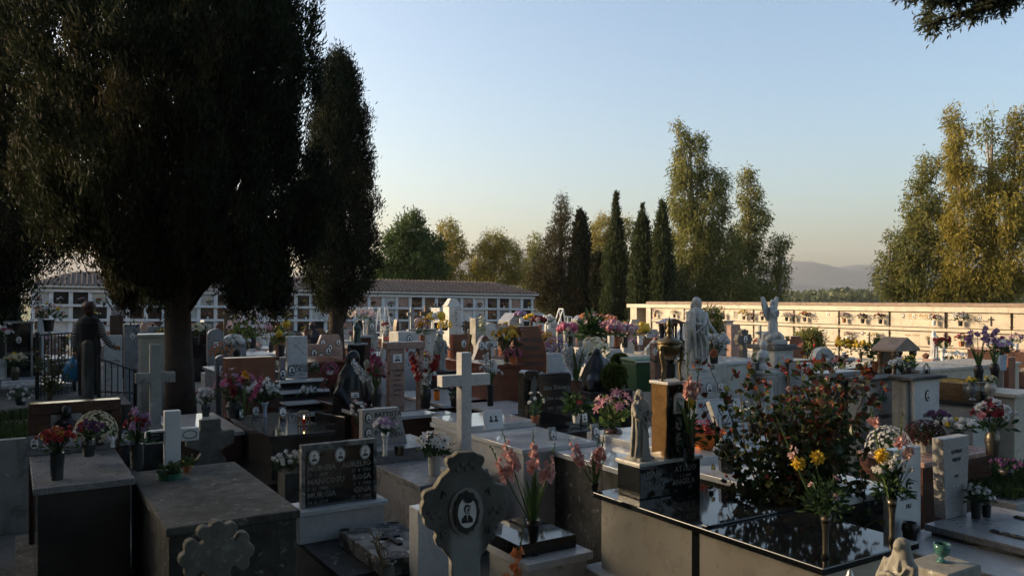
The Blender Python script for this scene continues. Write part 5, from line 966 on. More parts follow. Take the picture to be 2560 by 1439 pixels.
    for pts in (la, ra):
        m2 = MB(); pp = [Vector(q)*s for q in pts[:3]]+[Vector(pts[2]).lerp(Vector(pts[3]), .8)*s]; full = []
        for a_, c_ in zip(pp[:-1], pp[1:]): full += [a_.lerp(c_, k/6) for k in range(6)]
        full.append(pp[-1]); rr_ = [(.042-.016*k/(len(full)-1))*s for k in range(len(full))]; m2.tube(full, rr_, 12)
        ob = m2.build('sleeve', M['stripes'], r, smooth=True); at_ = ob.data.attributes.new('along', 'FLOAT', 'POINT'); L_ = [0.]
        for a_, c_ in zip(full[:-1], full[1:]): L_.append(L_[-1]+(c_-a_).length)
        at_.data.foreach_set('value', [L_[k]*26 for k in range(len(full)) for q in range(12)])
    for x in (-.057, .057): mb = MB(); mb.ball((x*s, .035*s, .02*s), (.034*s, .066*s, .024*s), 12, 7); mb.build('shoe', M['shoe'], r, smooth=True)
    return r, s
r_, s_ = person(222, 995, 752, 13, 'person seen from behind, dark vest over striped sleeves, one hand on the railing')
lh = r_.matrix_basis @ Vector((-.138*s_, .045*s_, .44*s_)); bg = thing('plastic_bag', 'bright blue plastic bag hanging from the hand of the person', 'bag', tuple(lh), 0)
b = MB(); b.lathe([(.008,.02),(.03,-.05),(.08,-.12),(.125,-.22),(.14,-.32),(.12,-.4),(.06,-.44),(0,-.445)], x=-.06, n=26, sy=.5, fold=.09, nf=7); b.v = [(x+.25*z*(1 if x < -.06 else .3)*.6, y, z) for x, y, z in b.v]; b.build('bag', M['blue_bag'], bg, smooth=True)
pb = thing('person', 'distant person in a dark jacket bending between the graves before the niche building', 'person', (*at(782, 24), 0), 0)
b = MB(); zh = zat(806, 24); b.ball((-.02, 0, zh-.1), (.085, .1, .115), 12, 8); b.tube([(.02, .02, zh-.2), (.06, .05, zh-.4), (.08, .1, zh-.8), (.05, .1, zh-1.0)], [.06, .19, .18, .17], 12); b.tube([(-.12, 0, zh-.35), (-.2, -.05, zh-.6), (-.12, -.2, zh-.75)], [.06, .055, .04], 8); b.tube([(.22, 0, zh-.35), (.26, -.05, zh-.6), (.15, -.2, zh-.78)], [.06, .055, .04], 8)
for x in (-.04, .14): b.tube([(x, .1, zh-.95), (x, .06, .45), (x, .1, 0.03)], [.1, .075, .05], 8)
fuse(b, .02, 'body', M['jacket'], pb, 2); b = MB(); b.ball((-.015, .02, zh-.07), (.1, .11, .1), 10, 7); b.build('hair', M['hair'], pb, smooth=True)
# --- left graves
h_ = hs('black headstone in a thin pale frame with one oval portrait, left of the railing', 47, 60, 808, 14, 'rect', 'black_stone', por=[(0, .86, .07, .1, 'oval_frame')], lines=[('BARRIA MARIA', 0, .73, .085), ('3 2 1907   9 8 1981', 0, .67, .05)], lmat='letter_metal')
a_ = wl(60, 47, 14)/2; zz = zat(808, 14); mb = MB(); mb.box(-a_-.035, -a_-.001, -.02, .13, .8, zz); mb.box(a_+.001, a_+.035, -.02, .13, .8, zz); mb.box(-a_-.05, a_+.05, -.02, .13, zz+.001, zz+.035); mb.build('frame', M['pale_cement'], h_); slab(h_, 'ledge', -a_-.2, a_+.5, -.3, .1, .9, 1.12, 'grey_granite')
hs('low black granite block against the right side of the framed black headstone', 88, 24, 842, 14.6, 'rect', 'black_stone'); mt('pale marble slab gleaming below the framed black headstone', 2, 965, 1.1, 1.0, 1.2, 'grey_granite', 'white_marble')
bq('jar of white and lilac daisies cut by the left edge', 4, 895, 12.6, ('cyl', .25, .06, 'dark_pot'), [('daisy', 'white', 14, .05), ('rose', 'hot', 6, .04)], (.2, .3)); bq('pale vase of cream and yellow flowers before the framed black headstone', 38, 950, 11.9, ('jar', .2, .06, 'pewter'), [('pom', 'cream', 14, .035), ('pom', 'yellow', 2, .045), ('rose', 'palepink', 3, .03)], (.15, .2)); pot_mum('small dark pot plant with white petals on the pale slab', (*at(52, 11.4), .98), .16, .2, 'white', 20, .035, 'dark_pot', .1)
hs('white stone urn shaft at the corner of the niche building', 103, 18, 795, 20, 'flare', 'white_marble'); bq('dark pot of pink, white and yellow flowers high before the niche building', 122, 828, 19, ('pot', .28, .13, 'dark_pot'), [('lily', 'palepink', 6, .09), ('rose', 'white', 8, .07), ('rose', 'yellow', 4, .06)], (.33, .42), fol=(80, .13))
h_ = hs('tapered grey stone pillar with one oval portrait left of the bare trunk', 331, 40, 810, 19, 'flare', 'grey_granite', por=[(0, .85, .09, .12, 'oval_frame')], t=.35); h_.children[0].scale = (1, 1, 1)
hs('white marble headstone behind the sloping railing, one dark oval on it', 283, 46, 838, 16, 'rect', 'old_marble', por=[(0, .88, .08, .11)], rows=(-.35, .35, .7, 3)); hs('wide pale blue grey headstone holding a red planter in the shade', 396, 52, 815, 21, 'rect', 'grey_granite', rows=(-.3, .2, .93, 1)); bq('red plastic trough with low yellow flowers on the pale grey headstone', 405, 843, 19.5, ('box', .13, .12, 'orange_plastic'), [('small', 'yellow', 10, .03)], (.16, .08))
hs('square pale pedestal catching sun on its left face, behind the white cross', 384, 62, 842, 14.6, 'rect', 'cream_marble', t=.45, cap=(.05, 'cream_marble')); hs('brown headstone low before the niche building, behind the person', 292, 34, 788, 25, 'rect', 'brown_granite', rows=(-.3, .3, .8, 2)); hs('black headstone with two ovals beside the little stone temple', 493, 46, 805, 24, 'rect', 'black_stone', por=[(-.25, .9, .1, .13, 'oval_frame'), (.2, .9, .1, .13, 'oval_frame')])
t_ = hs('little pale stone temple with a gabled roof, right of the bare trunk', 512, 34, 800, 26, 'gable', 'cream_marble', t=.6); a_ = wl(34, 512, 26)/2; [slab(t_, 'column', s*a_*.6-.05, s*a_*.6+.05, -.12, -.001, 1.0, zat(812, 26), 'cream_marble') for s in (-1, 0, 1)]
cross('dark wooden cross, its left edge lit, right of the bare trunk', 565, 772, 24, 44, 11, 790, 'wood'); cross('red brown stone cross between pink flowers and the white stele', 695, 803, 20, 60, 11, 825, 'red_granite')
hs('dark rounded headstone with a lit rim behind the wooden cross', 588, 34, 758, 30, 'round', 'dark_granite'); hs('dark upright stone with a rounded head below the cypress branches', 632, 16, 784, 27, 'round', 'dark_granite', t=.3)
h_ = hs('blue grey headstone of two joined arches with square portraits', 540, 40, 822, 17, 'round', 'grey_granite', por=[(0, .82, .1, .13, 'dark_frame', True), (0, .6, .09, .12, 'dark_frame', True)]); MB().prism([(x+.38, z) for x, z in outline('round', .5, zat(836, 17))], .004, .116).build('second_arch', M['grey_granite'], h_); bars(h_, .2, .5, zat(850, 17), 3, .004, .05, .09)
pot_mum('low mound of rust red chrysanthemums before the joined arches', (*at(557, 15.6), zat(893, 15.6)), .26, .25, 'orange', 120, .03, 'dark_pot', .05, lod=0); bq('white chrysanthemum bunch before the joined arches', 592, 893, 15, ('jar', .16, .07, 'dark_pot'), [('pom', 'white', 20, .05)], (.24, .24)); bq('tall loose spray of pale blossoms and greenery behind the white chrysanthemums', 612, 872, 18, ('cyl', .2, .08, 'dark_pot'), [('small', 'palepink', 30, .06), ('small', 'white', 30, .05)], (.42, .6), fol=(160, .16), leaf='light_foliage')
bq('white flute of bright pink lilies left of the red brown cross', 670, 862, 18, ('flute', .2, .05, 'white_ceramic'), [('lily', 'pink', 9, .1)], (.22, .26)); bq('faint pink gladiolus stalks beside the dark rounded stone', 618, 848, 22, ('cyl', .2, .06, 'pewter'), [('lily', 'palepink', 16, .1)], (.25, .7), fol=(60, .2)); bq('cream roses in a jar beside the trunk', 492, 862, 20, ('cyl', .2, .07, 'dark_pot'), [('rose', 'cream', 14, .07), ('rose', 'orange', 5, .06)], (.25, .4))
hs('small grey stone with a photo, in front of the joined arches', 555, 30, 888, 13, 'round', 'grey_granite', por=[(0, .86, .09, .11, 'dark_frame', True)]); mt('blue grey marble tomb with a sloping slab right of the trunk', 560, 935, 1.3, .9, 1.7, 'grey_granite', 'grey_granite')
h_ = hs('broad red brown granite backrest with a lit top edge behind the pink lilies', 628, 124, 893, 11.6, 'rect', 'red_granite', t=.22); a_ = wl(124, 628, 11.6)/2; slab(h_, 'lower_band', -a_-.02, a_+.02, -.1, -.001, .9, 1.28, 'brown_granite')
w_ = hs('tall plain white marble stele with a faint cross and one portrait', 744, 50, 840, 13, 'rect', 'white_marble', z=1.2, por=[(-.3, .19, .1, .14)], lines=[('EFISIO', .15, .24, .09), ('MURGIA', .15, .15, .09), ('1917', .2, .06, .05)], lmat='letter_dark'); mb = MB(); mb.tube([(-.08, -.003, .58), (.02, -.003, .5), (.12, -.003, .38)], .008, 4); mb.tube([(-.05, -.003, .5), (.05, -.003, .6)], .008, 4); mb.build('relief_cross', M['old_marble'], w_)
sw = thing('step_tomb', 'stepped black granite tomb with white treads under the white stele', 'tomb', (*at(742, 13), 0), TH); 
for k in range(5): slab(sw, 'riser', -.4-.03*k, .42, -.3-.36*k, .5-.36*k if k else .5, 0, 1.16-.13*k, 'black_stone'); slab(sw, 'tread', -.4-.03*k-.02, .44, -.32-.36*k, .02-.36*k, 1.161-.13*k, 1.19-.13*k, 'white_marble')
hs('narrow grey headstone with two ovals pressed against the white stele', 707, 22, 893, 12.8, 'shoulder', 'grey_granite', por=[(0, .83, .09, .13), (0, .68, .08, .11)]); bq('yellow chrysanthemums and greenery left of the white stele', 704, 890, 14.4, ('cyl', .2, .06, 'dark_pot'), [('pom', 'yellow', 3, .09)], (.16, .4), fol=(120, .1), leaf='light_foliage')
bq('round wreath of white and red flowers on the black steps', 770, 990, 11.6, None, [('daisy', 'white', 18, .035), ('rose', 'red', 6, .035)], (.14, .16), name='flower_spray'); bq('white lamp shaped flower by the stele foot', 786, 945, 12.4, ('flute', .12, .03, 'pewter'), [('rose', 'white', 2, .05)], (.06, .12))
for sx_, px, pw, tp, d in ((0, 826, 62, 836, 19.5),): hs('pink chamfered headstone with two ovals and a small bronze lamp', px, pw, tp, d, 'chamfer', 'pink_granite', por=[(-.3, .88, .1, .14), (.32, .88, .1, .14), (0, .8, .08, .16)], rows=(-.45, .45, .75, 3))
hs('pink slanted headstone showing three ovals in a row', 802, 66, 860, 17, 'cut', 'pink_granite', por=[(-.25, .88, .11, .15), (.0, .82, .11, .15), (.28, .9, .11, .15)]); mt('rust brown granite tomb between the white stele and the bronze shrouded figure', 768, 905, 1.35, .75, 1.6, 'red_granite', 'red_granite'); pot_mum('magenta chrysanthemum clump on pale stone near the shrouded figure', (*at(824, 13), zat(935, 13)), .14, .14, 'hot', 40, .03, 'white_ceramic', .06, lod=0); sg = thing('statuette', 'tiny white praying statuette before the pink slanted headstone', 'figurine', (*at(828, 14.5), zat(932, 14.5)), TH); robed(sg, .17, 'white_ceramic', 'pray', 'figure', vox=.004)
hs('black headstone with a pale top edge and an engraved head', 894, 38, 862, 14, 'rect', 'black_stone', por=[(.2, .5, .1, .14, 'oval_frame', True)], cap=(.03, 'pale_granite')); hs('slim brown granite pillar with two ovals, right of the black headstone', 917, 22, 844, 14.3, 'rect', 'brown_granite', por=[(.15, .72, .09, .12, 'oval_frame'), (.15, .6, .09, .12, 'oval_frame')], t=.22, cap=(.04, 'pale_granite'))
cs = thing('statue', 'greenish bronze praying child on top of the black headstone', 'statue', (*at(893, 14.1), zat(860, 14.1)), TH); robed(cs, .4, 'green_bronze', 'pray', 'figure', veil=False, vox=.008)
sf = thing('statue', 'dark bronze shrouded seated figure seen from behind', 'statue', (*at(880, 11.6), 0), TH+.3); zq = zat(878, 11.6); b = MB(); b.ball((.03, 0, zq-.1), (.09, .1, .12), 14, 9); b.lathe([(.3,.85),(.3,1.0),(.27,1.2),(.22,1.38),(.12,zq-.2),(.1,zq-.06),(.03,zq+.0)], n=26, sy=.75, fold=.05, nf=7); b.tube([(-.15, 0, 1.4), (-.28, -.05, 1.15), (-.2, -.2, .95)], [.08, .09, .06], 9); b.tube([(.18, 0, 1.4), (.26, -.05, 1.15), (.2, -.22, 1.0)], [.08, .08, .05], 9); fuse(b, .016, 'figure', M['dark_bronze'], sf); slab(sf, 'seat', -.4, .4, -.35, .35, 0, .86, 'dark_granite'); OCC.append((*at(880, 11.6), .8))
# pi shaped monument
pm = thing('stone_portal', 'brown granite portal of two posts and a beam with a square double photo', 'monument', (*at(993, 11.5), 0), TH); a_ = wl(37, 993, 11.5)/2; k_ = wl(1, 1020, 11.5); zb = zat(855, 11.5); slab(pm, 'post', -a_, a_, 0, .14, 0, zb-.101, 'brown_granite' if False else 'pink_granite'); slab(pm, 'beam', -a_-.05, a_+.33, -.02, .16, zb-.1, zb, 'pink_granite'); slab(pm, 'side_post', a_+.24, a_+.31, .0, .14, 0, zb-.101, 'pink_granite'); portrait(pm, 0, 0, zb-.23, .14, .12, None, True); bars(pm, -a_+.03, a_-.03, zb-.42, 6, 0, .03, .07); OCC.append((*at(1000, 11.5), .9))
mt('big polished red brown granite tomb with plants, behind the grey headstone', 905, 1035, .95, 1.15, 2.6, 'brown_granite', 'brown_granite'); mt('tomb with a mirror white top carrying the red gladioli', 1100, 1036, .95, .25, .3, 'brown_granite', 'polished_marble', ct=.05); mt('broad tomb with a shining pale top in front of the brown portal', 930, 1046, .94, .95, 1.5, 'brown_granite', 'polished_marble', ct=.05); mt('brown granite tomb with a bright pale top behind the tall white cross', 1108, 1012, .95, 1.0, 1.9, 'brown_granite', 'polished_marble'); mt('low reddish tomb with a glossy white top left of the black book stone', 1262, 1034, .95, .8, 1.5, 'brown_granite', 'polished_marble')
gladioli('dark vase of pink and white gladioli, a white stalk leaning left', (*at(941, 10.8), zat(1016, 10.8)), ('jar', .24, .075, 'dark_pot'), [(-.35, 0, .4, 'white', .35, .95), (-.05, 0, .62, 'hot', .45, .9), (.03, .04, .55, 'hot', .4, .8), (.14, 0, .45, 'palepink', .4, .85), (-.17, .05, .42, 'cream', .5, .9)], .055, 16, .4, extra=[('rose', 'crimson', 9, .04, .17, .3)])
gladioli('dark vase of scarlet, pink and white gladioli in the centre', (*at(1064, 10.2), zat(1020, 10.2)), ('jar', .26, .075, 'dark_pot'), [(-.22, 0, .5, 'red', .3, .98), (-.1, 0, .48, 'palepink', .4, .85), (.17, 0, .45, 'red', .55, .95), (.11, .03, .48, 'palepink', .4, .8), (.0, 0, .42, 'white', .4, .85), (.05, -.04, .3, 'white', .3, .85)], .055, 14, .35, extra=[('rose', 'crimson', 8, .04, .15, .25), ('daisy', 'white', 6, .04, .15, .2)])
gladioli('vase of white gladioli and small white roses behind the white cross', (*at(1226, 10.8), zat(1014, 10.8)), ('cyl', .28, .05, 'dark_pot'), [(-.08, 0, .52, 'white', .35, .85), (.0, .0, .6, 'white', .85, .95), (.06, 0, .4, 'white', .4, .85)], .05, 14, .35, extra=[('rose', 'white', 14, .035, .16, .3)])
bq('white gladiolus spray drooping low left of the slanted headstone', 893, 1060, 9.6, None, [('rose', 'white', 10, .035), ('rose', 'palepink', 6, .035)], (.12, .3), name='flower_spray', fol=(10, .05)); pot_mum('pot of carmine chrysanthemums on the red brown tomb', (*at(838, 11.9), zat(992, 11.9)), .2, .17, 'crimson', 110, .028, 'dark_pot', .16); bq('pink chrysanthemums in a dark pot behind the tall cross', 1140, 1016, 10.2, ('jar', .16, .08, 'dark_pot'), [('daisy', 'pink', 12, .04), ('daisy', 'lilac', 8, .04)], (.15, .16))
plaque('dark photo stand showing two faces on the red brown tomb', (*at(888, 10.9), zat(1002, 10.9)), .15, .13, 'brown_granite', .11, .07, True, frame=None); lc_ = thing('grave_candle', 'amber glass grave candle on the pale top near the scarlet gladioli', 'candle', (*at(1092, 10.6), zat(1000, 10.6)), 0); mb = MB(); mb.lathe([(.035,0),(.04,.02),(.04,.12),(.03,.13)], n=12); mb.build('glass', M['orange_foil'], lc_); mb = MB(); mb.lathe([(.041,.121),(.041,.15),(.01,.165)], n=12); mb.build('lid', M['bronze'], lc_)
# --- centre back
def stat(label, px, py, top, d, mat, pose='pray', turn=0, rz=TH, **k): r = thing('statue', label, 'statue', (*at(px, d), zat(py, d)), rz); OCC.append((*at(px, d), .6)); robed(r, zat(top, d)-zat(py, d), mat, pose, 'figure', turn=turn, **k); return r
s1 = stat('grey stone Madonna with a flower wreath on her head, centre', 1100, 925, 832, 14, 'pale_cement', 'open'); b = MB(); [bloom(b, (.055*math.cos(k*.7), .06*math.sin(k*.7)-.01, .655+.012*(k % 2)), (math.cos(k*.7), math.sin(k*.7), .4), .035, 'rose', 0) for k in range(9)]; b.build('wreath', M['petal_white'], s1); slab(s1, 'plinth', -.28, .28, -.22, .22, -zat(925, 14), -.0, 'dark_granite')
hs('rust granite headstone with one oval left of the curved one', 1149, 34, 835, 15.2, 'rect', 'red_granite', por=[(.3, .9, .09, .12, 'oval_frame')], rows=(-.4, .4, .9, 3), lmat='letter_gold'); h_ = hs('curved red granite headstone with two ovals and a sunlit wavy left edge', 1199, 58, 838, 14.4, 'wave', 'red_granite', por=[(.08, .9, .1, .13, 'oval_frame'), (.32, .9, .1, .13, 'oval_frame')]); mb = MB(); mb.tube([(-.2, -.01, 1.0), (-.17, -.012, 1.3), (-.23, -.012, 1.55), (-.18, -.01, 1.85)], .02, 6); mb.build('gold_lit_edge', M['gold_granite'], h_)  # gold tone of the wavy edge paints the sunlight along it
mt('red granite tomb with its left flank glowing in the sun behind the cross', 1176, 905, 1.35, .8, 1.2, 'red_granite', 'red_granite'); mt('tall polished red granite tomb left of the tall brown headstone', 1232, 912, 1.5, .55, 1.0, 'red_granite', 'red_granite')
bq('tall vase of yellow, orange and white flowers left of the tall brown headstone', 1268, 905, 12.4, ('cyl', .18, .06, 'bronze'), [('daisy', 'gold', 18, .05), ('daisy', 'yellow', 12, .05), ('pom', 'cream', 5, .07), ('rose', 'palepink', 4, .06)], (.27, .42), fol=(70, .1)); pot_mum('magenta potted chrysanthemum at the foot of the tall brown headstone', (*at(1283, 12.1), zat(908, 12.1)), .13, .14, 'hot', 60, .025, 'orange_plastic', .12)
tb = hs('tall brown granite headstone with two ovals and dark lines of writing', 1331, 72, 815, 12.6, 'cut', 'red_granite', t=.14, por=[(-.3, .62, .085, .12, 'dark_frame'), (.3, .62, .085, .12, 'dark_frame')], lines=[('VIRGILIO', 0, .88, .1), ('SERRA', 0, .82, .1), ('N. 1901 M. 1975', 0, .76, .06), ('ASSUNTA', 0, .7, .09), ('1906  1989', 0, .57, .06)])
# black book headstone
bk = thing('headstone', 'shiny black headstone of two panels, the left one carved with a standing figure', 'headstone', (*at(1368, 9.55), .95), TH); k_ = wl(1, 1368, 9.55); zt1 = zat(922, 9.55)-.95; zt2 = zat(928, 9.6)-.95
def rnd_(x0, x1, z0, z1, r): return [(x0, z0), (x1, z0)]+[(x1-r+r*math.sin(R(a)), z1-r+r*math.cos(R(a))) for a in (90, 60, 30, 0)]+[(x0+r-r*math.sin(R(a)), z1-r+r*math.cos(R(a))) for a in (0, 30, 60, 90)]
MB().prism(rnd_(-62*k_, -25*k_, 0, zt1, .06), -.05, .09).build('left_panel', M['black_stone'], bk, .008); MB().prism(rnd_(-24*k_, 62*k_, 0, zt2-.02, .05), 0, .09).build('right_panel', M['black_stone'], bk, .008)
mb = MB(); mb.prism([(-52*k_, .06), (-26.5*k_, .06), (-28*k_, .14), (-36*k_, .3), (-33*k_, zt1-.12), (-40*k_, zt1-.06), (-47*k_, zt1-.12), (-52*k_, .3)], -.07, -.051); mb.build('carved_figure', M['dark_cement'], bk, .012); inscription(bk, [('Sara Trincas', 20*k_, zt2*.68, .07, 'CENTER', 1, .25), ('Efisio Loddo', 20*k_, zt2*.5, .055, 'CENTER', 1, .25), ('2001   2012', 20*k_, zt2*.33, .045)], 0, 'letter_metal'); OCC.append((*at(1368, 9.6), .8))
mt('polished dark brown tomb reflecting the sky under the black book headstone', 1310, 1092, .94, 1.25, 1.5, 'brown_granite', 'dark_granite')
bq('white pot of red poinsettia beside the black book headstone', 1441, 1056, 9.1, ('pot', .1, .05, 'white_ceramic'), [('lily', 'red', 3, .05)], (.17, .24), fol=(110, .12)); bq('white orchid stalk in a small brown pot before the black headstone', 1338, 1056, 8.7, ('pot', .08, .05, 'terracotta'), [('rose', 'white', 9, .028)], (.13, .25), fol=(14, .1)); plaque('black upright photo stand next to the poinsettia', on(1462, 1062, .945), .11, .15, 'black_stone', .07, .1, True, -8); plaque('small tilted dark photo stand under the carved figure', on(1390, 1064, .945), .1, .13, 'black_stone', .06, .08, True, -14)
gladioli('tall dark vase of white gladioli right of the tall brown headstone', (*at(1441, 10.4), zat(1000, 10.4)), ('cyl', .26, .07, 'brown_granite'), [(-.2, 0, .55, 'white', .35, .85), (-.1, .03, .5, 'white', .4, .85), (.08, 0, .55, 'white', .35, .8), (.16, .0, .6, 'white', .35, .85), (.0, 0, .4, 'white', .5, .8)], .06, 22, .5)
mt('dark polished plinth under the white gladioli vase', 1420, 1010, 1.13, .5, .6, 'dark_granite', 'dark_granite'); hs('plain white marble block right of the tall brown headstone', 1392, 44, 883, 13.2, 'rect', 'white_marble', t=.9); pot_mum('purple potted chrysanthemums on the plain white block', (*at(1391, 13.6), zat(884, 13.6)), .24, .27, 'lilac', 110, .03, 'dark_pot', .02, lod=0); pot_mum('golden potted chrysanthemums behind the tall brown headstone', (*at(1368, 15), zat(868, 15)), .17, .2, 'gold', 70, .03, 'terracotta', .1, lod=0)
kf = thing('statue', 'dark bronze seated mourning figure in a long draped cloak', 'statue', (*at(1492, 12), 0), TH); zq = zat(872, 12); zb = zat(972, 12); b = MB(); h = zq-zb; b.ball((.0, 0, zq-.07), (.07, .08, .085), 12, 8); b.lathe([(.3,zb),(.27,zb+h*.25),(.21,zb+h*.5),(.16,zb+h*.68),(.09,zb+h*.85),(.07,zq-.05),(.01,zq+.01)], n=26, sy=.8, fold=.07, nf=7); b.tube([(-.1, -.05, zb+h*.3), (-.25, -.2, zb+.1), (-.34, -.3, zb+.02)], [.12, .1, .04], 9); b.tube([(.12, 0, zb+h*.72), (.22, -.1, zb+h*.5), (.1, -.22, zb+h*.45)], [.055, .05, .03], 8); fuse(b, .014, 'figure', M['dark_bronze'], kf); slab(kf, 'base', -.42, .38, -.38, .3, 0, zb+.01, 'dark_granite'); OCC.append((*at(1492, 12), .8))
def topiary(label, px, py, top, hw, d):
    r = thing('clipped_shrub', label, 'shrub', (*at(px, d), 0), 0); OCC.append((*at(px, d), .4)); zc = (zat(py, d)+zat(top, d))/2; rz_ = (zat(top, d)-zat(py, d))/2; rx = hw*d/F; u = nrs.normal(size=(900, 3)); u /= np.linalg.norm(u, axis=1, keepdims=True)
    V, Q = cards(u*[rx, rx, rz_]*nrs.uniform(.75, 1, (900, 1))+[0, 0, zc], u+nrs.normal(size=u.shape)*.5, .08, .04); arrays('leaves', V, Q, M['hedge_leaf'], r); b = MB(); b.ball((0, 0, zc), (rx*.8, rx*.8, rz_*.8), 12, 8); b.build('inner_leaves', M['hedge_leaf'], r); MB().tube([(0, 0, 0), (0, 0, zc)], .03, 6).build('trunk', M['bark'], r)
topiary('clipped round green shrub beside the bronze mourning figure', 1535, 967, 914, 26, 11.6); topiary('smaller clipped green ball left of the green bin', 1550, 912, 889, 16, 13.6); bq('yellow green variegated shrub behind the mourning figure', 1487, 915, 14.5, None, [('small', 'cream', 60, .06)], (.3, .55), fol=(160, .1), leaf='light_foliage', name='shrub', cat='shrub')
bn = thing('waste_bin', 'green wheeled waste bin with a pale bar along its lid', 'waste bin', (*at(1606, 13), zat(975, 13)), TH-.25); OCC.append((*at(1606, 13), .7)); hb_ = zat(905, 13)-zat(975, 13); mb = MB(); mb.frustum(0, 0, 0, hb_, .2, .22, .25, .27); mb.build('body', M['bin_green'], bn, .015); MB().box(-.27, .27, -.29, .29, hb_+.002, hb_+.07).build('lid', M['bin_green'], bn, .02); MB().tube([(-.27, -.3, hb_+.03), (.27, -.3, hb_+.03)], .022, 8).build('handle', M['cream_marble'], bn)
for s in (-1, 1): MB().tube([(s*.2-.03, .2, .05), (s*.2+.03, .2, .05)], .07, 12).build('wheel', M['dark_pot'], bn)
hs('narrow brown stone leaning slab left of the bronze urn', 1664, 40, 856, 11, 'cut', 'pink_granite', t=.1, tilt=-2)
# ladder things
def ladder(label, pts, d, rungs, platform=None):
    r = thing('ladder', label, 'ladder', (*at(pts[0][0], d), 0), 0); X0_ = at(pts[0][0], d)[0]
    def q(px, py, dy=0): return (at(px, d)[0]-X0_, dy, zat(py, d))
    return r, q
r, q = ladder('white folding step ladder standing before the niche building', [(955, 0)], 34, 5); zt_ = zat(768, 34)
for s in (-1, 1): MB().tube([(s*.24-.1, -.5, 0), (s*.13, 0, zt_)], .035, 5).build('front_rail', M['white_paint'], r); MB().tube([(s*.3+.2, .6, 0), (s*.15+.05, .08, zt_)], .03, 5).build('rear_rail', M['white_paint'], r)
for k in range(5): f = (k+1)/6; MB().box(-.24+.1*f-.1*(1-f), .22, -.5*(1-f)-.06, -.5*(1-f)+.06, zt_*f-.02, zt_*f+.02).build('step', M['white_paint'], r)
r = thing('platform_ladder', 'pale metal platform ladder with handrails before the dark cypresses', 'ladder', (*at(1410, 40), 0), R(20)); zp = zat(806, 40); ztp = zat(772, 40)
mb = MB(); [mb.tube(pth, .03, 5) for pth in ([(-.6, 0, zp-.9), (-.05, 0, ztp)], [(-.6, .5, zp-.9), (-.05, .5, ztp)], [(-.05, 0, ztp), (.08, 0, zp-.1)], [(-.05, .5, ztp), (.08, .5, zp-.1)], [(-.05, 0, ztp), (-.05, .5, ztp)], [(.08, 0, zp+.3), (.42, 0, zp+.28)], [(.42, 0, zp+.28), (.4, 0, 0)], [(.42, .5, zp+.28), (.4, .5, 0)], [(-.3, 0, zp-.1), (.4, 0, zp+.0)])]; mb.build('rails', M['white_paint'], r); MB().box(-.2, .4, 0, .5, zp-.25, zp-.2).build('platform', M['white_paint'], r)
for k in range(5): f = k/5; MB().box(-.6-.05+.3*f*1.0, -.45+.3*f, .02, .48, zp-1.0+f*.7, zp-.96+f*.7).build('step', M['steel'], r)
# far centre stones
cross('grey stone cross on a stepped base in front of the niche building', 1030, 768, 28, 24, 8, 785, 'pale_cement', foot=1.25); cross('dark wooden cross left of the grey weathered monument', 1066, 764, 26, 30, 10, 784, 'wood'); cross('small grey cross right behind the dark wooden one', 1088, 757, 36, 22, 5, 768, 'dark_cement'); t_ = hs('tall weathered grey monument with three ovals and a knob on top', 1138, 30, 765, 30, 'rect', 'old_marble', por=[(.1, .9, .1, .14), (.1, .8, .1, .14), (.1, .7, .1, .14)], t=.5); MB().frustum(0, .25, zat(765, 30)+.001, zat(746, 30), .3, .2, .12, .12).build('top_knob', M['old_marble'], t_)
hs('white plastered block left of the weathered monument', 1111, 24, 769, 33, 'rect', 'white_marble', t=.8); hs('tapered plain grey stone with one oval below the niche building', 1202, 26, 795, 27, 'rect', 'pale_cement', t=.4); hs('rough shell shaped grey stone beside the tapered one', 1228, 28, 806, 28, 'round', 'old_marble', t=.3); hs('grey gabled tomb front with two ovals at the building corner', 1292, 36, 782, 37, 'gable', 'grey_granite', por=[(-.15, .65, .1, .14), (.15, .65, .1, .14)], t=1.0)
hs('cubic white monument with one oval and dark letters', 1021, 50, 829, 17, 'rect', 'white_marble', t=.5, por=[(.05, .92, .1, .13)], lines=[('MATTU  PODDA', 0, .8, .09)]); hs('white headstone behind the portal, lettering low on it', 1030, 36, 868, 14.5, 'rect', 'white_marble', rows=(-.3, .4, .92, 3, .05, .1)); hs('white headstone half lit left of the brown portal', 972, 36, 869, 14, 'chamfer', 'white_marble'); hs('brown slim stone with a wavy sunlit rim above the portal', 991, 14, 797, 20, 'wave', 'brown_granite', t=.2); hs('pale round shouldered stone with a dark oval, behind the child statue', 930, 30, 792, 25, 'shoulder', 'pale_cement', por=[(0, .85, .14, .2)])
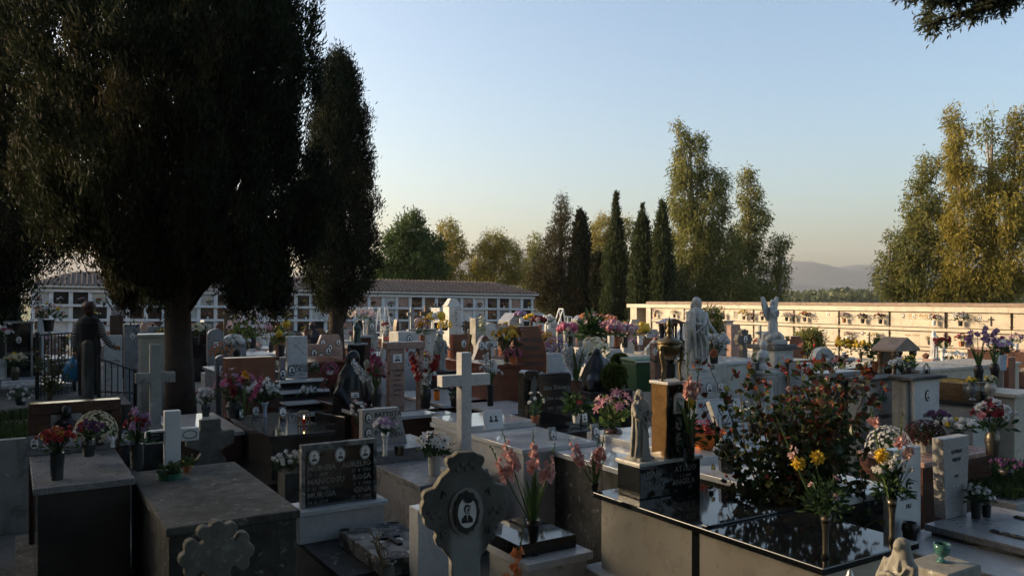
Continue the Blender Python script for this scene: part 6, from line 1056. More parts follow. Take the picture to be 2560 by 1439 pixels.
bq('yellow chrysanthemums on the grey wall before the weathered monument', 1092, 822, 25, ('cyl', .2, .1, 'dark_pot'), [('pom', 'yellow', 14, .1), ('small', 'white', 10, .08)], (.3, .3)); pot_mum('yellow potted dome by the weathered monument foot', (*at(1112, 22), zat(826, 22)), .2, .2, 'yellow', 60, .04, 'dark_pot', .1, lod=0); pot_mum('white potted dome left of the portal beam', (*at(969, 22), zat(838, 22)), .2, .22, 'white', 60, .04, 'dark_pot', .06, lod=0); bq('yellow and peach flowers right of the cubic white monument', 1056, 856, 15.5, ('cyl', .15, .06, 'terracotta'), [('rose', 'gold', 8, .06), ('rose', 'palepink', 6, .06)], (.14, .3)); bq('pink lilies on a tall stem left of the slim pillar', 911, 842, 17, ('flute', .35, .05, 'white_ceramic'), [('lily', 'palepink', 6, .12)], (.22, .22)); bq('big white round bouquet below the step ladder', 902, 822, 27, ('cyl', .3, .15, 'dark_pot'), [('pom', 'white', 14, .12), ('rose', 'crimson', 4, .1)], (.45, .4)); bq('tall pale gladiolus tip above the curved headstone', 1205, 838, 16, None, [('small', 'cream', 14, .05)], (.06, .42), fol=(30, .08), leaf='light_foliage', name='flower_spray')
# right of centre
hs('grey obelisk like stone in front of the dark cypresses', 1455, 24, 788, 34, 'gable', 'grey_granite', t=.4, base=(.25, .9, 'plaster')); mb = thing('roofed_shrine', 'small shrine with a brown gabled roof among flowers', 'shrine', (*at(1477, 26), 0), TH); OCC.append((*at(1477, 26), .6)); zr = zat(820, 26); MB().prism([(-.45, zr), (.45, zr), (0, zat(806, 26))], -.3, .5).build('roof', M['red_granite'], mb, .01); [MB().tube([(s*.3, y, 0), (s*.3, y, zr)], .05, 8).build('column', M['pink_granite'], mb) for s in (-1, 1) for y in (-.15, .35)]; slab(mb, 'floor', -.45, .45, -.3, .5, 0, .9, 'old_marble')
for i, (px, py, d, c1, c2, lb) in enumerate(((1527, 866, 16, 'pink', 'palepink', 'pink rounded bunch on a white vase, right of the golden dome'), (1562, 868, 16.5, 'palepink', 'pink', 'paler pink bunch next to the pink rounded one'), (1543, 866, 17, 'yellow', 'cream', 'yellow bunch between two pink ones'), (1600, 862, 19, 'yellow', 'cream', 'cream and yellow bunch at the left pillar of the pale wall'), (1425, 866, 17, 'hot', 'palepink', 'pink striped bunch above the white gladioli'), (1500, 862, 17, 'gold', 'orange', 'golden orange dome of flowers behind the mourning figure'), (1500, 828, 25, 'orange', 'gold', 'orange lilies right of the roofed shrine'), (1527, 828, 26, 'orange', 'salmon', 'orange bunch on a brown stone near the cypresses'), (1462, 815, 33, 'orange', 'lilac', 'orange and lilac bunch before the grey obelisk stone'), (1372, 822, 30, 'white', 'cream', 'white round bunch near the platform ladder'), (1328, 818, 32, 'yellow', 'cream', 'yellowish plant above the tall brown headstone'), (1350, 828, 26, 'crimson', 'palepink', 'dark pink bunch right above the tall brown headstone'), (1302, 808, 34, 'lilac', 'palepink', 'lilac bunch at the corner of the niche building'))):
    bq(lb, px, py, d, ('cyl', .22, .07, ('white_ceramic', 'dark_pot', 'terracotta')[i % 3]), [('pom', c1, 12, .09), ('rose', c2, 7, .08)], (.26, .28), fol=(50, .12))
bq('green gladiolus leaves in a pot before the roofed shrine', 1478, 872, 15.5, ('cyl', .2, .07, 'dark_pot'), [('small', 'palepink', 8, .05)], (.2, .55), fol=(160, .2)); hs('rounded white stone pair behind the mourning figure', 1540, 84, 873, 15.2, 'shoulder', 'old_marble', t=.3); hs('brown low stone with orange flowers on it near the cypresses', 1527, 30, 822, 27, 'rect', 'brown_granite'); hs('pale long wall of a family grave below the pillar', 1605, 66, 890, 16.5, 'rect', 'cream_marble', t=1.2); hs('white rounded headstone left of the niche wall pillar', 1572, 26, 852, 19, 'round', 'old_marble')
for px, tp, d, w, k, mt_, lb in ((1380, 800, 34, 30, 'round', 'old_marble', 'white rounded stone below the platform ladder'), (1352, 838, 22, 26, 'rect', 'grey_granite', 'grey flat topped stone right behind the tall brown headstone'), (1430, 826, 28, 34, 'rect', 'pale_cement', 'pale low stone between ladder and shrine'), (1405, 812, 31, 22, 'gable', 'pale_cement', 'pale gabled stone in front of the platform ladder'), (1350, 806, 42, 40, 'rect', 'plaster', 'whitish wall with ring drawings near the building corner')): hs(lb, px, w, tp, d, k, mt_, rows=(-.3, .3, .85, 2, .05, .09))
# shrine with statue before the wall
def aedicule(label, px, pw, top, bot, d, mat, roofm, h_roof, statue_mat, vary=''):
    r = thing('stone_shrine', label, 'shrine', (*at(px, d), zat(bot, d)), TH); OCC.append((*at(px, d), .9)); a = wl(pw, px, d)/2; H = zat(top, d)-zat(bot, d); hr = H*h_roof
    for s in (-1, 1): 
        for y in (-.1, .14): MB().lathe([(.06,0),(.06,.05),(.042,.07),(.038,H-hr-.1),(.06,H-hr-.06),(.06,H-hr)], x=s*(a-.09), y=y, n=10).build('column', M[mat], r, smooth=True)
    slab(r, 'back_wall', -a+.12, a-.12, .18, .22, 0, H-hr, mat); MB().prism([(-a, H-hr+.001), (a, H-hr+.001), (a, H-hr+.04), (0, H), (-a, H-hr+.04)], -.17, .25).build('roof', M[roofm], r, .006); slab(r, 'plinth', -a, a, -.17, .25, -zat(bot, d), -.001, mat)
    st_ = thing('statue', label.split(' ')[0]+' shrine statue, pale robed figure '+vary, 'statue', (*at(px, d), zat(bot, d)), TH); robed(st_, (H-hr)*.8, statue_mat, 'open', 'figure', vox=.012); return r
aedicule('brown gabled shrine against the left end of the pale niche wall', 1678, 50, 795, 850, 25, 'dark_granite', 'brown_granite', .25, 'pale_cement', 'under the gable by the pale wall'); aedicule('dark columned shrine with a shingle roof, right of the rose bush', 2245, 62, 842, 938, 13, 'gold_granite', 'gutter', .36, 'pale_cement', 'behind white blossoms'); bq('heap of white blossoms inside the dark columned shrine', 2252, 925, 12.6, None, [('rose', 'white', 40, .045)], (.18, .2), fol=(50, .06), name='flower_spray'); bq('green leafy pot left of the dark columned shrine', 2193, 930, 13.4, ('pot', .18, .1, 'terracotta'), [('small', 'red', 4, .03)], (.22, .5), fol=(200, .1)); bq('yellow tipped stalks right of the dark columned shrine', 2272, 935, 12.4, ('cyl', .1, .04, 'dark_pot'), [('small', 'yellow', 8, .03)], (.12, .22), fol=(40, .1), leaf='light_foliage')
# Christ monument
jd = 10.6; jp = at(1742, jd); jm = thing('statue_pedestal', 'white stepped marble pedestal with two ovals and black names', 'pedestal', (*jp, 0), TH); OCC.append((*jp, 1.0)); zb = zat(925, jd); OCC.append((*at(1785, 9.9), .5))
for k, (w, z0, z1) in enumerate(((.44, zb-.1, zb), (.52, zb-.18, zb-.101), (.6, zb-.26, zb-.181), (.68, zb-.34, zb-.261))): slab(jm, 'step', -w/2, w/2, -w*.36, w*.36, z0, z1, 'old_marble', .008)
slab(jm, 'stele', -.3, .31, -.3, .25, .0, zb-.341, 'white_marble', .004); zc = zat(972, 10.2)
for x in (-.09, .11): portrait(jm, x, -.3, zc, .085, .125, 'dark_frame', scallop=False, fr=1.16)
inscription(jm, [('FRANCESKO I.', .0, zc-.24, .085), ('1895', .08, zc-.36, .055), ('PUDDU', .08, zc-.52, .085), ('1977', .08, zc-.66, .06)], -.3)
H = zat(742, jd)-zb; js = thing('statue', 'large white marble Christ with draped cloak and one hand lowered, on stepped pedestal', 'statue', (*jp, zb), TH-.1); robed(js, H, 'old_marble', 'down', 'figure', veil=False, vox=.007, head_turn=35)
b = MB(); s = H
for p0, p1, p2, r0 in (((-.12,-.04,.8),(-.17,-.05,.55),(-.19,-.04,.28),.05),((-.1,-.08,.8),(-.14,-.1,.6),(-.1,-.11,.3),.03),((.1,-.07,.8),(.02,-.13,.62),(-.12,-.1,.5),.028),((.12,-.06,.62),(.08,-.12,.45),(.12,-.09,.2),.03),((.0,-.12,.55),(.06,-.125,.38),(.13,-.08,.18),.022),((-.05,-.12,.5),(-.02,-.125,.3),(.0,-.12,.06),.016),((.06,-.11,.4),(.06,-.12,.2),(.06,-.11,.04),.014),((-.1,-.1,.4),(-.1,-.11,.2),(-.09,-.11,.04),.014)): b.tube([tuple(Vector(q)*s) for q in (p0, p1, p2)], [r0*s*.7, r0*s, r0*s*.4], 9)
b.lathe([(.17,.24),(.165,.4),(.16,.6),(.15,.78),(.07,.85)], y=.03*s, n=24, sx=.86, sy=.62, fold=.06, nf=6); n0 = len(b.v)-5*24; b.v = [(v[0]*s, .03*s+(v[1]-.03*s)*s, v[2]*s) if i >= n0 else v for i, v in enumerate(b.v)]; fuse(b, .007, 'cloak', M['old_marble'], js, 1)
bq('big white bouquet with red roses left of the marble Christ', 1676, 945, 10.9, ('cyl', .2, .07, 'dark_pot'), [('rose', 'white', 34, .05), ('rose', 'red', 4, .05), ('lily', 'hot', 1, .09)], (.26, .3)); vq = thing('stone_vase_stand', 'marble post carrying the white and orange bouquet right of the Christ', 'post', (*at(1785, 10.9), 0), TH); slab(vq, 'post', -.12, .12, -.12, .12, 0, zat(908, 10.9), 'old_marble'); bq('white bouquet with one orange and one red bloom right of the marble Christ', 1785, 908, 10.9, ('cyl', .16, .06, 'dark_pot'), [('rose', 'white', 30, .05), ('rose', 'red', 2, .05)], (.24, .26)); b = MB(); bloom(b, (0, 0, 0), (0, -1, .2), .075, 'rose', 1); o_ = thing('flower', 'single vivid orange bloom in the white bouquet', 'flower', (*at(1785, 10.68), zat(883, 10.68)), 0); b.build('rose_blooms', M['petal_orange'], o_)
# open book stone
ob = thing('headstone', 'leaning pinkish stone carved like an open book with two ovals', 'headstone', (*at(1852, 8.6), .92), TH+.12); ob.rotation_euler = (R(-24), 0, TH+.12); MB().prism([(-.26, 0), (.0, -.01), (.28, 0), (.28, .52), (.0, .5), (-.26, .52)], 0, .06).build('book', M['pale_granite'], ob, .008); MB().box(-.004, .004, -.004, -.0005, .0, .5).build('fold', M['letter_dark'], ob); portrait(ob, -.12, 0, .4, .07, .12, None); portrait(ob, .13, 0, .4, .07, .12, None); bars(ob, -.2, -.04, .24, 3, 0, .02, .05); bars(ob, .05, .22, .24, 3, 0, .02, .05, seed=3); slab(ob, 'foot', -.3, .32, -.04, .2, -.08, -.011, 'pale_granite'); mt('pale tomb under the leaning book stone', 1800, 1120, .9, 1.0, 1.2, 'old_marble', 'old_marble')
bq('pot of tiny white flowers at the foot of the book stone', 1880, 1080, 8.3, ('pot', .1, .05, 'dark_pot'), [('daisy', 'white', 24, .02)], (.17, .22), fol=(90, .05))
mt('white marble tomb with stained front behind the open book stone', 1806, 905, 1.55, 1.0, 1.3, 'old_marble', 'white_marble'); hs('plain pinkish slab stone standing before the pale wall', 1843, 30, 812, 20, 'cut', 'pink_granite', t=.15); q_ = thing('cross', 'grey stone cross with rounded arms and an oval, before the pale wall', 'cross', (*at(1863, 16), 0), TH); tz = zat(822, 16); MB().prism(lat(0, tz, .42, tz, shaft=.3), 0, .1).build('cross', M['dark_cement'], q_, .01); portrait(q_, 0, 0, tz-.2, .1, .14, None, detail=False); OCC.append((*at(1863, 16), .6)); hs('white stone with black letters left of the angel pillar', 1880, 30, 898, 12.6, 'rect', 'old_marble', lines=[('LABRETU', 0, .93, .09), ('1912', 0, .86, .08), ('1990', 0, .78, .08)])
# angel
ad = 13; ap = at(1932, ad); am = thing('statue_pedestal', 'tall square stone pillar carrying the winged angel', 'pedestal', (*ap, 0), TH); OCC.append((*ap, .9)); a_ = wl(47, 1932, ad)/2; zp = zat(856, ad); slab(am, 'shaft', -a_, a_, -a_, a_, 0, zp-.101, 'old_marble', .01); slab(am, 'cap', -a_-.07, a_+.07, -a_-.07, a_+.07, zp-.1, zp-.03, 'dark_cement', .01); slab(am, 'top', -a_*.75, a_*.75, -a_*.75, a_*.75, zp-.029, zp+.06, 'old_marble', .02); slab(am, 'front_panel', -a_*.7, a_*.7, -a_-.012, -a_-.001, zp-.55, zp-.2, 'old_marble', .004); slab(am, 'front_panel', -a_*.7, a_*.7, -a_-.012, -a_-.001, zp-1.1, zp-.62, 'old_marble', .004)
ag = thing('statue', 'winged marble angel with joined hands on the square pillar', 'statue', (*ap, zp+.06), TH-.15); robed(ag, zat(748, ad)-zp-.06, 'old_marble', 'pray', 'figure', veil=False, wings=True, vox=.009, head_turn=30, turn=.35); b = MB(); b.ball((0, 0, .02), (.2, .17, .1), 12, 8); [b.ball((rnd.uniform(-.18, .18), rnd.uniform(-.14, .14), rnd.uniform(0, .08)), .06, 8, 6) for k in range(10)]; fuse(b, .012, 'rock_base', M['old_marble'], ag)
bp_ = thing('bust_pedestal', 'shorter moulded stone pedestal with an eroded bust, left of the angel pillar', 'pedestal', (*at(1908, 12.3), 0), TH); zz = zat(925, 12.3); slab(bp_, 'shaft', -.11, .11, -.11, .11, 0, zz-.12, 'old_marble'); slab(bp_, 'moulding', -.14, .14, -.14, .14, zz-.119, zz-.06, 'old_marble', .02); slab(bp_, 'moulding', -.17, .17, -.17, .17, zz-.059, zz, 'old_marble', .015); b = MB(); b.lathe([(.08,zz),(.09,zz+.06),(.07,zz+.12),(.12,zz+.2),(.1,zz+.28),(.05,zz+.31)], n=16, sy=.6); b.ball((0, 0, zz+.38), (.06, .065, .08), 10, 8); fuse(b, .012, 'bust', M['old_marble'], bp_)
# oleander bushes
def shrub(label, px, py, top, hw, d, flower, n=900):
    r = thing('flowering_shrub', label, 'shrub', (*at(px, d), 0), 0); OCC.append((*at(px, d), .7)); z0 = zat(py, d); z1 = zat(top, d); rx = hw*d/F; u = nrs.normal(size=(n, 3)); u /= np.linalg.norm(u, axis=1, keepdims=True); C = u*[rx, rx, (z1-z0)/2]*(nrs.uniform(.2, 1, (n, 1))**.5)+[0, 0, (z0+z1)/2]; P = np.repeat(C, 6, 0)+nrs.normal(size=(n*6, 3))*.06
    V, Q = cards(P, nrs.normal(size=P.shape)*.7+[0, 0, .5], .12, .03); arrays('foliage', V, Q, M['eucalypt'], r, col=np.repeat(nrs.uniform(0, 1, len(Q)), 4)); mb = MB(); [mb.tube([(0, 0, 0), tuple(C[k]*[.5, .5, .6]), tuple(C[k])], [.02, .012, .004], 4) for k in range(24)]; mb.build('stems', M['twig'], r); mb = MB(); [bloom(mb, tuple(C[k]*1.05), (0, -1, .3), .05, 'small', 0) for k in range(0, min(n, 300), 10)]; mb.build('blooms', M['petal_'+flower], r)
shrub('airy flowering shrub against the pale wall right of the Christ', 1778, 850, 768, 32, 23, 'palepink', 420); shrub('oleander with red blossoms right of the angel before the pale wall', 2022, 890, 828, 34, 19, 'red', 420)
hs('brown barrel shaped stone with a lit left edge right of the angel', 1990, 36, 840, 16.5, 'chamfer', 'red_granite', t=.15); mt('lit red granite tomb right of the angel pillar', 1975, 902, 1.5, .6, .7, 'red_granite', 'red_granite'); h_ = hs('round topped pale headstone bearing a grey cross', 2062, 46, 868, 13.4, 'round', 'old_marble'); plain_cross(h_, .2, .34, .06, .04, zat(868, 13.4)-.22, 'grey_granite', z0=zat(868, 13.4)-.45, y=-.022); hs('white cubic stone left of the round topped headstone', 2028, 34, 908, 12.6, 'rect', 'white_marble', t=.3); mt('red granite tomb with a flat top behind the twin marble stones', 2062, 925, 1.35, 1.4, 1.0, 'red_granite', 'red_granite')
bq('yellow flowers in a slim vase left of the dark columned shrine', 2110, 910, 13.6, ('flute', .2, .04, 'glass'), [('pom', 'yellow', 7, .06), ('pom', 'gold', 4, .05)], (.18, .26)); bq('second yellow bunch nearer to the dark columned shrine', 2152, 905, 14.2, ('flute', .18, .05, 'pewter'), [('pom', 'yellow', 9, .06)], (.2, .22)); bq('white and salmon bunch right of the round topped headstone', 2100, 922, 13.2, None, [('pom', 'white', 12, .05), ('rose', 'salmon', 6, .06)], (.2, .24), name='flower_spray')
gp = thing('stone_portal', 'brown stone portal grave with a grey beam and a dark panel', 'monument', (*at(2098, 10.6), 0), TH); OCC.append((*at(2098, 10.6), .8)); a_ = wl(84, 2098, 10.6)/2; zz = zat(928, 10.6); slab(gp, 'beam', -a_-.06, a_+.03, -.08, .2, zz-.06, zz, 'grey_granite'); slab(gp, 'post', a_-.13, a_, -.04, .16, 0, zz-.061, 'red_granite'); slab(gp, 'post', -a_, -a_+.1, -.04, .16, 0, zz-.061, 'red_granite'); slab(gp, 'panel', -a_+.101, a_-.131, .05, .12, 0, zz-.061, 'dark_granite'); portrait(gp, -.08, .05, zz-.2, .07, .1); portrait(gp, .06, .05, zz-.22, .07, .1)
for lb, px, pw, tp, d, ln in (('marble slab stone with dark names, left one of a concrete backed pair', 2212, 78, 950, 9.6, [('1 2 1897', -.27, .88, .05), ('17 10 1967', .3, .9, .05), ('LAZZARINA ENA', 0, .7, .088), ('IN MASSA', .02, .56, .08), ('IL MARITO A', 0, .42, .06), ('RICORDO', 0, .33, .06)]), ('marble slab stone with dark names, right one of a concrete backed pair', 2318, 64, 948, 9.3, [('MASSA', 0, .72, .08), ('SERAFINO', 0, .62, .08), ('27', -.22, .53, .045), ('4', 0, .53, .045), ('1896', .25, .53, .045), ('18', -.22, .46, .045), ('1', 0, .46, .045), ('1975', .25, .46, .045), ('I FIGLI POSERO', 0, .36, .05)])):
    r = hs(lb, px, pw, tp, d, 'flare', 'white_marble', t=.06, por=[(0, .88, .07, .1, 'dark_frame')], lines=[(s, x, z, sz*.8, 'CENTER', .8) for s, x, z, sz in ln]); a_ = wl(pw, px, d)/2; z_ = zat(tp, d); slab(r, 'concrete_back', -a_*1.02-.05, a_*.8, .061, .24, 0, z_-.01, 'pale_cement'); slab(r, 'cap', -a_-.1, a_+.08, -.05, .26, z_+.001, z_+.04, 'concrete')
lp = thing('grave_lantern', 'small dark iron lantern on the cap of the right concrete backed stone', 'lantern', (*at(2316, 9.6), zat(936, 9.6)), TH); mb = MB(); [mb.tube([(.035*math.cos(k*1.047), .035*math.sin(k*1.047), 0), (.035*math.cos(k*1.047), .035*math.sin(k*1.047), .09), (0, 0, .14)], .005, 4) for k in range(6)]; mb.lathe([(.042,0),(.042,.01)], n=10); mb.lathe([(.02,.01),(.02,.06)], n=8); mb.build('cage', M['iron'], lp)
# right tomb with stone urns
R_ = mt('white marble tomb with a dark rim holding two stone urns', 2436, 1008, 1.25, .62, 1.25, 'old_marble', 'dark_granite', ct=.04); gg = thing('golden_block', 'golden brown granite block with a black end, behind the stone urns', 'block', (*at(2418, 9.9), 1.25), TH); slab(gg, 'block', -.3, .12, -.1, .5, 0, .22, 'gold_granite'); slab(gg, 'end', .1205, .36, -.1, .5, 0, .215, 'black_stone')
for lb, px, py, m_, c in (('dark grey stone urn with yellow green sprigs on the dark rim', 2431, 1000, 'grey_granite', 'yellow'), ('cream stone urn with a few pale flowers at the rim corner', 2476, 996, 'cream_marble', 'cream')): bq(lb, px, py, 9.5, ('urn', .19, .065, m_), [('rose', c, 5, .03), ('small', 'yellow', 5, .025)], (.07, .09), fol=(40, .04), leaf='light_foliage', part='urn')
for lb, px, py, d in (('left one of two jars of dried gladiolus stalks', 2447, 950, 10.6), ('right one of two jars of dried gladiolus stalks', 2487, 945, 10.8)): gladioli(lb, (*at(px, d), zat(py, d)), ('jar', .2, .06, 'dark_bronze'), [(rnd.uniform(-.18, .2), 0, rnd.uniform(.3, .52), 'lilac', .9, .93) for k in range(7)], .035, 10, .25)
bq('pale blue vase of lilac hydrangea and buds at the right', 2503, 925, 12.4, ('cyl', .24, .08, 'blue_vase'), [('small', 'lilac', 14, .05), ('rose', 'hot', 2, .04), ('small', 'white', 20, .04)], (.24, .3), fol=(120, .08)); hs('brown tapered stone at the far right before the pale wall', 2530, 18, 893, 14, 'flare', 'red_granite', t=.08); mt('long pale marble grave rim below the pale wall', 2300, 925, 1.35, 3.2, 1.0, 'cream_marble', 'cream_marble'); mt('tan lit stone tomb with an urn shadow at the right edge', 2508, 1040, 1.0, 1.2, 1.2, 'cream_marble', 'cream_marble'); mt('cream marble block stacked on the tan tomb at the right edge', 2540, 985, 1.35, .6, .8, 'cream_marble', 'cream_marble')
sm = stat('white statue of a veiled Madonna in profile before the pale wall', 2335, 897, 826, 17.5, 'white_marble', 'pray', rz=TH+1.2); slab(sm, 'plinth', -.16, .16, -.16, .16, -zat(897, 17.5), -.001, 'pink_granite'); bq('dark red flowers in a white vase right of the veiled Madonna', 2357, 905, 17, ('flute', .3, .08, 'white_ceramic'), [('rose', 'crimson', 18, .06)], (.2, .26), fol=(60, .1)); hs('pale open marble slab leaning before the wall', 2405, 60, 905, 15, 'rect', 'white_marble', t=.1, tilt=-50); bq('white drooping flowers left of the leaning slab', 2387, 915, 15.6, ('bowl', .1, .1, 'dark_pot'), [('small', 'white', 20, .05)], (.2, .2))
P = np.stack([nrs.uniform(-.5, 1.2, 2500), nrs.uniform(-.2, .8, 2500), np.full(2500, .6)], 1); V, Q = cards(P, nrs.normal(size=P.shape)*.6+[0, 0, 1], .12, .02); g_ = arrays('grass', V, Q, M['grass_leaf']); g_.location = (*at(2545, 7.9), 0); g_.rotation_euler = (0, 0, TH); tag(g_, 'bright grass planted on the grave at the right edge', 'grass', kind='stuff'); gb = thing('grave_curb', 'stone curb around the grassy grave at the right edge', 'curb', (*at(2545, 7.9), 0), TH); slab(gb, 'curb', -.55, 1.25, -.25, .85, 0, .598, 'pale_granite')
# ------------------------------------------------------------------ bouquets on the niche wall and building
GW = 'bouquets hung on the pale niche wall'
rowz = lambda r: 2.015-r*.68
def where(x):
    k = int((x-X0)//PL)+1; return ('first', 'second', 'third', 'fourth', 'fifth', 'sixth', 'seventh', 'eighth', 'ninth')[max(0, min(8, k))]
WB = [(1642,0,'palepink','pink',.17,'terracotta'),(1690,0,'cream','yellow',.15,'dark_pot'),(1812,0,'red','crimson',.08,'grey_granite'),(1862,0,'yellow','gold',.19,'pewter'),(1882,0,'pink','red',.1,'pewter'),(1908,0,'red','crimson',.15,'dark_pot'),
      (1968,0,'lilac','cream',.14,'dark_pot'),(1985,0,'palepink','lilac',.1,'dark_pot'),(2013,0,'orange','gold',.19,'pewter'),(2111,0,'lilac','palepink',.17,'terracotta'),(2157,0,'crimson','purple',.15,'dark_pot'),(2201,0,'crimson','palepink',.17,'dark_pot'),
      (2334,0,'red','white',.16,'white_ceramic'),(2400,0,'white','palepink',.22,'dark_pot'),(2121,1,'palepink','red',.14,'white_ceramic'),(2189,1,'cream','yellow',.13,'pewter'),(2403,1,'orange','hot',.2,'terracotta'),(2325,1,'yellow','cream',.12,'dark_pot'),(2490,1,'white','lilac',.14,'white_ceramic'),(2040,1,'hot','white',.13,'terracotta')]
seen = {}
for (px, r, c1, c2, sz, pm) in WB:
    (x, y), d, lx = onwall(px, .14); z = rowz(r)-.45; lb = f'{c1} and {c2} bouquet hung on the {"top" if r == 0 else "second"} row of the pale wall'.replace('hot', 'magenta')
    if lb in seen: lb = lb.replace('bouquet', 'smaller bouquet')
    seen[lb] = 1
    bouquet(lb, (x, y, z), ('cyl' if r == 0 else 'box', .17, .07, pm), [('rose', c1, 10, sz*.3), ('daisy', c2, 8, sz*.26)], (sz*1.25, sz*1.35), fol=(50, sz*.55), lod=0, name='hanging_bouquet', group=GW, part='pot')
for (px, dx, r, w) in ((1712,0,0,1),(1745,0,0,0),(2032,0,0,1),(2065,0,0,0),(2152,0,0,0),(2252,0,0,1),(2258,.3,0,0),(2442,0,0,1),(2150,0,1,1),(2060,0,1,1),(2460,0,1,1),(1790,0,0,0),(2530,0,1,0)):
    (x, y), d, lx = onwall(px, 0); lx += dx; portrait(wl_, lx, -.001, rowz(r)-.15, .1, .14, 'dark_frame' if w else 'oval_frame', detail=False)
def wtext(px, r, lines, col='letter_dark', dz=.17):
    (x, y), d, lx = onwall(px, 0); inscription(wl_, [(s, lx, rowz(r)-dz-.085*k, sz, 'CENTER', 1, sh) for k, (s, sz, sh) in enumerate(lines)], -.001, col)
wtext(2290, 0, [('Giulio Bachis', .15, .3), ('22  8  1929      3  2  1997', .06, 0)], 'letter_gold'); wtext(1836, 0, [('Maria', .11, .2), ('Piras', .11, .2), ('Atzeni', .1, .2), ('1930 1999', .06, 0)]); wtext(2448, 0, [('Manca Paolo', .09, .2), ('7 2 1934', .05, 0), ('9 1 2001', .05, 0)], dz=.3); wtext(2034, 0, [('Anna', .09, .2), ('Mallocci', .09, .2), ('1928 2003', .05, 0)], dz=.28); wtext(2152, 0, [('Pietro Usai', .08, .2), ('1919  2000', .05, 0)], 'letter_gold', .28); wtext(2145, 1, [('Daniela Melis', .09, .2)]); wtext(1713, 0, [('Desogus', .07, 0), ('1921', .06, 0), ('1998', .06, 0)], dz=.28); wtext(2275, 1, [('Rosina  Cadeddu', .08, .2)], 'letter_gold')
(x, y), d, lx = onwall(2471, 0); mb = MB(); mb.box(lx-.02, lx+.02, -.02, -.001, rowz(0)-.42, rowz(0)-.12); mb.box(lx-.09, lx-.021, -.02, -.001, rowz(0)-.23, rowz(0)-.19); mb.box(lx+.021, lx+.09, -.02, -.001, rowz(0)-.23, rowz(0)-.19); mb.build('bronze_cross', M['dark_bronze'], wl_)
(x, y), d, lx = onwall(2168, 0); mb = MB(); mb.box(lx-.02, lx+.02, -.02, -.001, rowz(1)-.42, rowz(1)-.1); mb.box(lx-.08, lx+.08, -.025, -.0205, rowz(1)-.22, rowz(1)-.18); mb.build('bronze_cross', M['dark_bronze'], wl_)
GB = 'bouquets at the niche building'
cl_ = ['white', 'yellow', 'pink', 'red', 'palepink', 'cream', 'orange', 'lilac', 'crimson']; rr = random.Random(8); Bm = Matrix.Translation((B0[0], B0[1], 0)) @ Matrix.Rotation(BRZ, 4, 'Z') @ Matrix.Rotation(BT, 4, 'Y')
rr.shuffle(niches); nb = 0
for (x0, x1, z0, r, c) in niches:
    if rr.random() > .58: continue
    c1, c2 = rr.sample(cl_, 2); p = Bm @ Vector((rr.uniform(x0+.15, x1-.15), -.06, z0-.0)); nb += 1
    bouquet(f'{c1} and {c2} bunch in niche {c+1} of row {r+1} of the white niche building', tuple(p), ('cyl', .12, .05, rr.choice(['dark_pot', 'white_ceramic', 'pewter'])), [('rose', c1, 5, .07), ('small', c2, 5, .06)], (.16, .2), fol=(24, .11), lod=0, stems=False, name='niche_bouquet', group=GB)
# ------------------------------------------------------------------ the many plain graves in between
LM = [(47,860,'the framed black headstone'),(222,840,'the person in the vest'),(384,870,'the square pale pedestal'),(457,900,'the bare trunk'),(565,800,'the wooden cross'),(628,915,'the red brown backrest'),(744,890,'the white stele'),(826,855,'the pink chamfered headstone'),(880,920,'the shrouded figure'),(993,930,'the stone portal'),(1021,850,'the cubic white monument'),(1100,880,'the wreathed Madonna'),(1199,870,'the curved red headstone'),(1331,900,'the tall brown headstone'),(1138,790,'the weathered monument'),(1292,800,'the gabled tomb front'),(1410,790,'the platform ladder'),(1477,830,'the roofed shrine'),(1492,920,'the mourning figure'),(1606,930,'the green bin'),(1678,825,'the gabled shrine'),(1742,830,'the marble Christ'),(1932,800,'the angel'),(1990,870,'the barrel shaped stone'),(2062,895,'the round topped headstone'),(2245,890,'the columned shrine'),(2335,860,'the white Madonna'),(955,790,'the step ladder'),(843,800,'the forked trunk'),(1455,800,'the grey obelisk stone'),(512,820,'the little temple'),(588,780,'the dark rounded headstone')]
used = set()
def lab(base, px, py):
    for (lx, ly, nme) in sorted(LM, key=lambda q: abs(q[0]-px)+1.6*abs(q[1]-py)):
        dx, dy = px-lx, py-ly; rel = 'left of' if dx < -26 else 'right of' if dx > 26 else 'behind' if dy < 0 else 'in front of'
        for ex in ('', 'further ', 'just '):
            l = f'{base} {ex}{rel} {nme}'
            if l not in used and l not in LABELS and len(l.split()) <= 16: used.add(l); return l
rr = random.Random(21); mats_ = [('grey_granite', 'grey granite'), ('old_marble', 'stained marble'), ('white_marble', 'white marble'), ('pale_cement', 'pale cement'), ('brown_granite', 'brown granite'), ('dark_granite', 'dark polished'), ('pink_granite', 'pink granite'), ('pale_granite', 'pale granite'), ('cream_marble', 'cream marble'), ('red_granite', 'red granite')]
kinds_ = [('rect', 'square'), ('round', 'arched'), ('chamfer', 'chamfered'), ('gable', 'gabled'), ('slant', 'slanted'), ('shoulder', 'shouldered'), ('cut', 'clipped corner')]
nf_ = 0
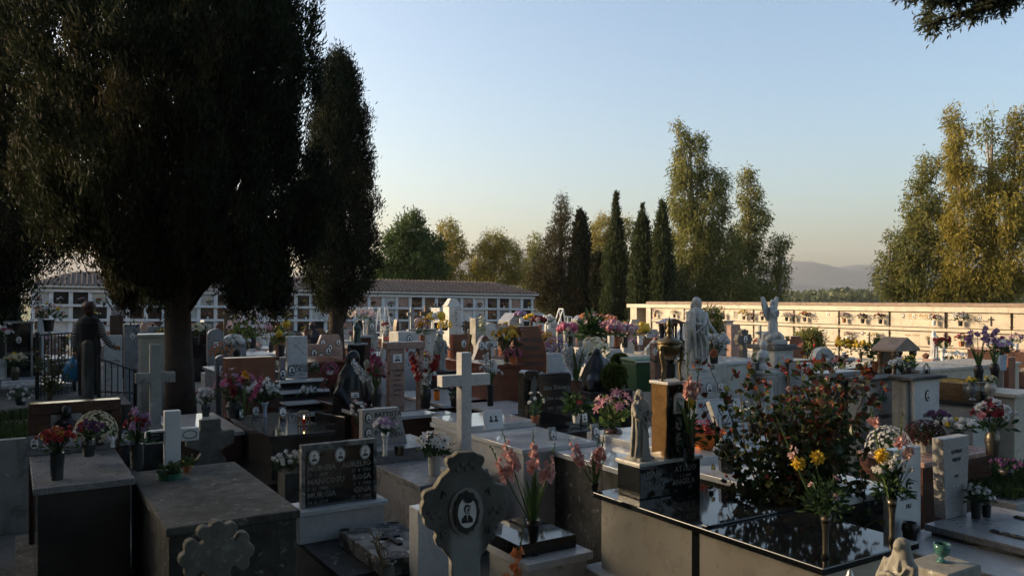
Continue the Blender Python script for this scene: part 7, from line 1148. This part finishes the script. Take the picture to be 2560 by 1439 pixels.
for a in range(-16, 30):
    for b_ in range(0, 15):
        o = at(1280, 11.5); x, y = grid(o, a*1.25, -b_*2.7); x += rr.uniform(-.2, .2); y += rr.uniform(-.3, .3)
        if y < 11.2 or y > 44: continue
        px = 1280+x/y*F
        if px < -40 or px > 2600: continue
        if math.hypot(x+4.95, y-12) < 1.0 or math.hypot(x+5.5, y-25) < 1.2: continue
        if px < 330 and y < 16: continue
        # keep clear of the niche building and the wall
        bx = (x-B0[0])*math.cos(BRZ)+(y-B0[1])*math.sin(BRZ); by = -(x-B0[0])*math.sin(BRZ)+(y-B0[1])*math.cos(BRZ)
        if by > -2.2 and bx < BL+1.5: continue
        wy = (x-W0[0])*(-math.sin(WR))+(y-W0[1])*math.cos(WR); wx_ = (x-W0[0])*math.cos(WR)+(y-W0[1])*math.sin(WR)
        if wy > -1.3 or (wx_ < -2 and y > 40): continue
        if any(math.hypot(x-q[0], y-q[1]) < q[2]+.55 for q in OCC): continue
        if rr.random() < .12: continue
        h = rr.uniform(.7, 1.25) if y < 18 else rr.uniform(.9, 1.6); h = min(h, max(.35, CZ-(905-HY)/F*y)) if px > 1930 else h; m_, mn = rr.choice(mats_); k_, kn = rr.choice(kinds_); w = rr.uniform(.5, .85); py = HY+(CZ-h)/y*F
        m2 = rr.choice(['old_marble', 'grey_granite', 'white_marble', 'pale_cement', 'brown_granite', m_]); OCC.append((x, y, .3)); nf_ += 1
        t_ = rr.random()
        if t_ < .72:
            np_ = rr.choice((1, 1, 2)); l = lab(f'{mn} {kn} headstone with {"one oval" if np_ == 1 else "two ovals"}', px, py)
            g = headstone(l, (x, y, 0), w, h, .12, k_, m_, por=[((0,) if np_ == 1 else (-.22, .22))[i] and (((-.22, .22)[i]), .8, .09, .12, 'oval_frame') or (0, .8, .09, .12, 'oval_frame') for i in range(np_)], rows=(-.35, .35, .62, 3), detail=False, lmat='letter_dark' if m_ not in ('dark_granite', 'brown_granite', 'red_granite') else 'letter_gold', cap=(.04, m2) if k_ == 'rect' and rr.random() < .5 else None)
        elif t_ < .86:
            l = lab(f'plain {mn} cross on a block', px, py); g = thing('cross', l, 'cross', (x, y, 0), TH); plain_cross(g, .45, h, .1, .09, h-.28, m_); slab(g, 'foot', -.25, .25, -.15, .15, 0, .5, m2)
        else: g = tomb(lab(f'low {mn} box tomb', px, py), (x, y), .9, 1.7, rr.uniform(.7, 1.0), m2, m_)
        if t_ < .86: slab(g, 'ledger', -.42, .42, -1.75, -.02, 0, rr.uniform(.35, .6), m2)
        if rr.random() < (.62 if px < 1930 else .35):
            c1, c2 = rr.sample(cl_, 2); q = grid((x, y), rr.uniform(-.3, .3), rr.uniform(.15, .5)); zf = rr.uniform(.6, .75) if t_ < .86 else 1.0
            px2 = 1280+q[0]/q[1]*F; l = lab(f'{c1} and {c2} flowers in a {"pot" if rr.random() < .5 else "vase"}', px2, HY+(CZ-.9)/q[1]*F)
            bouquet(l, (*q, .5 if t_ < .86 else .98), ('cyl' if rr.random() < .5 else 'jar', rr.uniform(.18, .3), .07, rr.choice(['dark_pot', 'white_ceramic', 'pewter', 'terracotta', 'old_marble'])), [(rr.choice(['pom', 'rose', 'daisy']), c1, 12, .06), ('rose', c2, 8, .055)], (rr.uniform(.17, .27), rr.uniform(.2, .34)), fol=(50, .1), lod=0)
print('filled', nf_, 'niche bouquets', nb)
for k_, v_ in LABELS.items():
    if len(v_) > 1 and not all(o.get('group') for o in v_): print('DUP LABEL', k_)
    n_ = len(k_.split())
    if n_ < 4 or n_ > 16: print('LABEL LEN', n_, k_)
print('things', sum(len(v) for v in LABELS.values()), 'objects', len(bpy.data.objects))
